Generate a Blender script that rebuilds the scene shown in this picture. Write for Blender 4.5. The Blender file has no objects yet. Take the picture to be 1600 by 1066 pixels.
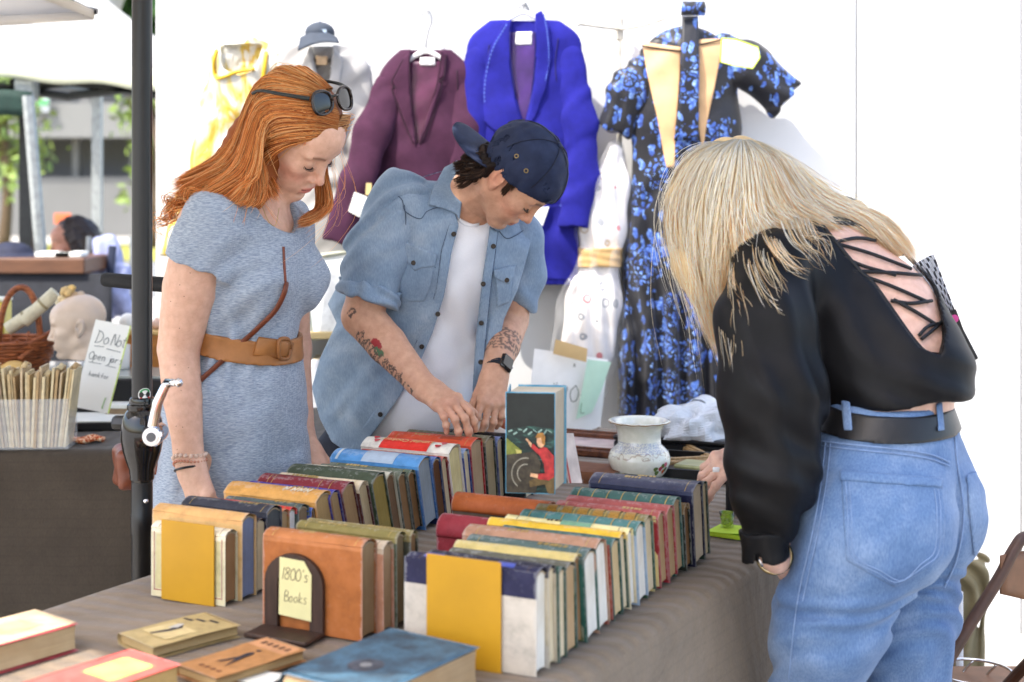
import bpy, bmesh, math, random
import numpy as np
from mathutils import Vector, Matrix
random.seed(7); rng = np.random.default_rng(7)
SC = bpy.context.scene
C = SC.collection
# ---------------------------------------------------------------- camera, sky, sun, exposure
F, CX, HY, CAMZ = 2222.0, 800.0, 290.0, 1.5      # focal length in picture widths of 1600, optical axis height
def P(px, py, d):
    """the world point seen at (px, py) of the 1600 wide photograph, d metres in front of the camera"""
    return np.array([(px - CX) / F * d, d, CAMZ - (py - HY) / F * d])
cam_d = bpy.data.cameras.new('camera'); cam = bpy.data.objects.new('camera', cam_d); C.objects.link(cam)
cam.location = (0, 0, CAMZ); cam.rotation_euler = (math.pi / 2, 0, 0)
cam_d.sensor_width = 36; cam_d.lens = 36 * F / 1600
cam_d.shift_y = -(533 - HY) / 1600
cam_d.clip_start = .05; cam_d.clip_end = 400
cam_d.dof.use_dof = True; cam_d.dof.focus_distance = 2.95; cam_d.dof.aperture_fstop = 3.5
SC.camera = cam
SUN_DIR = Vector((.48, .45, -1.0)).normalized()  # the way sunlight travels: from behind and left of the camera
w = bpy.data.worlds.new('World'); SC.world = w; w.use_nodes = True
nt = w.node_tree; nt.nodes.clear()
sky = nt.nodes.new('ShaderNodeTexSky'); sky.sky_type = 'NISHITA'; sky.sun_disc = False
sky.sun_elevation = math.asin(-SUN_DIR.z)
sky.sun_rotation = math.atan2(-SUN_DIR.x, -SUN_DIR.y)
sky.air_density = 1.0; sky.dust_density = 3.0; sky.ozone_density = 1.0
bg = nt.nodes.new('ShaderNodeBackground'); bg.inputs['Strength'].default_value = .15
wo = nt.nodes.new('ShaderNodeOutputWorld')
nt.links.new(sky.outputs[0], bg.inputs[0]); nt.links.new(bg.outputs[0], wo.inputs[0])
sl = bpy.data.lights.new('sun', 'SUN'); sl.energy = 2.1; sl.angle = math.radians(.53); sl.color = (1, .95, .87)
so = bpy.data.objects.new('sun', sl); C.objects.link(so)
so.rotation_euler = SUN_DIR.to_track_quat('-Z', 'Y').to_euler()
vs = SC.view_settings
vs.view_transform = 'Standard'; vs.look = 'None'; vs.gamma = 1; vs.use_curve_mapping = False
vs.exposure = 1.9
SC.render.engine = 'CYCLES'
SC.cycles.use_denoising = True
SC.cycles.max_bounces = 8; SC.cycles.transparent_max_bounces = 16
SC.cycles.sample_clamp_indirect = 8
# ---------------------------------------------------------------- scene helpers
def lin(c):
    """sRGB 0..255 -> linear rgba"""
    o = []
    for v in c[:3]:
        v = v / 255.
        o.append(v / 12.92 if v <= .04045 else ((v + .055) / 1.055) ** 2.4)
    return (*o, 1.0)
def tag(o, label=None, cat=None, group=None, kind=None):
    if label: o['label'] = label
    if cat: o['category'] = cat
    if group: o['group'] = group
    if kind: o['kind'] = kind
    return o
def thing(name, label, cat, loc=(0, 0, 0), rotz=0, group=None):
    o = bpy.data.objects.new(name, None); C.objects.link(o)
    o.location = tuple(loc); o.rotation_euler = (0, 0, rotz); o.empty_display_size = .05
    return tag(o, label, cat, group)
def put(name, me, mats, parent=None, loc=None, rot=None, smooth=False, world=False):
    """link a mesh as one object; world=True: the mesh is given in world coordinates although it has a parent"""
    o = bpy.data.objects.new(name, me); C.objects.link(o)
    for m in (mats if isinstance(mats, (list, tuple)) else [mats]):
        if m is not None and len(me.materials) < 12 and m.name not in me.materials: me.materials.append(m)
    if smooth: me.shade_smooth()
    if parent is not None:
        o.parent = parent
        if world:
            M = Matrix.LocRotScale(parent.location, parent.rotation_euler, parent.scale)
            p = parent.parent
            while p is not None:
                M = Matrix.LocRotScale(p.location, p.rotation_euler, p.scale) @ M; p = p.parent
            me.transform(M.inverted())
    if loc is not None: o.location = tuple(loc)
    if rot is not None: o.rotation_euler = tuple(rot)
    return o
def mesh(vs, fs, name='mesh', uvs=None):
    me = bpy.data.meshes.new(name)
    me.from_pydata([tuple(map(float, v)) for v in vs], [], [tuple(map(int, f)) for f in fs])
    me.update(); return me
def mesh_np(V, Q, name='mesh'):
    """quads (or tris) from arrays, quickly"""
    V = np.asarray(V, np.float32); Q = np.asarray(Q, np.int32); n = Q.shape[1]
    me = bpy.data.meshes.new(name)
    me.vertices.add(len(V)); me.vertices.foreach_set('co', V.ravel())
    me.loops.add(Q.size); me.loops.foreach_set('vertex_index', Q.ravel())
    me.polygons.add(len(Q)); me.polygons.foreach_set('loop_start', np.arange(0, Q.size, n, dtype=np.int32))
    me.update(calc_edges=True); me.validate(); return me
def vcol(me, cols, name='col'):
    a = me.color_attributes.new(name, 'FLOAT_COLOR', 'POINT')
    c = np.ones((len(me.vertices), 4), np.float32); c[:, :3] = np.asarray(cols, np.float32)[:, :3]
    a.data.foreach_set('color', c.ravel())
def unit(v): v = np.asarray(v, float); return v / (np.linalg.norm(v) + 1e-12)
def catmull(pts, n):
    p = np.asarray(pts, float)
    if len(p) == 2: return p[0] + np.linspace(0, 1, n)[:, None] * (p[1] - p[0])
    q = np.vstack([2 * p[0] - p[1], p, 2 * p[-1] - p[-2]])
    t = np.linspace(0, len(p) - 1 - 1e-6, n); i = t.astype(int); f = (t - i)[:, None]
    a, b, c, d = q[i], q[i + 1], q[i + 2], q[i + 3]
    return .5 * (2 * b + (c - a) * f + (2 * a - 5 * b + 4 * c - d) * f ** 2 + (3 * b - a - 3 * c + d) * f ** 3)
class MB:
    """collects shapes into one mesh"""
    def __init__(s): s.v = []; s.f = []; s.mi = []; s.m = 0
    def add(s, vs, fs):
        o = len(s.v); s.v += [tuple(map(float, v)) for v in vs]
        s.f += [tuple(i + o for i in f) for f in fs]; s.mi += [s.m] * len(fs); return s
    def box(s, c, d, ax=None, bev=0.0):
        c = np.asarray(c, float); h = np.asarray(d, float) / 2
        A = np.eye(3) if ax is None else np.asarray(ax, float)
        if bev <= 0:
            vs = [c + (np.array([x, y, z]) * h) @ A for x in (-1, 1) for y in (-1, 1) for z in (-1, 1)]
            fs = [(0, 1, 3, 2), (4, 6, 7, 5), (0, 4, 5, 1), (2, 3, 7, 6), (0, 2, 6, 4), (1, 5, 7, 3)]
            return s.add(vs, fs)
        b = min(bev, *(h * .9)); vs = []; idx = {}
        for x in (-1, 1):
            for y in (-1, 1):
                for z in (-1, 1):
                    sg = np.array([x, y, z])
                    for a in range(3):
                        q = sg * (h - b); q[a] = sg[a] * h[a]
                        idx[(x, y, z, a)] = len(vs); vs.append(c + q @ A)
        fs = []
        for a in range(3):
            o = [k for k in range(3) if k != a]
            for sgn in (-1, 1):
                r = []
                for (u, w_) in ((-1, -1), (1, -1), (1, 1), (-1, 1)):
                    t = [0, 0, 0]; t[a] = sgn; t[o[0]] = u; t[o[1]] = w_; r.append(idx[(*t, a)])
                fs.append(tuple(r))
        for a in range(3):
            o = [k for k in range(3) if k != a]
            for u in (-1, 1):
                for w_ in (-1, 1):
                    r = []
                    for e, ax_ in ((-1, o[0]), (-1, o[1]), (1, o[1]), (1, o[0])):
                        t = [0, 0, 0]; t[a] = e; t[o[0]] = u; t[o[1]] = w_; r.append(idx[(*t, ax_)])
                    fs.append(tuple(r))
        for x in (-1, 1):
            for y in (-1, 1):
                for z in (-1, 1): fs.append(tuple(idx[(x, y, z, a)] for a in range(3)))
        return s.add(vs, fs)
    def tube(s, pts, rad, n=10, cap=True, flat=None):
        p = np.asarray(pts, float); m = len(p)
        r = np.full(m, float(rad)) if np.isscalar(rad) else np.interp(np.linspace(0, 1, m), np.linspace(0, 1, len(rad)), rad)
        T = np.gradient(p, axis=0); T /= np.linalg.norm(T, axis=1)[:, None] + 1e-12
        up = np.array([0, 0, 1.]) if abs(T[0][2]) < .9 else np.array([1., 0, 0])
        if flat is not None: up = np.asarray(flat[0], float)
        N = unit(up - T[0] * (up @ T[0])); vs = []
        for i in range(m):
            N = unit(N - T[i] * (N @ T[i])); B = np.cross(T[i], N)
            for k in range(n):
                a = 2 * math.pi * k / n
                vs.append(p[i] + r[i] * (math.cos(a) * N * (flat[1] if flat is not None else 1) + math.sin(a) * B))
        fs = [(i * n + k, i * n + (k + 1) % n, (i + 1) * n + (k + 1) % n, (i + 1) * n + k) for i in range(m - 1) for k in range(n)]
        if cap: fs += [tuple(range(n))[::-1], tuple((m - 1) * n + k for k in range(n))]
        return s.add(vs, fs)
    def lathe(s, prof, c=(0, 0, 0), n=32, ax=None):
        """prof: (radius, height) pairs, closed on the axis when the radius is 0"""
        A = np.eye(3) if ax is None else np.asarray(ax, float); c = np.asarray(c, float); vs = []
        for r, z in prof:
            for k in range(n):
                a = 2 * math.pi * k / n
                vs.append(c + np.array([max(r, 1e-5) * math.cos(a), max(r, 1e-5) * math.sin(a), z]) @ A)
        m = len(prof)
        fs = [(i * n + k, i * n + (k + 1) % n, (i + 1) * n + (k + 1) % n, (i + 1) * n + k) for i in range(m - 1) for k in range(n)]
        fs += [tuple(range(n))[::-1], tuple((m - 1) * n + k for k in range(n))]
        return s.add(vs, fs)
    def grid(s, G, thick=0.0, closed=False):
        """a sheet of points [rows][cols]; thick>0 gives it a back and rims"""
        G = np.asarray(G, float); R, K = G.shape[:2]
        def quads(o, flip):
            f = []
            for i in range(R - 1):
                for j in range(K if closed else K - 1):
                    a, b, c_, d = o + i * K + j, o + i * K + (j + 1) % K, o + (i + 1) * K + (j + 1) % K, o + (i + 1) * K + j
                    f.append((a, d, c_, b) if flip else (a, b, c_, d))
            return f
        if thick <= 0: return s.add(G.reshape(-1, 3), quads(0, False))
        du = np.gradient(G, axis=1); dv = np.gradient(G, axis=0)
        if closed: du = (np.roll(G, -1, 1) - np.roll(G, 1, 1)) / 2
        N = np.cross(du, dv); N /= np.linalg.norm(N, axis=2)[..., None] + 1e-12
        vs = np.vstack([G.reshape(-1, 3), (G - N * thick).reshape(-1, 3)]); o = R * K
        fs = quads(0, False) + quads(o, True)
        rim = []
        if not closed:
            rim += [(i * K, (i + 1) * K) for i in range(R - 1)] + [((i + 1) * K + K - 1, i * K + K - 1) for i in range(R - 1)]
        rim += [(j + 1 if j + 1 < K else 0, j) for j in range(K if closed else K - 1)]
        rim += [((R - 1) * K + j, (R - 1) * K + (j + 1) % K) for j in range(K if closed else K - 1)]
        fs += [(a, b, b + o, a + o) for a, b in rim]
        return s.add(vs, fs)
    def prism(s, poly, z0, z1, c=(0, 0, 0), ax=None):
        A = np.eye(3) if ax is None else np.asarray(ax, float); c = np.asarray(c, float); n = len(poly)
        vs = [c + np.array([x, y, z]) @ A for z in (z0, z1) for x, y in poly]
        fs = [tuple(range(n))[::-1], tuple(n + i for i in range(n))] + [(i, (i + 1) % n, n + (i + 1) % n, n + i) for i in range(n)]
        return s.add(vs, fs)
    def me(s, name='mesh'):
        me = mesh(s.v, s.f, name)
        bm = bmesh.new(); bm.from_mesh(me); bmesh.ops.recalc_face_normals(bm, faces=bm.faces); bm.to_mesh(me); bm.free()
        if len(me.polygons) == len(s.mi): me.polygons.foreach_set('material_index', s.mi)
        return me
def obj(name, mb, mats, parent=None, smooth=False, loc=None, rot=None, world=False, auto=None):
    me = mb if isinstance(mb, bpy.types.Mesh) else mb.me(name)
    o = put(name, me, mats, parent, loc, rot, smooth or auto is not None, world)
    if auto is not None: me.set_sharp_from_angle(angle=math.radians(auto))
    return o
def frame3(x, z=None):
    """rows = axes: x along the given vector, z as near up as possible"""
    x = unit(x); z = np.array([0, 0, 1.]) if z is None else np.asarray(z, float)
    y = unit(np.cross(z, x)); z = np.cross(x, y); return np.array([x, y, z])
# ---------------------------------------------------------------- procedural materials
class NT:
    def __init__(s, name, rough=.6, spec=.4, metal=0., **kw):
        s.m = bpy.data.materials.new(name); s.m.use_nodes = True; s.t = s.m.node_tree
        s.b = s.t.nodes['Principled BSDF']
        s.b.inputs['Roughness'].default_value = rough; s.b.inputs['Specular IOR Level'].default_value = spec
        s.b.inputs['Metallic'].default_value = metal
        for k, v in kw.items(): s.b.inputs[k.replace('_', ' ')].default_value = v
        s.co = None
    def n(s, t, **kw):
        n = s.t.nodes.new('ShaderNode' + t)
        for k, v in kw.items():
            if k in n.inputs.keys(): s.set(n.inputs[k], v)
            else: setattr(n, k, v)
        return n
    def set(s, sock, v):
        if isinstance(v, bpy.types.NodeSocket): s.t.links.new(v, sock)
        else: sock.default_value = v
    def coord(s, kind='Object', scale=(1, 1, 1), rot=(0, 0, 0)):
        tc = s.n('TexCoord'); mp = s.n('Mapping'); s.t.links.new(tc.outputs[kind], mp.inputs['Vector'])
        mp.inputs['Scale'].default_value = scale; mp.inputs['Rotation'].default_value = rot; return mp.outputs[0]
    def noise(s, scale, detail=3, co=None, rough=.55, dist=0.):
        n = s.n('TexNoise', Scale=scale, Detail=detail, Roughness=rough, Distortion=dist)
        s.t.links.new(co if co is not None else s.coord(), n.inputs['Vector']); return n.outputs['Fac']
    def ramp(s, fac, stops):
        r = s.n('ValToRGB'); s.t.links.new(fac, r.inputs[0]); e = r.color_ramp.elements
        while len(e) < len(stops): e.new(.5)
        for el, (p_, c_) in zip(e, stops): el.position = p_; el.color = c_ if len(c_) == 4 else (*c_, 1)
        return r.outputs[0]
    def mix(s, fac, a, b, mode='MIX'):
        m = s.n('Mix', data_type='RGBA', blend_type=mode)
        s.set(m.inputs[0], fac); s.set(m.inputs[6], a); s.set(m.inputs[7], b); return m.outputs[2]
    def math(s, op, a, b=0., c=0.):
        m = s.n('Math', operation=op); s.set(m.inputs[0], a); s.set(m.inputs[1], b); s.set(m.inputs[2], c); return m.outputs[0]
    def attr(s, name='col'):
        a = s.n('Attribute', attribute_name=name); return a.outputs['Color']
    def color(s, v): s.set(s.b.inputs['Base Color'], v); return s
    def bump(s, h, strength=.3, dist=.002):
        b = s.n('Bump', Strength=strength, Distance=dist); s.t.links.new(h, b.inputs['Height'])
        if s.b.inputs['Normal'].is_linked: s.t.links.new(s.b.inputs['Normal'].links[0].from_socket, b.inputs['Normal'])
        s.t.links.new(b.outputs[0], s.b.inputs['Normal']); return s
def shade(c, f): return tuple(min(1, v * f) for v in c[:3]) + (1,)
_mc = {}
def M(key, rgb, rough=.6, var=.25, scale=30, bump=.0, bscale=200, spec=.4, metal=0., stretch=(1, 1, 1), detail=4, **kw):
    """plain surface with mottling and fine relief, cached by key"""
    if key in _mc: return _mc[key]
    n = NT(key, rough, spec, metal, **kw); c = lin(rgb) if max(rgb) > 1 else (*rgb[:3], 1)
    co = n.coord(scale=stretch)
    n.color(n.ramp(n.noise(scale, detail, co), [(.3, shade(c, 1 - var)), (.7, shade(c, 1 + var * .6))]))
    if bump: n.bump(n.noise(bscale, 3, co), bump)
    _mc[key] = n.m; return n.m
def Mcol(key, rough=.6, var=.2, scale=40, bump=.0, bscale=200, spec=.4, stretch=(1, 1, 1), **kw):
    """colour from the mesh's own 'col' attribute, with mottling"""
    if key in _mc: return _mc[key]
    n = NT(key, rough, spec, **kw); co = n.coord(scale=stretch)
    v = n.ramp(n.noise(scale, 4, co), [(.3, (1 - var,) * 3), (.7, (1 + var * .3,) * 3)])
    n.color(n.mix(1., n.attr(), v, 'MULTIPLY'))
    if bump: n.bump(n.noise(bscale, 3, co), bump)
    _mc[key] = n.m; return n.m
# ---------------------------------------------------------------- signed-distance modelling (bodies and clothes are grown from these)
def smin(a, b, k):
    if k <= 0: return np.minimum(a, b)
    h = np.clip(.5 + .5 * (b - a) / k, 0, 1); return b + (a - b) * h - k * h * (1 - h)
def smax(a, b, k): return -smin(-a, -b, k)
class SDF:
    def __init__(s): s.p = []; s.post = []; s.warp = None
    def _add(s, fn, c, r, k, op): s.p.append((fn, np.asarray(c, float), float(r), k, op)); return s
    def rc(s, a, b, ra, rb, k=.02, op='+', flat=None):
        a = np.asarray(a, float); b = np.asarray(b, float); ab = b - a; L2 = ab @ ab + 1e-12
        ax = unit(flat[0]) if flat else None; fk = flat[1] if flat else 1
        def fn(p):
            t = np.clip((p - a) @ ab / L2, 0, 1); q = p - a - t[:, None] * ab
            if ax is not None: q = q + ((fk - 1) * (q @ ax))[:, None] * ax
            return np.sqrt((q * q).sum(1)) - (ra + (rb - ra) * t)
        return s._add(fn, (a + b) / 2, math.sqrt(L2) / 2 + max(ra, rb), k, op)
    def chain(s, pts, rad, k=.02, op='+', flat=None):
        for i in range(len(pts) - 1): s.rc(pts[i], pts[i + 1], rad[i], rad[i + 1], k, op, flat)
        return s
    def el(s, c, r, R=None, k=.02, op='+'):
        c = np.asarray(c, float); r = np.asarray(r, float); R = np.eye(3) if R is None else np.asarray(R, float)
        def fn(p):
            q = (p - c) @ R.T; k0 = np.sqrt(((q / r) ** 2).sum(1)); k1 = np.sqrt(((q / r ** 2) ** 2).sum(1)) + 1e-9
            return k0 * (k0 - 1) / k1
        return s._add(fn, c, r.max(), k, op)
    def bx(s, c, h, R=None, rnd=.01, k=.0, op='+'):
        c = np.asarray(c, float); h = np.asarray(h, float); R = np.eye(3) if R is None else np.asarray(R, float)
        def fn(p):
            q = np.abs((p - c) @ R.T) - h + rnd
            return np.sqrt((np.maximum(q, 0) ** 2).sum(1)) + np.minimum(q.max(1), 0) - rnd
        return s._add(fn, c, np.linalg.norm(h), k, op)
    def half(s, c, n, k=.0):
        """keep the side the normal points away from"""
        c = np.asarray(c, float); n = unit(n)
        return s._add(lambda p: (p - c) @ n, c, 1e9, k, '&')
    def fn(s, f, k=.0, op='&', c=(0, 0, 0), r=1e9): return s._add(f, c, r, k, op)
    def eval(s, p, sel=None):
        if s.warp is not None: p = s.warp(p)
        d = np.full(len(p), 1.0)
        for fn, c, r, k, op in (s.p if sel is None else sel):
            v = fn(p)
            if op == '+': d = smin(d, v, k)
            elif op == '-': d = smax(d, -v, k)
            else: d = smax(d, v, k)
        for f in s.post: d = f(p, d)
        return d
    def __call__(s, p, cell=.10):
        """distances at many points, each cell of space looking only at the shapes near it"""
        p = np.asarray(p, float); out = np.empty(len(p)); c = np.floor(p / cell).astype(np.int64); key = (c[:, 0] * 4096 + c[:, 1]) * 4096 + c[:, 2]
        od = np.argsort(key, kind='stable'); ks = key[od]; cut = np.flatnonzero(np.diff(ks)) + 1; st = np.concatenate([[0], cut, [len(p)]])
        for i in range(len(st) - 1):
            ix = od[st[i]:st[i + 1]]
            if not len(ix): continue
            m = (c[ix[0]] + .5) * cell; br = cell * .87 + .03
            out[ix] = s.eval(p[ix], [q for q in s.p if np.linalg.norm(q[1] - m) - q[2] < br + q[3] * 1.2])
        return out
def mesh_sdf(S, h, lo=None, hi=None, B=12, slack=1.5):
    """sparse surface nets: quads of the zero level of S on a grid of pitch h"""
    if lo is None or hi is None:
        lo_ = lo
        bs = [(c, r) for _, c, r, k, op in S.p if op == '+']
        lo = np.min([c - r for c, r in bs], 0) - .02; hi = np.max([c + r for c, r in bs], 0) + .02
        if lo_ is not None: lo = lo_
    lo = np.floor(np.asarray(lo) / h).astype(int); hi = np.ceil(np.asarray(hi) / h).astype(int)
    nb = np.maximum(1, -(-(hi - lo) // B))
    bi = np.stack(np.meshgrid(*[np.arange(n) for n in nb], indexing='ij'), -1).reshape(-1, 3)
    ctr = (lo + bi * B + B / 2) * h; br = B * h * .87
    act = np.abs(S(ctr)) < br * slack; bi = bi[act]; ctr = ctr[act]
    g = np.stack(np.meshgrid(*[np.arange(B + 1)] * 3, indexing='ij'), -1).reshape(-1, 3)
    NY, NZ = 1 << 20, 1 << 40
    CE, DC, DV, ED = [], [], [], []
    cor = [(i, j, k) for i in (0, 1) for j in (0, 1) for k in (0, 1)]
    for b, c in zip(bi, ctr):
        sel = [q for q in S.p if np.linalg.norm(q[1] - c) - q[2] < br * 1.25 + q[3] * 1.2 + .004]
        org = lo + b * B
        D = S.eval((org + g) * h, sel).reshape(B + 1, B + 1, B + 1); I = D < 0
        if I.all() or not I.any(): continue
        cs = np.zeros((B, B, B), int)
        for i, j, k in cor: cs += I[i:B + i, j:B + j, k:B + k]
        cells = np.argwhere((cs > 0) & (cs < 8))
        acc = np.zeros((len(cells), 3)); cnt = np.zeros(len(cells))
        for a in range(3):
            for o in cor:
                if o[a]: continue
                e = list(o); e[a] = 1
                i0 = tuple((cells + o).T); i1 = tuple((cells + e).T); d0, d1 = D[i0], D[i1]
                x = (d0 < 0) != (d1 < 0); t = np.where(x, d0 / np.where(x, d0 - d1, 1), 0)
                q = np.array(o, float) + t[:, None] * np.eye(3)[a]
                acc += q * x[:, None]; cnt += x
        DC.append(cells + org); DV.append((cells + org + acc / cnt[:, None]) * h)
        for a in range(3):
            s0 = I[:B, :B, :B]; sl_ = [slice(0, B)] * 3; sl_[a] = slice(1, B + 1); s1 = I[tuple(sl_)]
            w_ = np.argwhere(s0 != s1)
            if len(w_): ED.append(np.column_stack([w_ + org, np.full(len(w_), a), s0[tuple(w_.T)]]))
    if not DC: return np.zeros((0, 3)), np.zeros((0, 4), int)
    cells = np.vstack(DC); V = np.vstack(DV); E = np.vstack(ED)
    off = cells.min(0) - 2
    key = lambda c_: ((c_[:, 0] - off[0]) * NZ + (c_[:, 1] - off[1]) * NY + (c_[:, 2] - off[2]))
    kk = key(cells); od = np.argsort(kk); kk = kk[od]; V = V[od]
    def look(c_):
        q = key(c_); i = np.searchsorted(kk, q); i = np.minimum(i, len(kk) - 1); return np.where(kk[i] == q, i, -1)
    Q = []
    for a in range(3):
        e = E[E[:, 3] == a]
        if not len(e): continue
        u, v = np.eye(3, dtype=int)[(a + 1) % 3], np.eye(3, dtype=int)[(a + 2) % 3]
        b = e[:, :3]; q = np.stack([look(b - u - v), look(b - v), look(b), look(b - u)], 1)
        fl = e[:, 4] == 0; q[fl] = q[fl][:, ::-1]; Q.append(q[(q >= 0).all(1)])
    return V, np.vstack(Q)
def newton(S, V, it=2, e=8e-4):
    for _ in range(it):
        d = S(V); G = np.stack([S(V + e * x) - d for x in np.eye(3)], 1) / e
        V = V - np.clip(d / np.maximum((G * G).sum(1), .2), -.004, .004)[:, None] * G
    return V
def refine(S, V, Q, near, it=2):
    """split the quads whose vertices satisfy near(V) and pull the new points onto the surface"""
    me = mesh_np(V, Q); bm = bmesh.new(); bm.from_mesh(me); bpy.data.meshes.remove(me)
    ok = near(np.array([v.co for v in bm.verts])); bm.verts.ensure_lookup_table()
    ed = [e for e in bm.edges if ok[e.verts[0].index] and ok[e.verts[1].index]]
    bmesh.ops.subdivide_edges(bm, edges=ed, cuts=1, use_grid_fill=True)
    W = np.array([v.co[:] for v in bm.verts]); m = near(W)
    W[m] = newton(S, W[m], it)
    for v, c in zip(bm.verts, W): v.co = c
    out = bpy.data.meshes.new('mesh'); bm.to_mesh(out); bm.free(); return out
def wob(p, k, ph=0.):
    """cheap smooth noise in -1..1"""
    a = np.sin(p @ np.array([1.7, .9, 1.3]) * k + ph + 1.3 * np.sin(p @ np.array([-.8, 1.9, .6]) * k * .7 + ph * 2))
    b = np.sin(p @ np.array([-1.1, 1.4, 1.9]) * k * 1.3 - ph + 1.1 * np.sin(p @ np.array([1.6, .5, -1.2]) * k * .8))
    return .5 * (a + b)
def folds(p, ax, k, ph=0., warp=1.5, kw=6.):
    """ridges across the direction ax, k ridges a metre, as pulled cloth makes"""
    t = p @ unit(ax) * k + warp * wob(p, kw, ph) + ph
    s_ = np.sin(t * 2 * math.pi); return np.sign(s_) * np.abs(s_) ** .8

def drape(S, amp, ax, k, ph=0., warp=.8, kw=5., z0=None, z1=None, amp2=.0, k2=30.):
    """gather a hanging sheet into folds: its surface moves to and fro across the wall, its outline stays"""
    def f(p):
        w_ = 1. if z0 is None else np.clip((z0 - p[:, 2]) / (z0 - z1), 0, 1)
        q = p.copy(); q[:, 1] += amp * w_ * folds(p, ax, k, ph, warp, kw) + amp2 * wob(p, k2, ph); return q
    S.warp = f; S.post.insert(0, lambda p, d: d / 2.2); return S
# ---------------------------------------------------------------- heads and hands
def rotm(fwd, up):
    """rows: forward, left, up"""
    f = unit(fwd); u = unit(np.asarray(up, float) - f * (np.asarray(up, float) @ f)); return np.array([f, np.cross(u, f), u])
class Head:
    def __init__(s, O, R, sc=1., male=False): s.O = np.asarray(O, float); s.R = R; s.sc = sc; s.male = male
    def w(s, q): return s.O + s.sc * (np.asarray(q, float) @ s.R)
    def l(s, p): return (np.asarray(p) - s.O) @ s.R.T / s.sc
    def build(s, S):
        m = s.male; w = s.w; c = s.sc; R = s.R
        el = lambda q, r, k=.012, op='+', R_=None: S.el(w(q), np.array(r) * c, R if R_ is None else R_ @ R, k * c, op)
        rc = lambda a, b, ra, rb, k=.012, op='+', fl=None: S.rc(w(a), w(b), ra * c, rb * c, k * c, op, fl)
        el((-.008, 0, .045), (.097, .076, .083), .02)                       # skull
        el((.055, 0, .052), (.044, .058, .045), .025)                       # forehead
        el((.036, 0, -.012), (.058, .059, .072), .03)                       # face
        for y in (-1, 1):
            rc((.004, y * .049, -.045), (.068, y * .016, -.089), .021, .0185 if not m else .021, .02)      # jaw
            el((.062, y * .040, -.010), (.022, .021, .02), .018)            # cheekbone
            el((.062, y * .030, -.048), (.024, .02, .026), .02)             # cheek
            el((.080, y * .027, .036), (.012, .025, .0085 if not m else .011), .014)                      # brow
        el((.0815, 0, -.0885), (.0155, .018, .014), .016)                   # chin
        el((.079, 0, -.055), (.019, .031, .026), .016)                      # muzzle
        for y in (-1, 1):
            el((.104, y * .031, .014), (.018, .019, .0135), .014, '-')      # socket
            el((.0755, y * .0315, .0125), (.0145, .0155, .0135), .004)      # eyeball under the lid
        rc((.088, 0, .026), (.107, 0, -.016), .0075, .0085, .010)           # nose
        el((.1095, 0, -.0225), (.0105, .0095, .0085), .008)
        for y in (-1, 1):
            el((.0985, y * .0105, -.0265), (.0095, .0065, .0065), .006)
            el((.1035, y * .0055, -.0325), (.0045, .003, .0035), .003, '-')
        el((.0965, 0, -.0515), (.0075, .021, .0052), .006)                  # lips
        el((.0945, 0, -.0625), (.0078, .0185, .0062), .006)
        rc((.1045, 0, -.0568), (.089, .021, -.0575), .0016, .0012, .003, '-')
        rc((.1045, 0, -.0568), (.089, -.021, -.0575), .0016, .0012, .003, '-')
        el((.094, 0, -.0745), (.008, .016, .005), .008, '-')                # groove under the lip
        for y in (-1, 1):                                                   # ears
            E_ = np.array([[math.cos(.25), 0, math.sin(.25)], [0, 1, 0], [-math.sin(.25), 0, math.cos(.25)]])
            A = np.array([[math.cos(.35), y * math.sin(.35), 0], [-y * math.sin(.35), math.cos(.35), 0], [0, 0, 1]])
            el((-.010, y * .079, .004), (.0185, .0075, .031), .006, '+', A @ E_)
            el((-.006, y * .087, .007), (.0115, .0075, .020), .003, '-', A @ E_)
            el((.002, y * .080, -.001), (.005, .005, .008), .004)
            el((.001, y * .0755, -.024), (.007, .005, .010), .005)
        return s
    def paint(s, V, base, lip, blush, brow, beard=0.):
        """the skin's own colours: lips, flushed cheeks, brows, lash line"""
        q = s.l(V); col = np.tile(np.asarray(base, float)[:3], (len(V), 1))
        def blend(mask, c_, a=1.): 
            m_ = np.clip(mask * a, 0, 1)[:, None]; col[:] = col * (1 - m_) + np.asarray(c_)[:3] * m_
        ay = np.abs(q[:, 1]); g = lambda c_, r: np.exp(-(((np.column_stack([q[:, 0], ay, q[:, 2]]) - c_) / r) ** 2).sum(1))
        blend(g((.07, .043, -.025), (.05, .024, .022)), blush, .55)
        blend(g((.112, 0, -.022), (.014, .016, .014)), blush, .5)
        blend(g((-.01, .08, 0), (.03, .02, .04)), blush, .5)
        blend((np.abs(q[:, 2] + .0572) < .0095) * (ay < .0225) * (q[:, 0] > .08) * np.clip(1.25 - (ay / .0225) ** 2, 0, 1)
              * np.clip(1.4 - (np.abs(q[:, 2] + .0572) / .0095) ** 2, 0, 1), lip, .85)
        blend(((np.abs(q[:, 2] + .0568) < .0012) & (ay < .02) & (q[:, 0] > .085)).astype(float), np.array(lip) * .35, .8)
        bz = .036 + .006 * np.sin(np.clip((ay - .012) / .036, 0, 1) * 2.4) - .003
        bm = np.exp(-((q[:, 2] - bz) / (.0035 if not s.male else .0045)) ** 2) * (ay > .011) * (ay < .048) * (q[:, 0] > .04)
        blend(bm, brow, .8)
        if beard:
            bd = (q[:, 2] < -.035) & (q[:, 0] > .0) & (q[:, 2] > -.13)
            blend(bd * np.clip((-.03 - q[:, 2]) / .02, 0, 1), np.array(brow)[:3] * .6 + np.array(base)[:3] * .4, beard)
        return col
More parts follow.
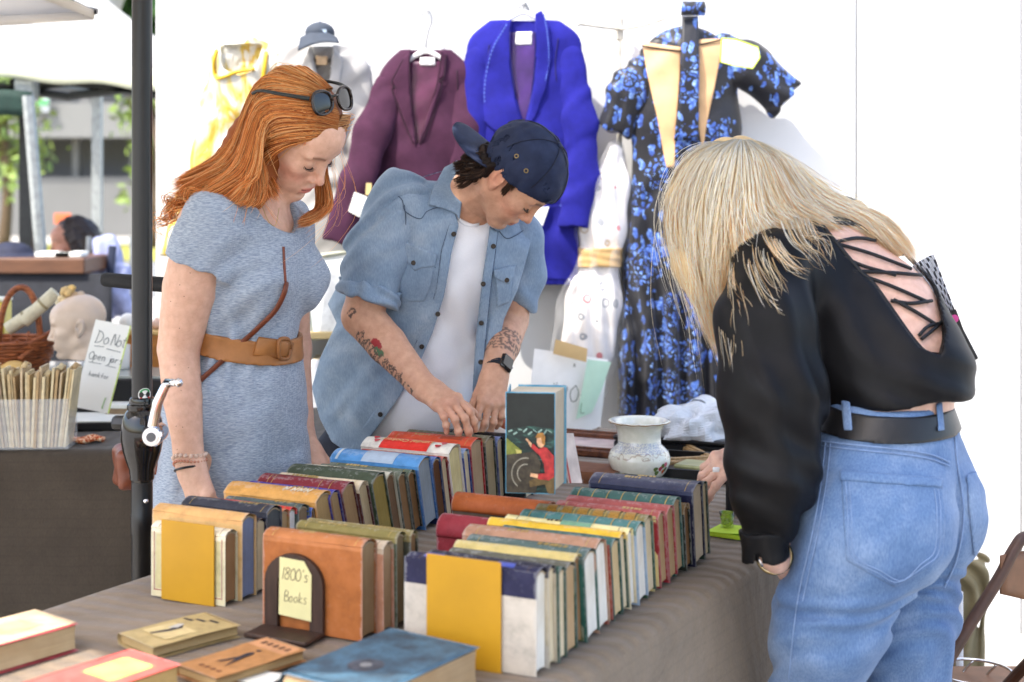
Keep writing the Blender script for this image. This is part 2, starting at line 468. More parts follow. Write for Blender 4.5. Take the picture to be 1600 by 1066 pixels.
    def lashes(s, mb, eye_z=.0045):
        for y in (-1, 1):
            pts = []
            for t in np.linspace(-1, 1, 9):
                yy = .0315 + t * .0145; x = .0755 + .0150 * math.sqrt(max(.02, 1 - (t * .92) ** 2)) + .0012
                pts.append(s.w((x, y * yy, eye_z - .0015 * (1 - t * t) + (.0025 if t > .8 else 0))))
            mb.tube(pts, [.0006, .0013, .0016, .0013, .0005], 6)
            for k in range(14):
                t = k / 13 * 1.9 - .9; yy = .0315 + t * .0140; x = .0755 + .0150 * math.sqrt(max(.02, 1 - (t * .92) ** 2)) + .001
                a = np.array([x, y * yy, eye_z - .0015 * (1 - t * t)])
                mb.tube([s.w(a), s.w(a + [.004, y * .002 * t, -.0015]), s.w(a + [.0075, y * .004 * t, .0005])], [.0005, .0004, .0001], 4)
def finger(S, pts, r0, r1, k=.004):
    n = len(pts); S.chain(pts, [r0 + (r1 - r0) * i / (n - 1) for i in range(n)], k)
    for p in pts[1:-1]: S.el(p, (r0 * 1.06,) * 3, None, .004)
def hand(S, wrist, fwd, back, side, curls, spread=.1, thumb=(.6, .5), sc=1., fat=1.):
    """wrist point, direction to the knuckles, direction out of the back of the hand, side (+1: thumb on the +cross side);
    curls: for each of 4 fingers (bend at knuckle, middle joint) in radians"""
    f = unit(fwd); b = unit(np.asarray(back, float) - f * (np.asarray(back, float) @ f)); t = np.cross(b, f) * side
    wrist = np.asarray(wrist, float); tips = []
    kn = [(.083, .027), (.088, .009), (.083, -.009), (.074, -.025)]
    ln = [(.042, .025, .020), (.046, .029, .021), (.042, .027, .020), (.032, .020, .018)]
    rd = [.0088, .0090, .0086, .0078]
    S.rc(wrist - f * .02 * sc, wrist + f * .02 * sc, .026 * sc * fat, .026 * sc * fat, .02, '+', (b, 1.35))
    for i in range(4):
        a = wrist + f * kn[i][0] * sc + t * kn[i][1] * sc
        S.rc(wrist + f * .012 * sc + t * kn[i][1] * .5 * sc, a - b * .003, .0165 * sc * fat, .0118 * sc * fat, .014, '+')
        S.el(a + b * .002, (.0105 * sc * fat,) * 3, None, .006)
        sp = spread * (kn[i][1] / .027); d = f * math.cos(sp) + t * math.sin(sp)
        c1, c2 = curls[i]; ang = c1; p = a; pts = [a]
        for j in range(3):
            dd = d * math.cos(ang) - b * math.sin(ang); p = p + dd * ln[i][j] * sc; pts.append(p); ang += c2 * (1 if j == 0 else .6)
        finger(S, pts, rd[i] * sc * fat, rd[i] * .80 * sc * fat, .0035); tips.append((pts[-1], dd, b))
    a = wrist + f * .022 * sc + t * .020 * sc - b * .006 * sc
    d = unit(f * math.cos(thumb[0]) + t * math.sin(thumb[0]) - b * .35)
    p1 = a + d * .042 * sc; d2 = unit(d * math.cos(thumb[1]) + (f - t * .25 - b * .4) * math.sin(thumb[1]))
    p2 = p1 + d2 * .032 * sc; p3 = p2 + d2 * .024 * sc
    S.chain([a, p1], [.0165 * sc * fat, .0115 * sc * fat], .014); S.chain([p1, p2, p3], [.0108 * sc * fat, .0098 * sc * fat, .0078 * sc * fat], .004)
    tips.append((p3, d2, b)); return tips
def skin_mat(key, rough=.5):
    if key in _mc: return _mc[key]
    n = NT(key, rough, .35); co = n.coord()
    v = n.ramp(n.noise(60, 5, co), [(.3, (.86, .79, .76)), (.7, (1.05, 1.04, 1.04))])
    fr = n.ramp(n.noise(330, 2, co), [(.30, (.78, .66, .58)), (.36, (1, 1, 1))])
    c = n.mix(1., n.attr(), v, 'MULTIPLY'); n.color(n.mix(.35, c, n.mix(1., c, fr, 'MULTIPLY')))
    n.b.inputs['Subsurface Weight'].default_value = .12; n.b.inputs['Subsurface Radius'].default_value = (1., .35, .2)
    n.b.inputs['Subsurface Scale'].default_value = .008
    n.bump(n.noise(520, 3, co), .14, .001); _mc[key] = n.m; return n.m
def person_body(S, parent, base, h=.0034, fine=lambda p: np.zeros(len(p), bool), paint=None, name='body', lo=None, hi=None, twice=None):
    V, Q = mesh_sdf(S, h, lo, hi); V = newton(S, V, 1)
    me = refine(S, V, Q, fine)
    V = np.array([v.co[:] for v in me.vertices])
    vcol(me, paint(V) if paint else np.tile(np.asarray(base)[:3], (len(V), 1)))
    return put(name, me, skin_mat('skin'), parent, smooth=True, world=True)
def cloth(S, h, name, m, parent, lo=None, hi=None, paint=None, nw=1):
    V, Q = mesh_sdf(S, h, lo, hi)
    if nw: V = newton(S, V, nw)
    me = mesh_np(V, Q, name)
    if paint is not None: vcol(me, paint(V))
    return put(name, me, m, parent, smooth=True, world=True)
# ---------------------------------------------------------------- hair
def hair_mat(key, light, dark, rough=.38, root=None):
    if key in _mc: return _mc[key]
    n = NT(key, .52, .3)
    c = n.attr(); n.color(c)
    tb = n.n('BsdfTranslucent', Color=c); mx = n.n('MixShader'); mx.inputs[0].default_value = .3
    n.t.links.new(n.b.outputs[0], mx.inputs[1]); n.t.links.new(tb.outputs[0], mx.inputs[2]); n.t.links.new(mx.outputs[0], n.t.nodes['Material Output'].inputs[0]); _mc[key] = n.m; return n.m
def strands(guides, n, thick, cols, width=.0011, jit=.004, seg=18, seed=1, taper=.5, clump=0.35, nclump=14, under=None, flyaway=0., tipf=1.25, rootf=.75, wave=0., ragged=.25, rootc=(1, 1, 1), rootl=2.6):
    """strands that follow a sheet of neighbouring guide curves; thick: depth of the sheet along its normal (root, tip)"""
    r = np.random.default_rng(seed); G = np.array([catmull(g, seg) for g in guides]); K = len(G)
    dn = np.cross(np.gradient(G, axis=0) if K > 1 else np.zeros_like(G) + [0, 1, 0], np.gradient(G, axis=1))
    dn /= np.linalg.norm(dn, axis=2)[..., None] + 1e-9
    t = np.linspace(0, 1, seg); u = r.random(n) * (K - 1)
    cu = (np.round(u / (K - 1) * nclump + r.normal(0, .25, n)) / nclump * (K - 1)).clip(0, K - 1)
    off = r.random(n); ph = r.random(n) * 6.28; amp = r.normal(0, 1, (n, 3)) * jit
    dead = r.random(n) * ragged
    cols = np.asarray(cols); tk = np.interp(t, np.linspace(0, 1, len(thick)), thick)
    j = np.arange(seg)[None]; ui = u[:, None] + (cu - u)[:, None] * clump * t ** 1.2
    i0 = np.minimum(ui.astype(int), max(K - 2, 0)); fr = (ui - i0)[..., None]; i1 = np.minimum(i0 + 1, K - 1)
    p = G[i0, j] * (1 - fr) + G[i1, j] * fr; nn = dn[i0, j] * (1 - fr) + dn[i1, j] * fr
    p = p + nn * (off[:, None] * tk)[..., None] + amp[:, None] * (np.sin(t * 3 + ph[:, None]) * t)[..., None] + amp[:, None, ::-1] * .35 * (np.sin(t * 11 + ph[:, None]) * t)[..., None]
    if wave: p = p + nn * (wave * np.sin(t[None] * 8 + cu[:, None] * 5.3) * t[None])[..., None]
    if flyaway:
        fm = (r.random(n) < flyaway)[:, None, None]; p = p + fm * (r.normal(0, .03, (n, 1, 3)) * (t ** 2)[None, :, None] + np.array([0, 0, .01]) * np.sin(t * 5)[None, :, None])
    tt = t[None] * (1 - dead)[:, None] * (seg - 1); a = np.minimum(tt.astype(int), seg - 2); f_ = (tt - a)[..., None]; I = np.arange(n)[:, None]
    p = p[I, a] * (1 - f_) + p[I, a + 1] * f_
    T = np.gradient(p, axis=1); T /= np.linalg.norm(T, axis=2)[..., None] + 1e-12
    Bv = np.cross(T, nn); Bv /= np.linalg.norm(Bv, axis=2)[..., None] + 1e-9; Nn = np.cross(Bv, T)
    wd = width * (1 - taper * t ** 3)[None] * (.7 + .6 * r.random(n))[:, None]; wd[:, -1] *= .15; wd = wd[..., None]
    V = np.stack([p + Bv * wd, p + Nn * wd * .9, p - Bv * wd], 2).reshape(-1, 3)
    q = (np.arange(n)[:, None] * seg * 3 + np.arange(seg - 1)[None] * 3).reshape(-1, 1)
    Q = np.vstack([np.hstack([q + x, q + y, q + y + 3, q + x + 3]) for x, y in ((0, 1), (1, 2), (2, 0))])
    tone = cols[r.integers(0, len(cols), n)] * (.80 + .36 * r.random(n))[:, None]
    grad = (1 + (tipf - 1) * t ** 1.5)[None, :, None] * (rootf + (1 - rootf) * np.clip(t * 5, 0, 1))[None, :, None]
    grad = grad * (np.array(rootc) + (1 - np.array(rootc)) * np.clip(t * rootl, 0, 1)[:, None])[None]
    return V, Q, np.repeat((tone[:, None] * grad).reshape(-1, 3), 3, 0)
def hair(name, parts, m, parent):
    V, Q, Cc, o = [], [], [], 0
    for v, q, c in parts: V.append(v); Q.append(q + o); Cc.append(c); o += len(v)
    V, Q, Cc = np.vstack(V), np.vstack(Q), np.vstack(Cc)
    me = bpy.data.meshes.new(name); V = V.astype(np.float32); Q = Q.astype(np.int32)
    me.vertices.add(len(V)); me.vertices.foreach_set('co', V.ravel()); me.loops.add(Q.size); me.loops.foreach_set('vertex_index', Q.ravel())
    me.polygons.add(len(Q)); me.polygons.foreach_set('loop_start', np.arange(0, Q.size, 4, dtype=np.int32)); me.update(calc_edges=True)
    vcol(me, Cc); return put(name, me, m, parent, smooth=True, world=True)
# ---------------------------------------------------------------- ground and white wall
n = NT('paving', .8); co = n.coord()
n.color(n.ramp(n.noise(3, 6, co), [(.3, (.33, .31, .28)), (.7, (.46, .44, .40))])); n.bump(n.noise(90, 4, co), .3); m_pave = n.m
tag(obj('ground', MB().grid([[(x, y, 0) for x in (-120, 120)] for y in (-40, 160)]), m_pave), kind='structure')
n = NT('wall_paint', .62, .3); co = n.coord()
base = n.ramp(n.noise(2.2, 5, co), [(.3, (.60, .598, .59)), (.7, (.67, .668, .66))])
chip = n.ramp(n.noise(42, 3, co, .5), [(.25, (1, 1, 1)), (.27, (0, 0, 0))])
n.color(n.mix(n.math('MULTIPLY', chip, n.math('GREATER_THAN', n.noise(3.3, 2, co), .56)), base, (.06, .055, .05, 1)))
n.bump(n.noise(60, 4, n.coord(scale=(1, 1, .25))), .12, .003); m_wall = n.m
WY = 4.75
wall = thing('wall', 'white painted plywood wall that the old clothes hang on', 'wall', (1, WY, 0))
for x0, x1 in ((-1.19, 1.148), (1.155, 1.699), (1.706, 3.2), (3.207, 4.8)):
    obj('panel', MB().box(((x0 + x1) / 2, WY + .02, 1.49), (x1 - x0, .04, 3.04), bev=.002), m_wall, wall, world=True)
obj('rail', MB().box((1.8, WY + .06, .4), (5.8, .04, .09)).box((1.8, WY + .06, 2.6), (5.8, .04, .09)), M('batten', (150, 130, 100)), wall, world=True)
# ---------------------------------------------------------------- tables and their cloths
TU, TN = np.array([.5, .866, 0]), np.array([.866, -.5, 0])
TZ = .80
def TP(u, n_, z=0.): return TU * u + TN * n_ + np.array([0, 0, TZ + z])
def cloth_mat(key, rgb, ang, top=1.):
    n = NT(key, .85, .2); c = lin(rgb); co = n.coord(rot=(0, 0, ang)); co2 = n.coord()
    wv = n.n('TexWave', wave_type='BANDS', bands_direction='X', Scale=7.5, Distortion=3, Detail=2.)
    wv.inputs['Detail Scale'].default_value = 1.4; n.t.links.new(co, wv.inputs['Vector'])
    ge = n.n('NewGeometry'); sn = n.n('SeparateXYZ'); n.t.links.new(ge.outputs['Normal'], sn.inputs[0]); flat_ = n.math('MULTIPLY_ADD', n.math('GREATER_THAN', sn.outputs[2], .6), .85, .15)   # the ribs lie pulled out on the hanging sides
    ribs = n.math('MULTIPLY', wv.outputs['Fac'], flat_)
    wz = n.n('TexWave', wave_type='BANDS', bands_direction='Z', Scale=13, Distortion=1.0, Detail=2.); n.t.links.new(co2, wz.inputs['Vector'])
    lines = n.ramp(wz.outputs['Fac'], [(.0, (.80, .80, .80)), (.12, (1, 1, 1))])
    body = n.ramp(n.noise(7, 6, co2), [(.3, shade(c, .82)), (.7, shade(c, 1.12))])
    weave = n.ramp(n.noise(420, 2, n.coord(scale=(1, 1, .3))), [(.3, (.86, .86, .86)), (.7, (1.08, 1.08, 1.08))])
    rid = n.ramp(n.math('ADD', ribs, n.math('MULTIPLY', n.math('SUBTRACT', 1., flat_), .6)), [(.2, (.86, .86, .86)), (.6, (1.04, 1.04, 1.04))])
    body = n.mix(.4 * top, body, n.mix(1., body, rid, 'MULTIPLY'))
    n.color(n.mix(.35, n.mix(1., body, weave, 'MULTIPLY'), n.mix(1., n.mix(1., body, weave, 'MULTIPLY'), lines, 'MULTIPLY')))
    n.b.inputs['Sheen Weight'].default_value = .15
    n.bump(ribs, .5 * top, .007); n.bump(n.noise(5, 4, co2, .6, .6), .35, .03); n.bump(n.noise(500, 2, co2), .25, .001); return n.m
def draped(u0, u1, n0, n1, z, hem, U, N, seed, amp=.03, step=.022, rad=.03):
    """a rectangular cloth over a table: flat top, rounded edge, hanging sides with folds"""
    r = np.random.default_rng(seed); per = []
    L = [(u0, n0, u1, n0), (u1, n0, u1, n1), (u1, n1, u0, n1), (u0, n1, u0, n0)]
    for a, b, c, d in L:
        k = int(math.hypot(c - a, d - b) / step)
        for i in range(k): t = i / k; per.append((a + (c - a) * t, b + (d - b) * t))
    per = np.array(per); K = len(per); c = np.array([(u0 + u1) / 2, (n0 + n1) / 2])
    out = np.zeros_like(per); e = 1e-6
    out[:, 0] = (per[:, 0] >= u1 - e) * 1. - (per[:, 0] <= u0 + e); out[:, 1] = (per[:, 1] >= n1 - e) * 1. - (per[:, 1] <= n0 + e)
    for _ in range(3): out = (np.roll(out, 1, 0) + out + np.roll(out, -1, 0)) / 3
    out /= np.linalg.norm(out, axis=1)[:, None]
    s = np.arange(K) * step; f = np.zeros(K)
    for k, a in ((5.1, 1.), (8.7, .6), (13.3, .5), (21., .25)): f += a * np.sin(s * k + r.random() * 6.3 + .8 * np.sin(s * k * .37))
    f *= amp / 1.6; rows = []
    for q in (.0, .35, .6, .8, .92, .985):
        zz = z + .0022 * np.sin(s * 7 * q) * (q < .97); rows.append(np.column_stack([c + (per - c) * q - out * rad * (q > .9), zz * np.ones(K)]))
    for a in (0, .4, .8, 1.2, 1.57): rows.append(np.column_stack([per - out * rad + out * (math.sin(a) * rad + .3 * abs(math.sin(a)) * .1 * f[:, None]), np.full(K, z - rad + rad * math.cos(a))]))
    for zz in np.linspace(0, 1, 12)[1:]:
        g = zz ** .7; rows.append(np.column_stack([per + out * (.02 * g + f[:, None] * g + .03 * zz), (z - rad - (z - rad - hem) * zz) + .004 * np.sin(s * 3)]))
    R = np.array(rows); G = R[..., 0:1] * U + R[..., 1:2] * N + R[..., 2:3] * np.array([0, 0, 1.])
    return MB().grid(G, .0018, closed=True)
def table(label, u0, u1, n0, n1, z, U, N, group=None):
    t = thing('table', label, 'table', tuple(U * (u0 + u1) / 2 + N * (n0 + n1) / 2), 0, group)
    A = np.array([U, N, [0, 0, 1]]); m = M('tabletop', (150, 120, 90), .5)
    obj('tabletop', MB().box(U * (u0 + u1) / 2 + N * (n0 + n1) / 2 + [0, 0, z - .02], (u1 - u0 - .03, n1 - n0 - .03, .03), A), m, t, world=True)
    for a in (u0 + .1, u1 - .1):
        for b in (n0 + .09, n1 - .09):
            obj('leg', MB().tube([U * a + N * b + [0, 0, 0], U * a + N * b + [0, 0, z - .035]], .016), M('steel', (120, 120, 120), .4, metal=.8), t, world=True)
m_cloth = cloth_mat('olive_cloth', (131, 116, 99), math.radians(-64))
DU0, DU1, DN0, DN1 = .62, 3.72, -1.865, -.925
table('long folding table carrying the rows of old books', DU0, DU1, DN0, DN1, TZ - .006, TU, TN)
tag(obj('tablecloth', draped(DU0, DU1, DN0, DN1, TZ, .03, TU, TN, 3, .036), m_cloth, smooth=True), 'olive grey ribbed cloth under the rows of old books', 'tablecloth')
XU, XN = np.array([1., 0, 0]), np.array([0, 1., 0])
table('folding table behind the black umbrella pole with the antiques', -2.9, -.28, 3.74, 4.66, TZ - .006, XU, XN)
tag(obj('tablecloth', draped(-2.9, -.28, 3.74, 4.66, TZ, .04, XU, XN, 5, .012), cloth_mat('taupe_cloth', (72, 63, 53), 0, .5), smooth=True), 'dark taupe cloth hanging straight down behind the black pole', 'tablecloth')
# ---------------------------------------------------------------- umbrella
m_black = M('black_paint', (13, 13, 15), .34, .15, 20, spec=.5)
m_chrome = M('chrome', (225, 225, 228), .12, .05, metal=1.)
pc = P(222, 890, 2.66); UX, UY = pc[0], 2.66
umb = thing('umbrella', 'beige market umbrella on a black pole with chrome crank', 'umbrella', (UX, UY, 0))
obj('pole', MB().tube([(UX, UY, .05), (UX, UY, 2.86)], .0188, 28), m_black, umb, auto=40, world=True)
zz = lambda py: CAMZ - (py - HY) / F * UY
obj('lower_tube', MB().lathe([(.0195, .06), (.0195, zz(836)), (.0208, zz(834)), (.0208, zz(803)), (.0198, zz(801)), (.0196, zz(745))], (UX, UY, 0), 28), m_black, umb, auto=30, world=True)
pr = [(.0196, 752), (.0225, 748), (.0225, 742), (.0235, 738), (.0235, 734), (.029, 722), (.0355, 704), (.039, 686), (.039, 672), (.036, 655), (.031, 644), (.0265, 640), (.0275, 637), (.0275, 632), (.0235, 630), (.0235, 626), (.0225, 622), (.019, 620)]
M('gloss_black', (14, 14, 16), .08, .1, spec=.6)
obj('crank_housing', MB().lathe([(r, zz(y)) for r, y in pr], (UX, UY, 0), 40), _mc['gloss_black'], umb, auto=30, world=True)
ck = obj('crank', MB().tube([P(240, 688, 2.61), P(239, 665, 2.605), P(246, 630, 2.60), P(258, 604, 2.60), P(264, 597, 2.60)], [.0115, .0105, .0095, .0085, .0095], 14, flat=((0, 1, 0), .7)), m_chrome, umb, smooth=True, world=True)
hub = P(238, 682, 2.6)
obj('crank_hub', MB().tube([hub + [0, .05, 0], hub + [0, 0, 0], hub + [0, -.006, 0]], [.018, .0195, .017], 28).tube([hub + [0, -.006, 0], hub + [0, -.009, 0]], .0125, 24), m_chrome, umb, auto=40, world=True)
obj('hub_cap', MB().tube([hub + [0, -.009, 0], hub + [0, -.0105, 0]], .0085, 20), M('grey_cap', (95, 95, 98), .4), umb, world=True)
obj('crank_grip', MB().tube([P(262, 598, 2.60), P(272, 598, 2.58), P(276, 598, 2.57)], [.0085, .007, .006], 14).lathe([(0, -.0085), (.006, -.006), (.0085, 0), (.006, .006), (0, .0085)], P(279, 598, 2.565), 14), m_chrome, umb, smooth=True, world=True)
sp_ = P(229, 614, 2.64)
def patch(cx, cz, rx, rz, ang=0, a0=0., a1=6.2832, inner=0., off=.0004):
    """a small piece of a disc wrapped on the pole"""
    G = []
    for rr in (inner, 1.):
        row = []
        for a in np.linspace(a0, a1, 25):
            x, z = cx + rx * rr * math.cos(a), cz + rz * rr * math.sin(a)
            th = (x - UX) / .0188; row.append((UX + (.0188 + off) * math.sin(th), UY - (.0188 + off) * math.cos(th), z))
        G.append(row)
    return MB().grid(G)
st = obj('sticker', patch(UX + .010, zz(615), .0125, .0125), M('sticker_white', (228, 228, 224), .4), umb, world=True)
for nm, a0, a1, rgb in (('sticker_green', .5, 2.6, (40, 150, 80)), ('sticker_red', 3.7, 5.8, (215, 60, 60))):
    obj('sticker_band', patch(UX + .010, zz(615), .0112, .0112, 0, a0, a1, .74, .0008), M(nm, rgb, .4), st, world=True)
th0 = MB().grid([[(UX + .0193 * math.sin((x) / .0188), UY - .0193 * math.cos(x / .0188), zz(615) + z) for x in np.linspace(-.002, .021, 9)] for z in (-.0005, .0005)])
obj('sticker_line', th0, m_black, st, world=True)
obj('bolt', MB().lathe([(0, .0), (.005, .0), (.004, .003), (0, .0045)], P(228, 783, 2.64), 14, [[1, 0, 0], [0, 0, 1], [0, -1, 0]]), m_chrome, umb, smooth=True, world=True)
kb = P(186, 661, 2.70)
obj('knob', MB().tube([kb + [-.012, 0, 0], kb + [-.006, 0, 0], kb + [.02, 0, 0], kb + [.03, 0, 0]], [.011, .0145, .0145, .011], 8).tube([kb + [.03, 0, 0], (UX, UY, kb[2])], .006, 8), m_black, umb, auto=30, world=True)
obj('base', MB().lathe([(.0, 0), (.30, 0), (.30, .04), (.27, .07), (.05, .09), (.03, .3), (.0, .3)], (UX, UY, 0), 32), m_black, umb, auto=30, world=True)
n = NT('canvas_beige', .8, .2); n.color(n.ramp(n.noise(300, 2), [(.3, lin((216, 202, 180))), (.7, lin((226, 214, 194)))]))
tb = n.n('BsdfTranslucent', Color=lin((226, 226, 226))); mx = n.n('MixShader'); mx.inputs[0].default_value = .55
n.t.links.new(n.b.outputs[0], mx.inputs[1]); n.t.links.new(tb.outputs[0], mx.inputs[2]); n.t.links.new(mx.outputs[0], n.t.nodes['Material Output'].inputs[0]); m_canvas = n.m
RA, RD, ZE, ZT = 1.39, 1.25, 2.24, 2.80     # reach of the canopy to its sides and to its cut corners
RE = RD * math.sqrt(2) - RA
cnr = [np.array([UX + a, UY + b, ZE]) for a, b in ((RA, RE), (RE, RA), (-RE, RA), (-RA, RE), (-RA, -RE), (-RE, -RA), (RE, -RA), (RA, -RE))]
top = np.array([UX, UY, ZT])
for k in range(8):
    a, b = cnr[k], cnr[(k + 1) % 8]; G = []
    for t in np.linspace(.04, 1, 7):
        G.append([top + (a + (b - a) * s_ - top) * t - np.array([0, 0, .05 * math.sin(s_ * math.pi) * t + .06 * math.sin(t * math.pi)]) for s_ in np.linspace(0, 1, 9)])
    obj('canopy_panel', MB().grid(G, .002), m_canvas, umb, smooth=True, world=True)
    obj('rib', MB().tube([top - [0, 0, .09], (top + a) / 2 - [0, 0, .09], a - [0, 0, .02]], .009, 8), m_black, umb, world=True)
# unseen third umbrella, added over the camera to keep skylight off the nearest books
shade_umb = thing('umbrella', 'unseen beige umbrella added over the camera to shade the near end of the book table', 'umbrella', (1.35, -.35, 0)); c3_ = np.array([1.0, -.35, 0]); RB = 1.62
cn3 = [c3_ + np.array([a * RB, b * RB, 2.30]) for a, b in ((1, 1), (-1, 1), (-1, -1), (1, -1))]; tp3 = c3_ + np.array([0, 0, 2.85])
for k in range(4):
    a, b = cn3[k], cn3[(k + 1) % 4]; obj('canopy_panel', MB().grid([[tp3 + (a + (b - a) * s_ - tp3) * t - np.array([0, 0, .05 * math.sin(s_ * math.pi) * t]) for s_ in np.linspace(0, 1, 7)] for t in np.linspace(.03, 1, 6)], .002), m_canvas, shade_umb, smooth=True, world=True)
    obj('rib', MB().tube([tp3 - [0, 0, .08], a - [0, 0, .02]], .009, 8), m_black, shade_umb, world=True)
obj('pole', MB().tube([c3_ + [0, 0, .05], tp3], .019, 16), m_black, shade_umb, world=True); obj('base', MB().lathe([(.0, 0), (.28, 0), (.28, .05), (.04, .09), (0, .09)], c3_, 24), m_black, shade_umb, world=True)
# corner of another beige umbrella at the top left
u2 = thing('umbrella', 'corner of a second beige umbrella entering above the white tent', 'umbrella', (-2.9, 4.4, 0))
c0 = P(146, 16, 4.2); c1 = c0 + 2.4 * np.array([-.99, .10, 0]); c2 = c0 + 2.4 * np.array([.10, -.99, 0]); c3 = c1 + c2 - c0
cv = lambda p, q, h: [p + (q - p) * t - np.array([0, 0, h * math.sin(t * math.pi)]) for t in np.linspace(0, 1, 12)]
pk = (c0 + c3) / 2 + np.array([0, 0, .55]); e1 = cv(c0, c1, .03)
for p_, q_ in ((c0, c1), (c1, c3), (c3, c2), (c2, c0)):
    ed_ = cv(p_, q_, .03); obj('canopy_panel', MB().grid([[e + (pk - e) * t - np.array([0, 0, .05 * math.sin(t * math.pi)]) for e in ed_] for t in np.linspace(0, .97, 7)], .003), m_canvas, u2, smooth=True, world=True)
    obj('valance', MB().grid([ed_, [p - np.array([0, 0, .028 + .004 * math.sin(i)]) for i, p in enumerate(ed_)]], .003), m_canvas, u2, smooth=True, world=True)
    if p_ is not c0: obj('rib', MB().tube([p_ - [0, 0, .006], pk - [0, 0, .03]], .008, 8), m_black, u2, world=True)
obj('rib', MB().tube([c0 + [-.0, -.0, -.006], pk - [0, 0, .03]], .008, 8), m_black, u2, world=True)
obj('rib_tip', MB().tube([c0 + [.012, 0, -.004], c0 + [-.03, 0, .0]], [.009, .014], 10), m_black, u2, world=True)
obj('pole', MB().tube([(pk[0], pk[1], 0), (pk[0], pk[1], pk[2])], .02, 12), m_black, u2, world=True)
# horizontal black foam handle behind the pole
hb = thing('handrail', 'black foam padded bar sticking out behind the umbrella pole', 'handrail', P(230, 445, 3.3))
obj('bar', MB().tube([P(159, 437, 3.3), P(165, 437, 3.3), P(230, 443, 3.25), P(330, 450, 3.2)], [.012, .0165, .0175, .0175], 16), M('foam', (24, 24, 26), .75), hb, smooth=True, world=True)
obj('post', MB().tube([P(330, 450, 3.2), (P(330, 450, 3.2)[0], 3.2, 0.0)], .014, 10), m_black, hb, world=True)
# ---------------------------------------------------------------- books
def book_mat(rgb, kind='cloth'):
    key = 'cover_%s_%d_%d_%d' % (kind, *rgb)
    if key in _mc: return _mc[key]
    n = NT(key, .62 if kind == 'cloth' else .38, .3); c = lin(rgb); co = n.coord()
    a = n.ramp(n.noise(38, 6, co, .65), [(.28, shade(c, .72)), (.5, c), (.78, tuple(min(1, v * 1.15 + .015) for v in c[:3]))])
    wear = n.ramp(n.noise(120, 4, co, .7), [(.60, (0, 0, 0)), (.72, (1, 1, 1))])
    n.color(n.mix(n.math('MULTIPLY', wear, .35), a, tuple(min(1, v * .75 + .12) for v in c[:3]) + (1,)))
    tg = n.n('TexCoord'); sg_ = n.n('SeparateXYZ'); n.t.links.new(tg.outputs['Generated'], sg_.inputs[0])
    ex = n.math('ABSOLUTE', n.math('SUBTRACT', sg_.outputs[0], .5)); ed = n.math('MAXIMUM', n.math('MULTIPLY', n.math('SUBTRACT', ex, .455), 22.), n.math('MULTIPLY', n.math('SUBTRACT', sg_.outputs[2], .93), 9.))
    rub = n.math('GREATER_THAN', n.math('ADD', n.math('MULTIPLY', ed, .55), n.noise(75, 5, co, .75)), .86)
    cur = n.b.inputs['Base Color'].links[0].from_socket
    n.color(n.mix(n.math('MULTIPLY', rub, .55), cur, tuple(min(1, v * .6 + .22) for v in c[:3]) + (1,)))
    n.bump(n.noise(900 if kind == 'cloth' else 200, 2, co), .25, .0006); _mc[key] = n.m; return n.m
def page_mat(rgb):
    key = 'page_%d_%d_%d' % rgb
    if key in _mc: return _mc[key]
    n = NT(key, .85, .15); c = lin(rgb); co = n.coord(scale=(6, 900, 6)); co2 = n.coord()
    lines = n.ramp(n.noise(1.2, 4, co, .7), [(.3, shade(c, .72)), (.65, shade(c, 1.05))])
    st = n.ramp(n.noise(16, 5, co2), [(.35, (.84, .80, .74)), (.65, (1, 1, 1))])
    n.color(n.mix(1., lines, st, 'MULTIPLY')); n.bump(n.noise(1.2, 2, co), .35, .001); _mc[key] = n.m; return n.m
def strip_on_spine(t, h, x0, x1, off=.0005, z0=-.004, n=9, arch=None):
    """a thin printed band that follows the spine from board to board"""
    arch = min(t * .22, .008) if arch is None else arch
    G = []
    for x in (x0, x1):
        row = [(x, -t / 2 - off, h - .006 + z0)] if z0 < 0 else []
        for a in np.linspace(-1, 1, n): row.append((x, a * (t / 2 + off), h - arch + arch * (1 - a * a) + off + .0002))
        if z0 < 0: row.append((x, t / 2 + off, h - .006 + z0))
        G.append(row)
    return MB().grid(G)
GOLD = None
def text_mesh(s, size, shear=0.):
    cu = bpy.data.curves.new('lettering', 'FONT'); cu.body = s; cu.size = size; cu.align_x = 'CENTER'; cu.align_y = 'CENTER'; cu.shear = shear
    cu.resolution_u = 3; cu.extrude = .0001
    o = bpy.data.objects.new('lettering', cu); C.objects.link(o); bpy.context.view_layer.update()
    me = bpy.data.meshes.new_from_object(o.evaluated_get(bpy.context.evaluated_depsgraph_get())); bpy.data.objects.remove(o); me.materials.clear(); return me
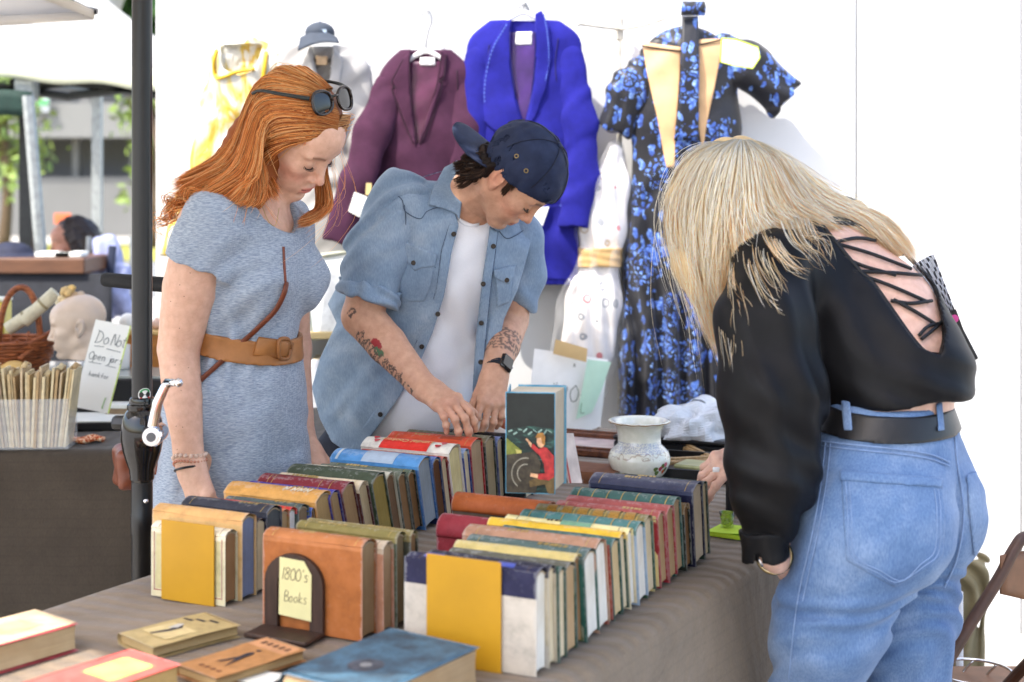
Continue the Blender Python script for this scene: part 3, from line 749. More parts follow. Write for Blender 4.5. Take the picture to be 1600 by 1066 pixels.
def book(label, pos, yaw, L, h, t, rgb, page=(214, 198, 168), lean=0., spine=None, kind='cloth', style='', flat=False, group='old books standing spine up in rows', name='book', gap=.004):
    """pos: base point; local x along the spine, y through the thickness, z up to the spine (or a flat lying book)"""
    r = thing(name, label, 'book', pos, 0, group)
    r.rotation_mode = 'XYZ'
    if flat: r.rotation_euler = (math.pi / 2, 0, yaw)
    else: r.rotation_euler = (lean, 0, yaw); r.location.z += abs(math.sin(lean)) * t / 2
    b = .0026; arch = min(t * .22, .008); rr = np.random.default_rng(int(abs(pos[0] * 7919 + pos[1] * 104729) * 100) % 99991)
    sec = [(-t / 2, 0), (-t / 2, h * .5), (-t / 2, h - .016), (-t / 2 + .0012, h - .010), (-t / 2, h - arch - .001)]
    sec += [(a * t / 2, h - arch + arch * (1 - a * a)) for a in np.linspace(-.92, .92, 7)]
    sec += [(-y, z) for y, z in sec[:5][::-1]]
    xs = np.linspace(-L / 2, L / 2, 5); G = []
    for x in xs:
        w_ = rr.normal(0, .0005)
        G.append([(x, y + w_, z + rr.normal(0, .0004) * (z > h - .02)) for y, z in sec])
    mats = [book_mat(rgb, kind)]; cv = MB().grid(G, -b)
    me = cv.me('cover')
    if spine is not None:
        me.materials.append(mats[0]); me.materials.append(book_mat(spine, kind))
        zl = h - .020
        for p in me.polygons:
            if p.center.z > zl: p.material_index = 1
    co = put('cover', me, mats, r, smooth=True); me.set_sharp_from_angle(angle=math.radians(35))
    # page block, slightly bowed between the boards
    G = []; tp = t - 2 * b - .0006
    mb = MB()
    e = gap; ys = np.linspace(-1, 1, 7); zb = .0035
    for x in (-L / 2 + e, L / 2 - e):
        G.append([(x, a * tp / 2, zb + .002 * (1 - a * a)) for a in ys] + [(x, a * tp / 2, h - arch - .004 + (arch - .001) * (1 - a * a)) for a in ys[::-1]])
    mb.grid(G, closed=True)
    k = len(G[0]); mb.f += [tuple(range(k))[::-1], tuple(range(k, 2 * k))]; mb.mi += [0, 0]
    put('page_block', mb.me(), page_mat(page), r)
    if L > .12 and 'p' not in style:
        for x in (-L / 2 + e - .0008, L / 2 - e + .0008):
            hb = MB()
            hb.tube([(x, a * tp / 2 * .95, h - arch - .0045 + (arch - .001) * (1 - a * a)) for a in ys], .0013, 6)
            put('headband', hb.me(), M('headband', (170, 150, 120), .8), r)
    gold = M('gilt', (196, 168, 96), .38, .3, 300, spec=.6, metal=.55)
    if style == '' and not flat and rr.random() < .75:                  # worn stamped title and rules, too rubbed to read
        ink = gold if sum(rgb) < 420 else M('rubbed_ink', (96, 70, 48), .6)
        x = (.30 if rr.random() < .5 else -.05) * L; n_ = int(rr.integers(4, 8)); zt = h + .0006
        for i in range(n_):
            w_ = rr.uniform(.003, .0075); put('title_stroke', MB().box((x, rr.normal(0, .0006), zt - .0004), (w_, min(.010, t * .26) * rr.uniform(.75, 1.), .0006)).me(), ink, r); x -= w_ * .5 + rr.uniform(.004, .0065)
        for x in (-.40, .42): put('spine_rule', strip_on_spine(t, h, x * L - .0005, x * L + .0005, .0004, 0).me(), ink, r)
    if 'b' in style:
        for x in np.linspace(-.42, .42, 7) * L: put('gilt_band', strip_on_spine(t, h, x - .0009, x + .0009, .0004, 0).me(), gold, r)
    if 'o' in style:
        for i, x in enumerate(np.linspace(-.35, .35, 6) * L):
            put('gilt_panel', strip_on_spine(t * .8, h + .0012, x - .009, x + .009, .0003, 0).me(), M('gilt_panel', (176, 132, 60), .4, .45, 500, metal=.4), r)
            put('gilt_band', strip_on_spine(t, h, x + .0125, x + .0145, .0004, 0).me(), gold, r)
    if 'l' in style:
        for x in (.33, .21): put('gilt_line', strip_on_spine(t, h, x * L - .0006, x * L + .0006, .0004, 0).me(), gold, r)
        for x in (-.33, -.38): put('gilt_line', strip_on_spine(t, h, x * L - .0006, x * L + .0006, .0004, 0).me(), gold, r)
    return r
def row(start, dirv, yaw, items, group='old books standing spine up in rows'):
    """items: (label, t, h, L, dx, lean degrees, cover, spine, pages, style, kind); start: base of the first book's near right corner"""
    s = np.array([start[0], start[1]]); d = unit(dirv); xv = np.array([math.cos(yaw), math.sin(yaw)]); yv = np.array([-xv[1], xv[0]]); out = []
    for lab, t, h, L, dx, lean, rgb, sp, pg, style, kind in items:
        le = math.radians(lean); te = t / math.cos(le) + .0015
        q = s + xv * (dx - L / 2) + yv * (te / 2 + .0)
        out.append(book(lab, (q[0], q[1], TZ + .003), yaw, L, h, t, rgb, pg, le, sp, kind, style, group=group)); s = s + d * te / (d @ yv)
    return out
Q_ = lambda px, py, z=0.: P(px, py, F * (CAMZ - TZ - z) / (py - HY))
YAW = math.radians(-25.5)
CR, TA, GR, BR, WH, OL = (222, 206, 174), (190, 160, 122), (150, 152, 158), (146, 112, 78), (236, 232, 222), (160, 140, 78)
s0 = Q_(838, 1062)
R = row(s0, (.445, .895), YAW, [
 ('navy and cream hardback directly behind the right yellow bookend', .040, .150, .215, 0, 0, (190, 181, 168), (36, 36, 66), WH, '', 'cloth'),
 ('cream book with dark spine tight behind the navy and cream hardback', .026, .147, .2, .002, 2, (196, 184, 160), (40, 38, 52), CR, '', 'cloth'),
 ('slim dark green book low behind the navy and cream hardback', .026, .138, .19, .006, 2, (34, 72, 58), None, CR, '', 'cloth'),
 ('bottle green book with greyish faded spine beside the red rounded spine', .042, .136, .20, .004, 3, (30, 74, 62), (98, 96, 82), TA, '', 'cloth'),
 ('olive book with straw yellow spine behind the bottle green book', .030, .140, .205, 0, 4, (96, 104, 66), (206, 184, 116), BR, '', 'cloth'),
 ('teal grey book with clean white pages behind the straw yellow spine', .048, .139, .207, .006, 7, (44, 92, 82), (84, 102, 96), WH, '', 'cloth'),
 ('wide book with plain tan brown spine between the teal grey and yellow books', .046, .143, .232, .004, 8, (176, 132, 104), None, WH, '', 'cloth'),
 ('slim brick red book tight behind the tan brown spine', .018, .128, .19, 0, 8, (168, 72, 54), None, CR, 'p', 'cloth'),
 ('dark teal book with straw coloured pages near the slim brick red book', .038, .131, .2, .002, 8, (26, 78, 70), (60, 100, 94), (214, 190, 146), '', 'cloth'),
 ('dark green book with bright yellow spine in the right hand row', .028, .134, .24, 0, 8, (24, 70, 44), (232, 186, 56), CR, '', 'gloss'),
 ('cream paper covered book with yellow edged spine under the upright picture book', .026, .134, .225, .002, 8, (222, 210, 176), (238, 222, 158), WH, '', 'gloss'),
 ('sky grey book with teal spine and pale pages below the gilt ornamented one', .042, .136, .215, .006, 8, (150, 172, 196), (80, 124, 120), WH, 'b', 'cloth'),
 ('old green book with ornate gold panels along its spine', .040, .138, .205, .004, 8, (50, 84, 66), (134, 120, 74), CR, 'o', 'cloth'),
 ('thin yellowed book squeezed beside the gold panelled spine', .022, .130, .19, 0, 8, (226, 206, 140), None, (232, 214, 150), 'p', 'cloth'),
 ('crimson book with tan pages, nearer of the two crimson ones', .036, .133, .195, .004, 9, (150, 44, 52), (176, 92, 86), TA, '', 'cloth'),
 ('crimson book with rounded spine, farther of the two crimson ones', .040, .134, .195, .006, 9, (152, 40, 50), (172, 88, 84), TA, '', 'cloth'),
 ('dark teal book with thin gold bands across the rounded spine', .044, .139, .2, .002, 9, (36, 84, 78), (66, 104, 98), (196, 172, 138), 'b', 'cloth'),
 ('narrow black and tan book in front of the big navy volume', .030, .122, .17, .006, 9, (34, 38, 30), (130, 104, 66), BR, '', 'cloth'),
 ('big navy blue volume near the pale vase', .056, .150, .205, .012, 8, (22, 24, 52), (58, 62, 88), (206, 190, 164), '', 'gloss'),
 ('last dark green book at the far right end of its row', .030, .146, .18, .010, 8, (28, 52, 40), None, (206, 188, 150), '', 'cloth'),
])
# two books pushed further left out of that row, their rounded spines showing
def round_book(label, pos, yaw, L, h, t, rgb, rgb2):
    r = thing('book', label, 'book', pos, yaw, 'old books standing spine up in rows'); rad = t / 2
    G = [[(x, math.sin(a) * rad, h - rad + math.cos(a) * rad) for a in np.linspace(-1.9, 1.9, 15)] for x in np.linspace(-L / 2, L / 2, 8)]
    obj('spine', MB().grid(G, .003), book_mat(rgb), r, smooth=True)
    bd = MB()
    for s_ in (-1, 1): bd.box((0, s_ * (rad - .002), (h - rad) / 2), (L, .003, h - rad))
    obj('cover_board', bd, book_mat(rgb2), r)
    obj('page_block', MB().box((0, 0, (h - rad) / 2 + .003), (L - .008, t - .012, h - rad - .004)), page_mat(CR), r)
    gl = MB()
    for x in (-.40, -.30, -.27, -.12, -.09, .1, .3): gl.grid([[(x * L + e, math.sin(a) * (rad + .0005), h - rad + math.cos(a) * (rad + .0005)) for a in np.linspace(-1.5, 1.5, 12)] for e in (-.0007, .0007)])
    obj('gilt_line', gl, M('gilt_dull', (206, 150, 110), .4, .3, 300, metal=.4), r)
    return r
p1 = Q_(705, 893, .0); round_book('crimson book with fat rounded spine sticking out left of the bottle green book', (p1[0] + .075, p1[1] - .035, TZ + .002), YAW, .2, .099, .050, (150, 48, 58), (140, 44, 54))
p1 = Q_(722, 862, .0); round_book('orange brown leather book with rounded spine poking out beyond the crimson one', (p1[0] + .080, p1[1] - .035, TZ + .002), YAW, .2, .108, .042, (170, 88, 40), (88, 70, 56))
s1 = Q_(352, 951)
LR = row(s1, (.48, .877), YAW, [
 ('short cream book with olive printed cover directly behind the left yellow bookend', .034, .124, .155, 0, 0, (206, 196, 160), (232, 220, 190), (168, 132, 96), '', 'gloss'),
 ('tan spined book with bluish grey page edges behind the left yellow bookend', .040, .143, .19, .006, 0, (206, 168, 110), (212, 164, 104), (132, 142, 172), '', 'cloth'),
 ('thin dark green book between the tan spine and the navy spine', .028, .128, .17, .004, 0, (40, 58, 40), (52, 40, 40), (216, 196, 160), 'p', 'cloth'),
 ('midnight blue book with charcoal page edges and a rubbed spine', .044, .142, .185, .004, 1, (24, 30, 56), (50, 52, 62), (88, 92, 96), '', 'cloth'),
 ('tan book with a red patch along the spine beside the midnight blue one', .026, .128, .17, -.002, 1, (190, 150, 96), (204, 130, 88), TA, '', 'cloth'),
 ('small scarlet book with brilliant white pages', .026, .126, .165, -.006, 1, (206, 44, 54), (222, 70, 60), (246, 244, 244), '', 'gloss'),
 ('small slate green book with grey brown pages', .034, .125, .165, -.004, 2, (84, 96, 92), None, (150, 130, 106), '', 'cloth'),
 ('small royal blue book with tan pages next to the slate green one', .026, .116, .15, -.002, 3, (50, 78, 160), (66, 104, 190), (184, 140, 98), '', 'cloth'),
 ('ochre book with brown front panel and white lettering on its spine', .050, .137, .205, .004, 14, (196, 140, 64), (212, 156, 82), (190, 160, 112), 'q', 'cloth'),
 ('violet blue book with tan pages beside the ochre book', .034, .136, .19, .002, 18, (46, 38, 130), (66, 60, 158), (178, 150, 112), '', 'cloth'),
 ('maroon book with gold lettering lines on the spine', .044, .141, .195, .004, 18, (84, 24, 34), (122, 40, 48), (178, 146, 108), 'l', 'cloth'),
 ('cream papered book between the maroon and dark green spines', .034, .137, .19, .006, 17, (90, 44, 40), (226, 208, 176), (206, 186, 150), '', 'cloth'),
 ('dark green book with mossy gold page edges', .048, .143, .2, .012, 17, (52, 66, 46), (66, 76, 58), OL, '', 'cloth'),
 ('pale grey and cream book with peeling spine', .032, .138, .2, .008, 16, (196, 190, 166), (216, 210, 186), (128, 100, 76), '', 'gloss'),
 ('marbled greenish book with frayed spine and brown pages', .032, .132, .19, .01, 15, (92, 96, 84), (110, 116, 98), BR, '', 'cloth'),
 ('black edged old book with brown pages before the sky blue jacket', .030, .130, .19, .01, 15, (44, 48, 40), (96, 108, 88), (134, 98, 62), '', 'cloth'),
 ('big sky blue jacketed book with grey blue pages', .052, .146, .21, .014, 14, (66, 116, 180), (92, 152, 208), (152, 162, 172), 'w', 'gloss'),
 ('dark brown paged book with worn blue spine', .034, .140, .2, .012, 13, (40, 56, 100), (74, 112, 176), (104, 68, 44), '', 'cloth'),
 ('brick orange book with faded gilt title beside the cookery book', .026, .136, .2, .010, 13, (128, 32, 38), (194, 84, 54), (214, 194, 160), '', 'cloth'),
 ('white and red jacketed cookery book with lettering on the spine', .052, .151, .215, .012, 13, (236, 226, 220), (238, 232, 216), (230, 214, 160), 'c', 'gloss'),
 ('thin blue and white book just beyond the cookery book', .026, .138, .18, .012, 11, (46, 58, 140), (150, 170, 206), CR, 'p', 'gloss'),
 ('large bright red cloth book with brown smudged spine', .054, .150, .21, .012, 9, (176, 28, 32), (212, 84, 52), (188, 160, 128), '', 'cloth'),
 ('olive brown cloth book behind the large bright red one', .046, .147, .205, .014, 8, (40, 50, 40), (118, 112, 84), (180, 160, 124), '', 'cloth'),
 ('faded denim blue book in front of the black book being browsed', .034, .140, .19, .016, 8, (56, 66, 110), (92, 108, 156), CR, '', 'cloth'),
], 'old books standing spine up in rows')
bd = {b['label']: b for b in LR + R}
def on_spine(b, name, x0, x1, rgb, t, h, kind='gloss', off=.0007): put(name, strip_on_spine(t, h, x0, x1, off, 0).me(), book_mat(rgb, kind), b)
b = bd['white and red jacketed cookery book with lettering on the spine']
on_spine(b, 'title_label', -.062, .055, (228, 50, 36), .052, .151, off=.0011)
tm = text_mesh('Lundial Cookery', .0185, .15); tm.transform(Matrix.Translation((-.004, 0, .151 + .0022)) @ Matrix.Rotation(math.pi, 4, 'Z')); put('lettering', tm, M('ink_gold', (246, 216, 150), .5), b)
for x, y in ((.082, .004), (.074, -.011), (-.083, .006), (-.075, -.008)):
    put('heart', MB().prism([(x + .0075 * math.sin(a) ** 3, y + .0065 * (math.cos(a) - .38 * math.cos(2 * a))) for a in np.linspace(0, 6.0, 14)], 0, .0003, (0, 0, .151 - .002 + .0035)).me(), book_mat((206, 36, 44), 'gloss'), b)
for x, z, rx in ((.098, .10, .006), (.094, .07, .008), (.100, .045, .006), (.096, .02, .010), (.101, .125, .005)):
    put('printed_spot', MB().prism([(x - .0 + rx * math.cos(a) * .8, z + rx * math.sin(a)) for a in np.linspace(0, 5.9, 10)], 0, .0003, (0, -.0264, 0), [[1, 0, 0], [0, 0, 1], [0, -1, 0]]).me(), book_mat((168, 44, 58), 'gloss'), b)
b = bd['big sky blue jacketed book with grey blue pages']
on_spine(b, 'title_label', -.03, .045, (176, 192, 208), .052, .146); on_spine(b, 'spine_band', -.092, -.086, (200, 214, 222), .052, .146)
for i in range(26): put('printed_fleck', MB().prism([(rng.uniform(.03, .098) + .004 * math.cos(a), rng.uniform(.02, .12) * 0 + (i * .0043 + .015) + .004 * math.sin(a)) for a in np.linspace(0, 5.5, 7)], 0, .0003, (0, -.0264, 0), [[1, 0, 0], [0, 0, 1], [0, -1, 0]]).me(), book_mat((48, 84, 150), 'gloss'), b)
b = bd['ochre book with brown front panel and white lettering on its spine']
put('front_panel', MB().box((0, -.0254, .060), (.192, .0006, .112)).me(), book_mat((128, 92, 50)), b)
put('panel_frame', MB().box((0, -.0257, .1175), (.196, .0006, .0012)).box((-.0975, -.0257, .06), (.0012, .0006, .114)).box((.0975, -.0257, .06), (.0012, .0006, .114)).me(), M('brown_ink', (60, 38, 22), .6), b)
tm = text_mesh('MAI', .015); tm.transform(Matrix.Translation((-.088, -.0262, .100)) @ Matrix.Rotation(math.pi / 2, 4, 'X') @ Matrix.Rotation(-math.pi / 2, 4, 'Z')); put('lettering', tm, M('white_ink', (232, 224, 200), .6), b)
def scrawl(pts, w_=.0009): return [np.array(p, float) for p in pts]
sw = MB()
for x0 in (.02, .038, .052, .066): sw.tube(catmull([(x0, -.008, .1385), (x0 + .004, .004, .1392), (x0 + .007, -.006, .1388), (x0 + .012, .006, .1392)], 10), .0011, 5)
put('spine_script', sw.me(), _mc['white_ink'], b)
b = bd['cream paper covered book with yellow edged spine under the upright picture book']
on_spine(b, 'title_label', -.01, .045, (120, 160, 130), .020, .134)
b = bd['navy and cream hardback directly behind the right yellow bookend']
for x in (-.062, .055): on_spine(b, 'title_label', x - .018, x + .012, (70, 84, 168), .028, .1503)
# navy cloth wraps a third of the boards
put('quarter_cloth', MB().box((0, -.0205, .129), (.215, .0007, .038)).me(), book_mat((36, 36, 66)), b)
b = bd['large bright red cloth book with brown smudged spine']
on_spine(b, 'title_stain', .02, .075, (168, 76, 50), .036, .1505)
b = bd['short cream book with olive printed cover directly behind the left yellow bookend']
put('printed_panel', MB().box((0, -.0174, .06), (.138, .0006, .092)).me(), book_mat((190, 180, 134), 'gloss'), b)
put('printed_line', MB().box((-.0705, -.0178, .06), (.0012, .0006, .1)).box((0, -.0178, .0115), (.142, .0006, .0012)).box((.0705, -.0178, .06), (.0012, .0006, .1)).me(), book_mat((150, 44, 52), 'gloss'), b)
s2 = Q_(566, 1006)
MR = row(s2, (.45, .893), YAW, [
 ('big orange cloth book behind the dark wooden arch bookend', .044, .152, .185, 0, 0, (160, 94, 44), (178, 112, 64), (166, 138, 104), '', 'cloth'),
 ('tan paged book tight behind the big orange one', .032, .140, .17, .010, 1, (196, 140, 110), (206, 186, 160), (196, 164, 128), '', 'cloth'),
 ('mossy olive cloth book behind the big orange one', .030, .149, .19, .014, 1, (76, 88, 62), (128, 116, 64), (140, 120, 90), '', 'cloth'),
 ('grey green book with frayed ends, last behind the wooden arch bookend', .024, .146, .20, .022, 2, (70, 70, 56), (138, 124, 78), BR, '', 'cloth'),
])
# ---- bookends and the sticky note
m_yel = M('yellow_enamel', (188, 140, 28), .45, .08, 12, .05, 300)
def bookend(bk, x0, x1, top, t, label):
    M_ = Matrix.LocRotScale(bk.location, bk.rotation_euler, None)
    e = thing('bookend', label, 'bookend', bk.location, bk.rotation_euler.z, 'yellow metal bookends')
    y = -t / 2 - .0045
    obj('plate', MB().box(((x0 + x1) / 2, y, top / 2 - .001), (x1 - x0, .0022, top), bev=.0006), m_yel, e)
    obj('foot', MB().box(((x0 + x1) / 2, y + .05, -.0014), (x1 - x0, .1, .0014)), m_yel, e); return e
bookend(R[0], -.0675, .054, .1585, .040, 'yellow metal bookend in front of the navy and cream hardback')
bookend(LR[0], -.052, .058, .1335, .034, 'yellow metal bookend in front of the short cream book')
bo = MR[0]; ar = thing('bookend', 'dark wooden arch bookend carrying a pale yellow note', 'bookend', bo.location, bo.rotation_euler.z)
def arch_poly(w_, h_, n_=14): return [(-w_, 0)] + [(-w_ * math.cos(a), h_ - w_ * .85 + w_ * .85 * math.sin(a)) for a in np.linspace(0, math.pi, n_)] + [(w_, 0)]
po, pi_ = arch_poly(.054, .122), arch_poly(.030, .098); mb = MB(); k = len(po)
fr = [(x - .028, -.031, z) for x, z in po] + [(x - .028, -.031, z) for x, z in pi_] + [(x - .028, -.0235, z) for x, z in po] + [(x - .028, -.0235, z) for x, z in pi_]
fc = []
for i in range(k - 1): fc += [(i, i + 1, k + i + 1, k + i), (2 * k + i, 3 * k + i, 3 * k + i + 1, 2 * k + i + 1), (i, 2 * k + i, 2 * k + i + 1, i + 1), (k + i, k + i + 1, 3 * k + i + 1, 3 * k + i)]
fc += [(0, k, 3 * k, 2 * k), (k - 1, 3 * k - 1, 4 * k - 1, 2 * k - 1)]; mb.add(fr, fc)
m_dw = M('dark_wood', (60, 42, 34), .5, .4, 14, .2, 60, stretch=(6, 6, 1))
obj('arch', mb, m_dw, ar, auto=35)
obj('foot', MB().box((-.028, -.055, .003), (.115, .055, .007), bev=.002), m_dw, ar)
note = thing('sticky_note', 'pale yellow note with handwriting stuck on the wooden arch', 'note', bo.location, bo.rotation_euler.z)
G = [[(x - .024, -.0325 - .004 * max(0, .5 - v) ** 1.5, .028 + .088 * v - .0 * x) for x in np.linspace(-.030, .030, 9)] for v in np.linspace(0, 1, 9)]
npoly = [(-.030, 0), (.030, -.004), (.031, .068), (.017, .088), (-.028, .090)]
obj('paper', MB().prism(npoly, 0, .0004, (-.024, -.0325, .026), [[1, 0, 0], [0, 0, 1], [0, -1, 0]]), M('note_paper', (214, 206, 152), .8, .05), note)
STROKES = {'1': [[(.35, 1), (.2, 0)]], '8': [[(.75, .85), (.45, 1), (.2, .8), (.6, .45), (.5, .05), (.15, .1), (.2, .4), (.75, .85)]], '0': [[(.5, 1), (.15, .6), (.3, .05), (.65, .1), (.75, .6), (.5, 1)]],
 "'": [[(.4, 1.0), (.35, .8)]], 's': [[(.6, .5), (.35, .55), (.3, .38), (.55, .22), (.45, .0), (.2, .05)]], 'B': [[(.2, 0), (.25, 1), (.65, .9), (.6, .6), (.27, .52), (.75, .42), (.7, .08), (.2, 0)]],
 'o': [[(.45, .55), (.2, .3), (.35, 0), (.65, .15), (.6, .45), (.45, .55)]], 'k': [[(.25, 1), (.2, 0)], [(.65, .55), (.23, .28), (.7, 0)]], 'D': [[(.25, 1), (.2, 0)], [(.1, 1), (.6, .85), (.8, .45), (.55, .08), (.1, 0)]], 'N': [[(.15, 0), (.25, 1), (.65, .05), (.75, 1)]],
 't': [[(.45, .9), (.4, .1), (.6, .03)], [(.2, .62), (.7, .66)]], 'O': [[(.5, 1), (.1, .6), (.25, .05), (.7, .05), (.85, .6), (.5, 1)]], 'p': [[(.25, .55), (.2, -.4)], [(.23, .4), (.5, .58), (.65, .3), (.4, .02), (.22, .15)]],
 'e': [[(.2, .3), (.6, .33), (.5, .55), (.25, .45), (.25, .1), (.6, .05)]], 'n': [[(.2, .55), (.2, 0)], [(.2, .35), (.45, .55), (.6, .4), (.62, 0)]], 'j': [[(.45, .55), (.45, -.3), (.2, -.35)], [(.45, .78), (.47, .8)]], 'J': [[(.55, 1), (.5, .1), (.2, .1)]],
 'a': [[(.6, .5), (.35, .55), (.2, .25), (.35, .02), (.58, .2), (.6, .5), (.65, 0)]], 'r': [[(.25, .55), (.25, 0)], [(.25, .3), (.45, .52), (.6, .5)]], '9': [[(.6, .75), (.35, .98), (.25, .65), (.6, .65), (.62, .9), (.5, 0)]], '-': [[(.1, .4), (.9, .45)]],
 'f': [[(.65, .95), (.45, .9), (.4, 0)], [(.2, .5), (.65, .52)]], 'h': [[(.25, 1), (.22, 0)], [(.22, .35), (.45, .52), (.6, .35), (.62, 0)]], 'l': [[(.4, 1), (.4, .05), (.55, 0)]], 'm': [[(.1, .55), (.1, 0)], [(.1, .4), (.3, .52), (.4, .3), (.4, 0)], [(.4, .4), (.6, .52), (.7, .3), (.72, 0)]], 'i': [[(.4, .5), (.4, 0)], [(.4, .75), (.42, .78)]],
 'A': [[(.1, 0), (.45, 1), (.8, 0)], [(.25, .4), (.68, .4)]], 'd': [[(.6, .5), (.3, .5), (.2, .2), (.4, .02), (.6, .2)], [(.62, 1), (.62, 0)]], 'g': [[(.6, .5), (.3, .5), (.25, .2), (.58, .2)], [(.6, .5), (.58, -.3), (.25, -.35)]], 'u': [[(.2, .5), (.25, .05), (.55, .1), (.6, .5), (.63, 0)]], 'F': [[(.2, 0), (.2, 1), (.75, 1)], [(.2, .55), (.6, .55)]], 'L': [[(.2, 1), (.2, 0), (.7, 0)]]}
def handwrite(s, x, z, size, mb, adv=.78, r=.0007, org=(0, 0, 0), ax=None, slant=.12):
    A = np.eye(3) if ax is None else np.asarray(ax)
    for ch in s:
        for st_ in STROKES.get(ch, []):
            pts = catmull([(x + (a + b_ * slant) * size * .8, 0, z + b_ * size) for a, b_ in st_], 4 * len(st_)); mb.tube([np.array(org) + p @ A for p in pts], r, 4)
        x += size * adv * (.55 if ch in "1'ijl " else 1)
    return mb
mb = MB(); handwrite("1800's", -.050, .082, .019, mb, .52, .0006, (0, -.0332, 0)); handwrite('Books', -.046, .048, .0165, mb, .54, .0005, (0, -.0332, 0))
obj('handwriting', mb, M('pencil', (92, 74, 66), .7), note)
# ---- books lying flat in front
def flat_book(label, x, y, yaw, L, W, t, rgb, page, cat='book', deco=None, kind='cloth'):
    # lies on its back board: local x along the spine, local z (from fore-edge to spine) horizontal
    r = book(label, (x, y, TZ + t / 2 + .004), yaw, L, W, t, rgb, page, flat=True, kind=kind, group='books lying flat at the near end of the table', style='p')
    # after the turn about x the thickness axis points up: local -y is up... keep the origin at the fore edge
    return r
AT = lambda x, y: (x, y)
fb = {}
for key, lab, c, yaw, L, W, t, rgb, pg in (
 ('tan', 'small pale tan book with a dark flying figure on the cover', (-.509, 2.178), 45, .155, .102, .018, (184, 162, 112), (180, 158, 114)),
 ('orange', 'small orange tan book with a black figure on the cover', (-.39, 2.052), 49, .165, .095, .016, (180, 128, 78), (190, 162, 118)),
 ('cream', 'red book with a cream paper label over its cover', (-.752, 2.094), 52, .185, .118, .040, (190, 74, 84), (196, 178, 142)),
 ('red', 'coral red book with a yellow cover label', (-.556, 1.902), 53, .19, .120, .042, (206, 92, 84), (206, 176, 120)),
 ('blue', 'thick worn blue book lying flat beside the right yellow bookend', (-.178, 1.934), 56, .228, .168, .052, (64, 96, 118), (186, 160, 126))):
    yw = math.radians(yaw + 180); xv = np.array([math.cos(yw), math.sin(yw)]); zv = np.array([xv[1], -xv[0]])
    o = np.array(c) - zv * W / 2
    fb[key] = (flat_book(lab, o[0], o[1], yw, L, W, t, rgb, pg), L, W, t)
# in a flat book's frame: x along the spine, z across the cover, +y up?  (rotation of 90 degrees about x sends local y to world z)
def on_cover(key, name, poly, rgb, lift=.0004, mat_=None):
    r, L, W, t = fb[key]
    return put(name, MB().prism([(x * L, z * W) for x, z in poly], 0, .0003, (0, t / 2 + lift, 0), [[1, 0, 0], [0, 0, -1 * -1], [0, 1, 0]]).me(), mat_ or M('print_%d_%d_%d' % rgb, rgb, .7), r)

INK = (52, 48, 56)
def words(key, x0, x1, z, h, n_, seed):
    r = np.random.default_rng(seed)
    for i in range(n_):
        a = x0 + (x1 - x0) * i / n_; on_cover(key, 'printed_word', [(a, z), (a + (x1 - x0) / n_ * r.uniform(.6, .85), z + r.uniform(-.01, .01)), (a + (x1 - x0) / n_ * .7, z + h), (a + .004, z + h)], INK)
bird = [(.28, .62), (.10, .55), (.0, .60), (-.06, .55), (-.02, .47), (.12, .46), (.30, .56)]
on_cover('tan', 'printed_panel', [(-.06, .16), (.30, .16), (.30, .80), (-.06, .80)], (214, 192, 138)); on_cover('tan', 'printed_figure', bird, INK, .0008)
on_cover('tan', 'printed_wing', [(.02, .52), (-.10, .60), (-.06, .68), (.08, .62)], (206, 200, 190), .0009)
on_cover('tan', 'printed_border', [(-.46, .08), (-.45, .08), (-.45, .92), (-.46, .92)], (150, 120, 70))
for i, z in enumerate((.3, .5, .68)): on_cover('tan', 'printed_word', [(-.38 + .07 * i, z), (-.36 + .07 * i, z + .2), (-.33 + .07 * i, z + .2), (-.345 + .07 * i, z)], INK)
on_cover('orange', 'printed_panel', [(-.46, .07), (-.26, .07), (-.26, .93), (-.46, .93)], (206, 150, 106))
on_cover('orange', 'printed_figure', [(.22, .62), (.02, .52), (-.08, .56), (-.14, .50), (-.10, .44), (0, .44), (.08, .40), (.26, .34), (.06, .48), (.20, .56)], INK, .0008)
on_cover('orange', 'printed_head', [(-.19 + .025 * math.cos(a), .5 + .04 * math.sin(a)) for a in np.linspace(0, 5.6, 9)], INK, .0008)
for i in range(5): on_cover('orange', 'printed_letter', [(-.40, .16 + i * .14), (-.34, .15 + i * .14), (-.34, .24 + i * .14), (-.41, .22 + i * .14)], (96, 62, 44), .0008)
for i in range(4): on_cover('orange', 'printed_letter', [(.34, .2 + i * .14), (.38, .2 + i * .14), (.38, .28 + i * .14), (.34, .27 + i * .14)], (120, 76, 50))
on_cover('cream', 'paper_label', [(-.5, .04), (.28, .04), (.28, .96), (-.5, .96)], (198, 174, 142))
on_cover('cream', 'paper_stain', [(-.3, .3), (-.0, .25), (.12, .5), (0, .75), (-.25, .7)], (186, 158, 124), .0008)
on_cover('red', 'label_border', [(-.37, .20), (-.34, .15), (.02, .15), (.05, .20), (.05, .68), (.02, .73), (-.34, .73), (-.37, .68)], (214, 120, 96))
on_cover('red', 'cover_label', [(-.35, .22), (-.32, .18), (0, .18), (.03, .22), (.03, .66), (0, .70), (-.32, .70), (-.35, .66)], (234, 206, 110), .0008)
n = NT('worn_blue', .6, .3); co = n.coord()
n.color(n.ramp(n.noise(26, 7, co, .7), [(.3, lin((50, 58, 68))), (.5, lin((66, 92, 110))), (.7, lin((82, 118, 140)))])); n.bump(n.noise(500, 2, co), .4, .001)
on_cover('blue', 'cloth_panel', [(-.46, .06), (.46, .06), (.46, .94), (-.46, .94)], INK, .0003, n.m)
M('blind_stamp', (66, 70, 80), .55, .5, 60)
on_cover('blue', 'stamped_medallion', [(.14 + .15 * math.cos(a) * .74, .5 + .15 * math.sin(a)) for a in np.linspace(0, 6.1, 28)], INK, .0007, _mc['blind_stamp'])
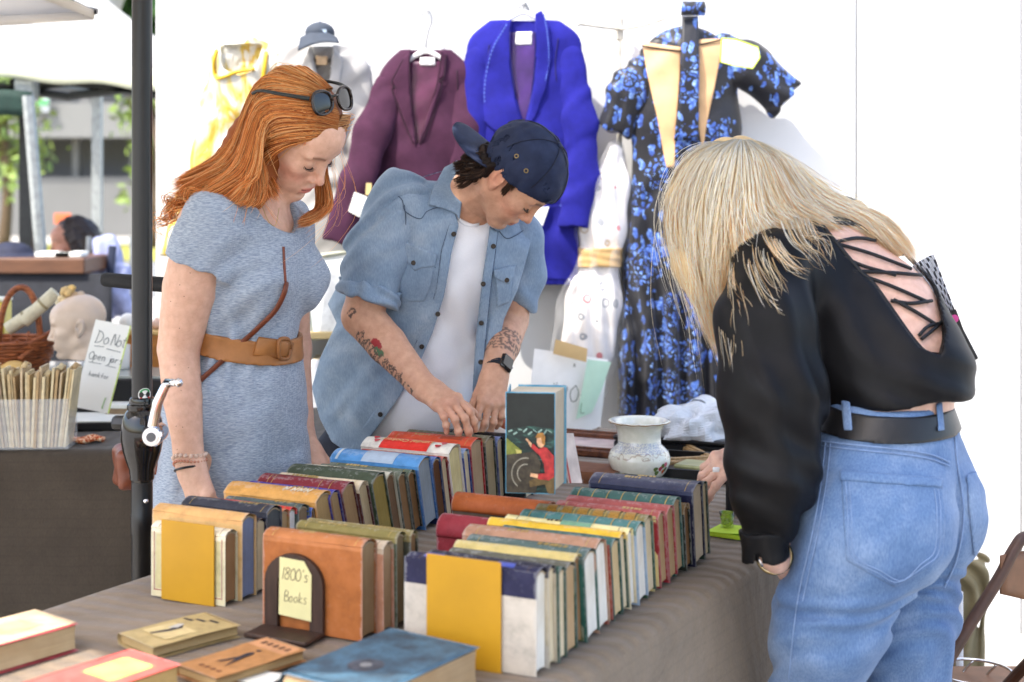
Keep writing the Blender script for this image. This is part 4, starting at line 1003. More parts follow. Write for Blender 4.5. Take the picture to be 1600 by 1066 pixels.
on_cover('blue', 'stamped_centre', [(.14 + .05 * math.cos(a) * .74, .5 + .05 * math.sin(a)) for a in np.linspace(0, 6.1, 18)], INK, .0011, M('stamp_mid', (140, 140, 140), .5))
pl_ = thing('paper_slip', 'small white paper slip at the bottom edge of the table', 'paper slip', (*(Q_(398, 1062)[:2]), TZ + .004), math.radians(-25))
obj('sheet', MB().box((0, 0, .0006), (.075, .05, .0008)), M('white_paper', (236, 236, 228), .8, .04), pl_)
# ---- the upright picture book: dark sea and a figure in red, its own generic picture
bo = bd['cream paper covered book with yellow edged spine under the upright picture book']
up = thing('book', 'upright picture book with a dark sea scene and a figure in a red jumper', 'book', P(790, 770, 2.42), math.radians(-8))
UW, UH, UT = .085, .172, .034
# x across the front cover from the spine, y away (thickness turned to the right), z up
B2 = book_mat((96, 160, 190), 'gloss')
tilt = math.radians(0)
obj('cover', MB().box((UW / 2, 0, UH / 2), (UW, .0026, UH)).box((UW / 2 + .010, .090, UH / 2), (UW, .0026, UH), [[math.cos(.0), 0, 0], [0, 1, 0], [0, 0, 1]]).box((.0, .045, UH / 2), (.0026, .092, UH), [[1, .1, 0], [-.1, 1, 0], [0, 0, 1]]), B2, up)
obj('page_block', MB().add([(.003, .002, .003), (UW - .004, .002, .003), (UW + .006, .087, .003), (.009, .087, .003), (.003, .002, UH - .003), (UW - .004, .002, UH - .003), (UW + .006, .087, UH - .003), (.009, .087, UH - .003)],
    [(0, 1, 5, 4), (1, 2, 6, 5), (2, 3, 7, 6), (3, 0, 4, 7), (4, 5, 6, 7), (3, 2, 1, 0)]), page_mat((222, 214, 196)), up)
PX, PZ = (lambda u: u * UW), (lambda v: (1 - v) * UH)
lay = [0]
def pic(name, pts, rgb, m_=None):
    lay[0] += 1
    o = put(name, MB().prism([(PX(u), PZ(v)) for u, v in pts], 0, .0002, (0, -.0014 - .00025 * lay[0], 0), [[1, 0, 0], [0, 0, 1], [0, -1, 0]]).me(), m_ or M('printp_%d_%d_%d' % rgb, rgb, .45, .45, 110, detail=6), up); return o
n = NT('sea_print', .4); co = n.coord(scale=(1, 1, 3.2), rot=(0, .35, 0))
n.color(n.ramp(n.noise(36, 6, co, .6, .8), [(.40, lin((24, 34, 32))), (.56, lin((34, 58, 54))), (.66, lin((60, 104, 92))), (.76, lin((170, 196, 180)))]))
pic('picture_sea', [(0.02, .01), (.985, .01), (.985, .99), (.02, .99)], INK, n.m)
pic('picture_sky', [(.02, .01), (.985, .01), (.985, .36), (.5, .33), (.02, .37)], (26, 32, 30), M('night_print', (27, 33, 31), .4, .4, 40))
for k in range(9): pic('picture_foam', [(.05 + k * .10, .385 + .03 * math.sin(k * 2.1)), (.13 + k * .10, .37 + .02 * math.sin(k * 1.7)), (.145 + k * .10, .383 + .02 * math.sin(k * 1.7)), (.07 + k * .10, .40 + .03 * math.sin(k * 2.1))], (150, 180, 168))
pic('picture_bank', [(.02, .45), (.32, .57), (.33, .64), (.2, .66), (.02, .70)], (134, 140, 58)); pic('picture_light', [(.2, .56), (.33, .575), (.33, .64), (.26, .63)], (206, 196, 110))
pic('picture_rock', [(.02, .62), (.3, .60), (.62, .58), (.72, .70), (.62, .99), (.02, .99)], (62, 54, 44), M('rock_print', (66, 58, 46), .45, .6, 90))
for r_ in (.26, .16): pic('picture_hoop', [(.42 + r_ * math.cos(a) * 1.15, .80 + r_ * .62 * math.sin(a)) for a in np.linspace(2.2, 4.9, 14)] + [(.42 + (r_ - .02) * math.cos(a) * 1.15, .80 + (r_ - .02) * .62 * math.sin(a)) for a in np.linspace(4.9, 2.2, 14)], (150, 144, 128))
pic('picture_trousers', [(.70, .82), (.99, .80), (.99, .99), (.86, .99), (.80, .90), (.5, .93), (.48, .87)], (104, 84, 50))
pic('picture_jumper', [(.74, .53), (.84, .54), (.98, .62), (.985, .82), (.88, .86), (.66, .85), (.64, .80), (.80, .79), (.78, .70), (.70, .62), (.52, .54), (.56, .50), (.68, .555)], (176, 48, 48))
pic('picture_hand', [(.54, .50), (.44, .45), (.41, .46), (.46, .49), (.52, .54)], (224, 172, 130)); pic('picture_hand', [(.66, .80), (.52, .79), (.50, .825), (.66, .84)], (224, 172, 130))
pic('picture_face', [(.64, .49), (.64, .44), (.70, .41), (.79, .43), (.78, .52), (.73, .54), (.67, .53)], (226, 174, 132))
pic('picture_hair', [(.61, .44), (.66, .395), (.76, .39), (.81, .43), (.80, .51), (.75, .50), (.72, .44), (.66, .445)], (168, 116, 52))
# ---------------------------------------------------------------- small things on the big table
LT = lambda px, py, z=0.: np.array([*Q_(px, py, z)[:2], TZ + z])
n = NT('porcelain', .12, .5); co = n.coord(); n.b.inputs['Coat Weight'].default_value = .5
bl = n.ramp(n.noise(90, 4, co), [(.45, lin((230, 229, 212))), (.62, lin((238, 236, 222)))])
sep = n.n('SeparateXYZ'); tc = n.n('TexCoord'); n.t.links.new(tc.outputs['Object'], sep.inputs[0])
z_ = sep.outputs['Z']
vor = n.n('TexVoronoi', Scale=420.); n.t.links.new(tc.outputs['Object'], vor.inputs['Vector'])
net = n.math('MULTIPLY', n.math('GREATER_THAN', vor.outputs['Distance'], .5), n.math('MULTIPLY', n.math('GREATER_THAN', z_, .068), n.math('LESS_THAN', z_, .092)))
c1 = n.mix(n.math('MULTIPLY', net, .55), bl, lin((120, 132, 176)))
sw_ = n.math('LESS_THAN', n.math('ABSOLUTE', n.math('SUBTRACT', n.math('ADD', z_, n.math('MULTIPLY', n.math('SINE', n.math('MULTIPLY', n.noise(26, 2, co), 40.)), .006)), .062)), .0022)
n.color(n.mix(n.math('MULTIPLY', sw_, .5), c1, lin((150, 112, 78)))); m_porc = n.m
vp = LT(999, 748, .003)
va = thing('vase', 'pale cream porcelain vase with a wide flared rim and flower decoration', 'vase', vp)
prof = [(0, 0), (.042, 0), (.046, .004), (.058, .02), (.0665, .042), (.0675, .056), (.062, .072), (.052, .083), (.0465, .090), (.0465, .110), (.049, .128), (.055, .140), (.0655, .147), (.0668, .1495), (.062, .1505), (.052, .146), (.044, .13), (.0425, .10), (.04, .09), (.02, .05), (0, .045)]
vm = MB().lathe([(r, z * .93) for r, z in prof], n=56); va.scale = (1.1, 1.1, 1.0); obj('vessel', vm, m_porc, va, smooth=True)
for a, rgb, z in ((-.9, (176, 70, 84), .034), (-.72, (190, 96, 60), .026), (-1.02, (96, 120, 66), .024), (-.8, (88, 112, 60), .040), (-.62, (92, 116, 64), .03), (-.68, (200, 110, 120), .042), (-1.1, (104, 124, 72), .034)):
    pz = z; rr = np.interp(pz, [.0186, .039, .052, .067], [.058, .0665, .0675, .062]) + .0004
    pts = []
    for q in np.linspace(0, 5.9, 9):
        aa = a + .085 * math.cos(q) * (1 + .3 * math.sin(3 * q)); z2 = pz + .006 * math.sin(q); r2 = np.interp(z2, [.0186, .039, .052, .067], [.058, .0665, .0675, .062]) + .0006
        pts.append((r2 * math.cos(aa), r2 * math.sin(aa), z2))
    obj('painted_flower', MB().add(pts, [tuple(range(9))]), M('glaze_%d_%d_%d' % rgb, rgb, .2), va)
gp = []
for k in range(60):
    a = k / 60 * 2 * math.pi; gp.append((.0662 * math.cos(a), .0662 * math.sin(a), .1372 + .0008 * math.sin(a * 14)))
obj('rim_line', MB().tube(gp + [gp[0]], .0014, 5), M('rim_brown', (150, 120, 84), .3), va)
n = NT('frame_wood', .45, .4); co = n.coord(scale=(1, 1, 1)); n.color(n.ramp(n.noise(60, 5, co, .6), [(.3, lin((70, 38, 24))), (.7, lin((126, 74, 44)))])); n.bump(n.noise(160, 3, co), .8, .003); m_fw = n.m
M('gilt_carved', (176, 140, 92), .5, .5, 160, .8, 120, spec=.5)
def frame(label, c, yaw, W, H, b, hgt, m_, pic_rgb=None, tiltx=0., group=None, inner=None, name='picture_frame'):
    t = thing(name, label, 'frame', c, yaw, group); t.rotation_euler = (tiltx, 0, yaw)
    for x, y, w_, h_ in ((0, -H / 2 + b / 2, W, b), (0, H / 2 - b / 2, W, b), (-W / 2 + b / 2, 0, b, H - 2 * b - .001), (W / 2 - b / 2, 0, b, H - 2 * b - .001)):
        mb = MB().box((x, y, hgt / 2), (w_, h_, hgt), bev=.004)
        if w_ > h_: mb.box((x, y, hgt + .002), (w_ - .01, h_ * .4, .006), bev=.002)
        else: mb.box((x, y, hgt + .002), (w_ * .4, h_ - .002, .006), bev=.002)
        obj('moulding', mb, m_, t)
    if pic_rgb: obj('picture', MB().box((0, 0, .004), (W - 2 * b, H - 2 * b, .004)), M('pict_%d_%d_%d' % pic_rgb, pic_rgb, .3, .35, 18), t)
    return t
frame('carved dark wooden frame lying behind the pale vase', LT(930, 700), math.radians(-24), .36, .26, .026, .020, m_fw, (206, 186, 180))
frame('second carved frame with a gilt crumbling corner right of the vase', LT(1046, 716), math.radians(14), .15, .30, .028, .024, _mc['gilt_carved'], (70, 56, 44))
b_ = book('brown wooden box shaped book left of the pale vase', (*Q_(935, 742)[:2], TZ + .003), math.radians(-25), .17, .12, .05, (116, 72, 44), BR, flat=True, group='books lying flat at the near end of the table')
bx_ = thing('tray', 'dark tray of small flat things under the far hand', 'tray', LT(1130, 742), math.radians(-20))
obj('tray_base', MB().box((0, 0, .008), (.34, .24, .012), bev=.003), m_black, bx_)
for s_ in (-1, 1): obj('rim', MB().box((s_ * .166, 0, .02), (.008, .24, .02)), m_black, bx_); obj('rim', MB().box((0, s_ * .116, .02), (.323, .008, .02)), m_black, bx_)
for k, (x, y, rgb, l) in enumerate(((-.07, .02, (176, 172, 120), 'olive yellow card case in the dark tray beside the reaching hand'), (.04, .05, (150, 164, 184), 'pale blue card case in the dark tray beside the reaching hand'))):
    q = thing('card_case', l, 'case', LT(1130, 742) + [x + .02, y - .02, .015], math.radians(-30 + 8 * k)); obj('shell', MB().box((0, 0, .006), (.12, .08, .012), bev=.004), M('card_%d' % k, rgb, .3), q)
# a wrinkled clear plastic bag
def crumple(label, c, rx, ry, h, seed, m_, name='plastic_bag', cat='bag'):
    r = np.random.default_rng(seed); G = []
    for i in range(22):
        v = i / 21; row_ = []
        for j in range(48):
            a = j / 48 * 2 * math.pi; rr = math.cos(v * 1.5) ** .6
            p = np.array([[rx * rr * math.cos(a), ry * rr * math.sin(a), h * math.sin(v * 1.5)]])
            k = 1 + .16 * wob(p, 22, seed)[0] + .05 * wob(p, 50, seed + 1)[0] - .16 * abs(wob(p, 26, seed + 2)[0]); row_.append(tuple((p[0] * [k, k, max(.1, k)]).tolist()))
        G.append(row_)
    o = obj(name, MB().grid(G, .0008, closed=True), m_, loc=c); return tag(o, label, cat)
n = NT('clear_plastic', .10, .5); n.b.inputs['Base Color'].default_value = (.93, .95, .97, 1); n.b.inputs['Alpha'].default_value = .55; n.b.inputs['Transmission Weight'].default_value = .0
n.bump(n.noise(60, 4, n.coord(), .6, 1.), .8, .01); m_plas = n.m
pb = LT(1100, 712); crumple('crumpled clear plastic bag on the dark case below the floral dress', (pb[0], pb[1] + .08, TZ + .04), .15, .10, .09, 4, m_plas)
ca = thing('case', 'flat black case at the far end of the table under the plastic bag', 'case', (pb[0] + .0, pb[1] + .12, TZ + .003), math.radians(-20))
obj('lid', MB().box((0, 0, .032), (.40, .26, .014), bev=.005), M('case_black', (22, 22, 25), .35), ca); obj('tray', MB().box((0, 0, .012), (.396, .256, .024), bev=.004), _mc['case_black'], ca)
ca2 = thing('case', 'black box standing at the table end behind the navy volume', 'case', P(1185, 800, 3.0) * [1, 1, 0] + [0, 0, TZ + .003], math.radians(-25))
obj('body', MB().box((.0, .05, .04), (.14, .12, .08), bev=.006), _mc['case_black'], ca2); obj('lid', MB().box((.0, .05, .086), (.146, .126, .010), bev=.003), _mc['case_black'], ca2)
gl = thing('glass', 'small clear glass standing behind the last dark green book', 'glass', P(1136, 790, 2.86) * [1, 1, 0] + [0, 0, TZ + .003])
n = NT('glass', .02, .5); n.b.inputs['Transmission Weight'].default_value = 1.; n.b.inputs['IOR'].default_value = 1.45; m_glass = n.m
obj('vessel', MB().lathe([(0, 0), (.014, 0), (.015, .004), (.012, .02), (.016, .04), (.015, .04), (.011, .02), (.0, .006)], n=24), m_glass, gl, smooth=True)
nt_ = thing('sticky_pad', 'lime green sticky note pad at the table edge by the black sleeve', 'note pad', P(1143, 836, 2.84) * [1, 1, 0] + [0, 0, TZ + .003], math.radians(-32))
obj('sheets', MB().box((0, 0, .005), (.075, .075, .009), bev=.001), M('lime', (196, 232, 60), .7, .06), nt_)
obj('top_sheet', MB().grid([[(x - .0375, y - .0375, .0102 + .004 * (x / .075) ** 3) for x in np.linspace(0, .075, 6)] for y in np.linspace(0, .075, 6)], .0004), _mc['lime'], nt_)
# the book being browsed with its pages open, and papers beside it
bk = book('black book the man is opening with pale pages flared', (*Q_(763, 775)[:2], TZ + .003), YAW, .2, .142, .038, (20, 22, 24), CR, math.radians(6), None, 'gloss')
bk.location = (*P(765, 700, 3.20)[:2], TZ + .006)
G = [[P(738 + 60 * u, 672 + 22 * u - 26 * v * (1 - .3 * u), 3.24 + .05 * v) for u in np.linspace(0, 1, 8)] for v in np.linspace(0, 1, 8)]
fl = obj('flared_page', MB().grid(G, .0006), M('old_page', (226, 208, 188), .8), bk, smooth=True, world=True)
b2 = book('terracotta covered book with cream edges beside the man\'s left hand', (*P(778, 690, 3.36)[:2], TZ + .003), math.radians(-14), .16, .148, .040, (186, 104, 74), CR, .0)
pa = thing('leaflet', 'white leaflet with red border leaning against the upright picture book', 'leaflet', P(905, 760, 2.60), math.radians(-20))
obj('sheet', MB().grid([[P(888 + 22 * u - 14 * v, 755 - 78 * v, 2.56 + .04 * v + .02 * u) for u in np.linspace(0, 1, 6)] for v in np.linspace(0, 1, 6)], .0008), M('leaf_paper', (236, 226, 222), .5), pa, world=True)
obj('border', MB().grid([[P(890 + 3 * u - 14 * v, 755 - 76 * v, 2.556 + .04 * v) for u in (0, 1)] for v in np.linspace(0, 1, 6)], .0006), M('leaf_red', (190, 100, 96), .5), pa, world=True)
# ---------------------------------------------------------------- left table: documents, sign, basket, mannequin head ...
def at(px, py, d, z): p = P(px, py, d); p[2] = z; return p
bin_ = thing('document_bin', 'clear bin stuffed with yellowed old pamphlets on the left table', 'bin', at(52, 700, 3.80, TZ + .003), math.radians(4))
n = NT('clear_bin', .08, .5); n.b.inputs['Alpha'].default_value = .16; n.b.inputs['Base Color'].default_value = (.9, .93, .95, 1); m_bin = n.m
for a, b, c_, d_ in ((0, -.05, .205, .002), (0, .05, .205, .002), (-.1035, 0, .002, .098), (.1035, 0, .002, .098)): obj('side', MB().box((a, b, .068), (c_, d_, .13)), m_bin, bin_)
obj('bottom', MB().box((0, 0, .0015), (.207, .10, .003)), m_bin, bin_)
ORD = 'first second third fourth fifth sixth seventh eighth ninth tenth eleventh twelfth'.split()
def pam_label(i):
    tone = ['ochre', 'tan', 'ivory', 'brown', 'sand'][i % 5]
    return '%s pamphlet in the clear bin, %s' % (tone, 'leftmost of all' if i == 0 else 'rightmost of all' if i == 22 else 'in the middle of all' if i == 11 else '%s from its left side' % ORD[i] if i < 11 else '%s from its right side' % ORD[22 - i])
for i in range(23):
    x = -.094 + i * .0084; hh = .185 + .03 * rng.random(); rgb = [(214, 198, 160), (196, 172, 130), (226, 216, 192), (176, 148, 108), (204, 182, 148)][i % 5]
    lean = .16 * (x / .1) + rng.normal(0, .02); A = frame3([math.cos(lean), 0, -math.sin(lean)])
    q = thing('pamphlet', pam_label(i), 'pamphlet', bin_.matrix_basis @ Vector((x, rng.uniform(-.012, .012), .004)), math.radians(4) + rng.normal(0, .03), 'pamphlets in the clear bin')
    th = rng.uniform(.004, .0075)
    mb = MB().box(np.array([0, 0, hh / 2]) @ A + [lean * .0, 0, 0], (th, .082, hh), A); obj('cover', mb, M('pam%d' % (i % 5), rgb, .8, .3, 50), q)
    if i % 3 == 0: obj('curled_corner', MB().tube([np.array([0, -.02, hh]) @ A, np.array([.004, -.006, hh + .012]) @ A, np.array([.010, .01, hh + .006]) @ A], [.008, .007, .003], 7, flat=((0, 1, 0), .4)), M('pam%d' % ((i + 2) % 5), rgb, .8), q, smooth=True)
dc = thing('display_case', 'flat glass topped display case behind the sign on the left table', 'display case', at(110, 600, 4.42, TZ + .003), 0)
obj('box', MB().box((0, 0, .062), (.78, .40, .12), bev=.004), _mc['case_black'], dc)
obj('glass_top', MB().box((0, 0, .1255), (.75, .37, .006)), M('case_glass', (172, 178, 172), .05, .12, 3, spec=.8), dc)
c3 = thing('display_case', 'low black rimmed tray holding white papers at the foot of the sign', 'display case', at(128, 655, 4.12, TZ + .003), math.radians(6))
obj('tray', MB().box((0, 0, .012), (.26, .18, .024), bev=.003), _mc['case_black'], c3); obj('papers', MB().box((0, 0, .0255), (.245, .165, .003)), M('white_paper', (236, 236, 228), .8), c3)
n = NT('sign_card', .45, .4); n.b.inputs['Base Color'].default_value = lin((240, 240, 234)); sgm = n.m
sg = thing('sign', 'white handwritten card reading Do Not Open Jars leaning beside the pole', 'sign', at(142, 640, 4.05, TZ + .06), 0); sg.rotation_euler = (math.radians(-14), math.radians(11), 0)
obj('card', MB().prism([(-.052, 0), (.052, .0), (.052, .255), (-.052, .255)], 0, .002, (0, 0, 0), [[1, 0, 0], [0, 0, 1], [0, -1, 0]]), sgm, sg)
for nm, x0, x1 in (('edge_stripe', .049, .0525),): obj(nm, MB().box(((x0 + x1) / 2, -.0025, .128), (x1 - x0, .0012, .256)), M('sign_lime', (206, 226, 120), .5), sg)
mb = MB(); o_ = (0, -.003, 0)
handwrite('Do', -.042, .190, .036, mb, .62, .0009, o_); handwrite('Not', .004, .190, .034, mb, .42, .0009, o_)
mb.tube([(-.036, -.003, .180), (-.008, -.003, .182)], .0009, 4); mb.tube([(.0, -.003, .178), (.042, -.003, .176)], .0009, 4)
handwrite('Open', -.046, .142, .022, mb, .56, .0008, o_); handwrite('jars', .010, .142, .022, mb, .56, .0008, o_); mb.tube([(-.04, -.003, .132), (-.004, -.003, .133)], .0007, 4); mb.tube([(.008, -.003, .131), (.04, -.003, .130)], .0007, 4)
handwrite('Thank', -.042, .094, .014, mb, .62, .0006, o_); handwrite('for', .002, .094, .014, mb, .6, .0006, o_)
obj('handwriting', mb, M('biro', (110, 116, 120), .7), sg); mb = MB(); handwrite('l', .02, .012, .03, mb, .6, .0012, o_); obj('green_mark', mb, M('marker', (120, 170, 70), .7), sg)
# wicker basket
n = NT('wicker', .55, .35); co = n.coord(scale=(1, 1, 3)); n.color(n.ramp(n.noise(40, 4, co), [(.3, lin((96, 48, 26))), (.7, lin((166, 96, 54)))])); n.bump(n.noise(120, 2, co), .5, .002); m_wick = n.m
bc = at(8, 600, 4.38, TZ + .132); bk_ = thing('basket', 'brown wicker basket with a tall hoop handle on the left table', 'basket', bc)
for k in range(9):
    z = .008 + k * .0105; r0 = .105 + .03 * (k / 8); pts = []
    for i in range(73):
        a = i / 72 * 2 * math.pi; pts.append((r0 * 1.15 * math.cos(a) + .0, r0 * math.sin(a), z + .0)); pts[-1] = tuple(np.array(pts[-1]) * [1 + .018 * math.sin(a * 18 + k * math.pi), 1 + .018 * math.sin(a * 18 + k * math.pi), 1])
    obj('weave_ring', MB().tube(pts, .0062, 6), m_wick, bk_, smooth=True)
for i in range(18):
    a = i / 18 * 2 * math.pi; obj('stake', MB().tube([(.118 * 1.15 * math.cos(a) * .9, .105 * math.sin(a) * .92, 0), (.136 * 1.15 * math.cos(a), .136 * math.sin(a), .105)], .004, 5), m_wick, bk_)
obj('bottom', MB().lathe([(0, 0), (.105, 0), (.105, .006), (0, .006)], n=24), m_wick, bk_)
obj('handle', MB().tube(catmull([(-.05 + .03, .0, .02), (-.045 + .03, .0, .14), (-.02 + .03, 0, .225), (.02 + .03, 0, .255), (.055 + .03, 0, .225), (.075 + .03, 0, .14), (.078 + .03, 0, .02)], 30), .010, 10), m_wick, bk_, smooth=True)
obj('rim_loop', MB().tube(catmull([(.10, -.10, .085), (.14, -.06, .11), (.15, 0, .12), (.09, -.13, .05)], 14), .008, 8), m_wick, bk_, smooth=True)
for i, (px, py, ln, ang, l) in enumerate(((62, 480, .13, -.75, 'pale rolled cloth sticking out of the wicker basket, nearest the mannequin head'), (34, 500, .10, -.6, 'short pale roll leaning in the wicker basket below the hoop handle'))):
    q = thing('fabric_roll', l, 'fabric roll', P(px, py, 4.36)); d_ = np.array([math.cos(-ang), .1, math.sin(-ang)])
    obj('roll', MB().tube([-d_ * ln / 2, d_ * ln / 2], .021, 14), M('roll%d' % i, (200, 194, 170), .8), q, auto=40); obj('tie', MB().tube([d_ * .01, d_ * .018], .0222, 14), M('rolltie', (140, 130, 100), .8), q)
# mannequin head, seen in profile looking left
mq = thing('mannequin_head', 'bald white mannequin head in profile resting on the left table', 'mannequin head', at(118, 548, 4.30, TZ + .132))
S = SDF(); hd = Head(P(124, 513, 4.30), rotm((-.97, -.20, -.15), (-.15, 0, 1)), .80).build(S)
S.chain([hd.w((-.03, 0, -.05)), hd.w((-.04, 0, -.12)), hd.w((-.02, 0, -.135))], [.050, .052, .062], .02); S.half(hd.w((0, 0, -.115)), (0, 0, -1), .002)
mh = cloth(S, .0034, 'head', M('mannequin', (206, 186, 168), .35, .12, 14, spec=.4), mq)
for i, (px, py, r_, rgb) in enumerate(((105, 460, .022, (206, 176, 122)), (118, 466, .017, (188, 160, 128)), (98, 470, .016, (222, 202, 160)), (112, 452, .012, (226, 190, 120)), (126, 462, .012, (200, 180, 160)), (92, 476, .012, (210, 200, 170)))):
    q = thing('dried_flower', ['large tan', 'mauve tan', 'pale cream', 'small ochre', 'greyish', 'tiny ivory'][i] + ' dried flower on the crown of the mannequin head', 'flower', P(px, py, 4.30), 0, 'dried flowers on the mannequin head')
    for k in range(11):
        a = k * 2.4; ph = .25 + k * .11; d_ = np.array([math.cos(a) * math.sin(ph), math.sin(a) * math.sin(ph), math.cos(ph)])
        obj('petal', MB().lathe([(0, 0), (r_ * .42, r_ * .35), (r_ * .5, r_ * .8), (r_ * .2, r_ * 1.15), (0, r_ * 1.1)], (0, 0, 0), 6, frame3(np.cross(d_, [.3, .2, .9]), d_)), M('petal%d' % i, rgb, .8), q, smooth=True)
rd_ = thing('bread_roll', 'round golden bun shaped ornament in front of the wicker basket', 'bun', at(22, 548, 4.24, TZ + .132)); rS = SDF(); c0_ = np.array(rd_.location)
rS.el(c0_ + [0, 0, .022], (.036, .03, .024)); rS.el(c0_ + [-.03, -.01, .016], (.02, .02, .017), k=.006); cloth(rS, .004, 'crust', M('bun', (214, 176, 106), .5, .25, 20), rd_)
yb = thing('tin_box', 'yellow green tin box at the left edge behind the basket handle', 'box', at(-8, 560, 4.55, TZ + .132)); obj('body', MB().box((0, 0, .10), (.085, .07, .20), bev=.003), M('tin', (196, 180, 66), .4), yb); obj('lid', MB().box((0, 0, .205), (.09, .075, .012), bev=.003), M('tin_lid', (216, 214, 196), .4), yb)
wb = thing('wooden_box', 'orange brown wooden box behind the umbrella pole', 'box', at(226, 560, 4.52, TZ + .003)); obj('body', MB().box((0, 0, .115), (.155, .14, .23), bev=.003), M('box_wood', (176, 112, 46), .5, .25, 10, stretch=(1, 1, 6)), wb); obj('lid', MB().box((0, 0, .236), (.165, .15, .014), bev=.003), M('box_lid', (212, 176, 112), .5), wb)
mg = thing('mug', 'white china mug with a loop handle behind the sign', 'mug', at(190, 560, 4.40, TZ + .132)); m_ch = M('china', (226, 224, 218), .15, .04)
obj('vessel', MB().lathe([(0, 0), (.022, 0), (.025, .01), (.027, .075), (.024, .075), (.022, .01), (0, .008)], n=28), m_ch, mg, smooth=True); obj('handle', MB().tube(catmull([(-.026, -.01, .068), (-.048, -.012, .06), (-.056, -.012, .035), (-.06, -.012, .01)], 16), .0055, 8), m_ch, mg, smooth=True)
eg = thing('china_egg', 'white china egg on the wooden box left of the pole', 'ornament', at(199, 470, 4.45, TZ + .245)); obj('shell', MB().lathe([(.026 * math.sin(a), .028 - .028 * math.cos(a)) for a in np.linspace(0, math.pi, 14)], n=22), m_ch, eg, smooth=True)
for i, (px, rgb, l) in enumerate(((245, (206, 170, 150), 'pinkish shell ornament on the wooden box right of the pole'), (257, (232, 226, 224), 'white shell ornament on the wooden box right of the pole'))):
    q = thing('shell_ornament', l, 'ornament', at(px, 470, 4.50, TZ + .246)); mb = MB()
    obj('shell', MB().lathe([(.0, 0), (.02, .003), (.024, .014), (.014, .026), (.005, .034), (0, .036)], n=10), M('shell%d' % i, rgb, .3), q, smooth=True)
pk_ = thing('small_box', 'low brown cardboard box with a white lid left of the pole', 'box', at(193, 640, 4.20, TZ + .003), math.radians(-8)); obj('body', MB().box((0, 0, .022), (.085, .07, .044), bev=.002), M('kraft', (146, 124, 98), .8), pk_); obj('lid', MB().box((.0, 0, .050), (.095, .08, .012), bev=.002), M('white_paper', (236, 236, 228), .8), pk_)
fg = thing('framed_glass', 'flat glass tray with a black rim behind the pole', 'tray', at(232, 600, 4.40, TZ + .003), 0); obj('rim', MB().box((0, .02, .045), (.24, .2, .09), bev=.003), _mc['case_black'], fg); obj('glass', MB().box((0, .02, .0925), (.225, .185, .004)), _mc['case_glass'], fg)
rs = thing('fabric_scrap', 'folded orange red patterned fabric scrap beside the clear bin', 'fabric', at(132, 682, 3.86, TZ + .003), math.radians(4))
n = NT('scrap', .8); co = n.coord(); n.color(n.ramp(n.noise(150, 3, co), [(.42, lin((176, 66, 30))), (.5, lin((222, 130, 70))), (.6, lin((240, 214, 180)))]))
obj('cloth', MB().grid([[(x - .05, y - .02, .010 + .004 * math.sin(x * 90 + y * 40) + .003 * math.sin(y * 160)) for x in np.linspace(0, .1, 16)] for y in np.linspace(0, .05, 8)], .008), n.m, rs, smooth=True)
# ---------------------------------------------------------------- cloth pieces cut from a body surface by an outline
def polysd(q, poly):
    """signed distance of 2d points to a polygon, negative inside"""
    v = np.asarray(poly, float); n_ = len(v); d = np.full(len(q), 1e9); ins = np.zeros(len(q), bool)
    for i in range(n_):
        a, b = v[i], v[(i + 1) % n_]; e = b - a; w_ = q - a
        t = np.clip(w_ @ e / (e @ e + 1e-12), 0, 1); r = w_ - t[:, None] * e; d = np.minimum(d, (r * r).sum(1))
        c = (a[1] <= q[:, 1]) != (b[1] <= q[:, 1]); x = a[0] + (q[:, 1] - a[1]) * e[0] / np.where(abs(e[1]) < 1e-12, 1e-12, e[1]); ins ^= c & (q[:, 0] < x)
    d = np.sqrt(d); return np.where(ins, -d, d)
def proj(p): y = np.maximum(p[:, 1], .2); return np.column_stack([CX + F * p[:, 0] / y, HY + F * (CAMZ - p[:, 2]) / y])
def outline(poly, d0):
    """the prism that the outline (photo points) sweeps near depth d0, as a distance in metres"""
    v = np.asarray(poly, float); c = v.mean(0); r = np.linalg.norm(v - c, axis=1).max()
    def f(p):
        q = proj(p); far = np.linalg.norm(q - c, axis=1) > r + 60; o = np.full(len(p), .05)
        if (~far).any(): o[~far] = polysd(q[~far], v) * d0 / F
        return o
    f.c = c; f.r = r; return f
def patch_of(S, poly, d0, off, h, name, m, parent, depth=.25, thick=.006, paint=None, front=True, seam=0.):
    """a piece of cloth lying on the surface of S: everything within the outline, raised by off"""
    T = SDF(); T.p = list(S.p); T.post = list(S.post); T.warp = S.warp; O = outline(poly, d0)
    lo = np.array([1e9] * 3); hi = -lo
    for px, py in poly:
        for d in (d0 - depth, d0 + depth * .4): q = P(px, py, d); lo = np.minimum(lo, q); hi = np.maximum(hi, q)
    if front: T.post.append(lambda p, d: np.maximum(np.maximum(np.maximum(d - off, -(d + thick - off)), O(p)), p[:, 1] - (d0 + depth * .4)))
    V, Q = mesh_sdf(T, h, lo - .01, hi + .01, B=10, slack=2.2)
    if not len(Q): print('EMPTY PATCH', name); return None
    me = mesh_np(V, Q, name)
    if paint is not None: vcol(me, paint(V))
    return put(name, me, m, parent, smooth=True, world=True)
def on_surface(S, pts, d0, off=.001, it=10):
    """the points of the surface of S that photo points (px, py) look at, searched from in front"""
    out = []
    for px, py in pts:
        a = P(px, py, d0 - .35); b = P(px, py, d0 + .15); L = np.linalg.norm(b - a); u = (b - a) / L; t = 0.
        for _ in range(60):
            d = S.eval((a + u * t)[None])[0] - off
            if d < .0004 or t > L: break
            t += max(d * .7, .0006)
        out.append(a + u * t)
    return np.array(out)
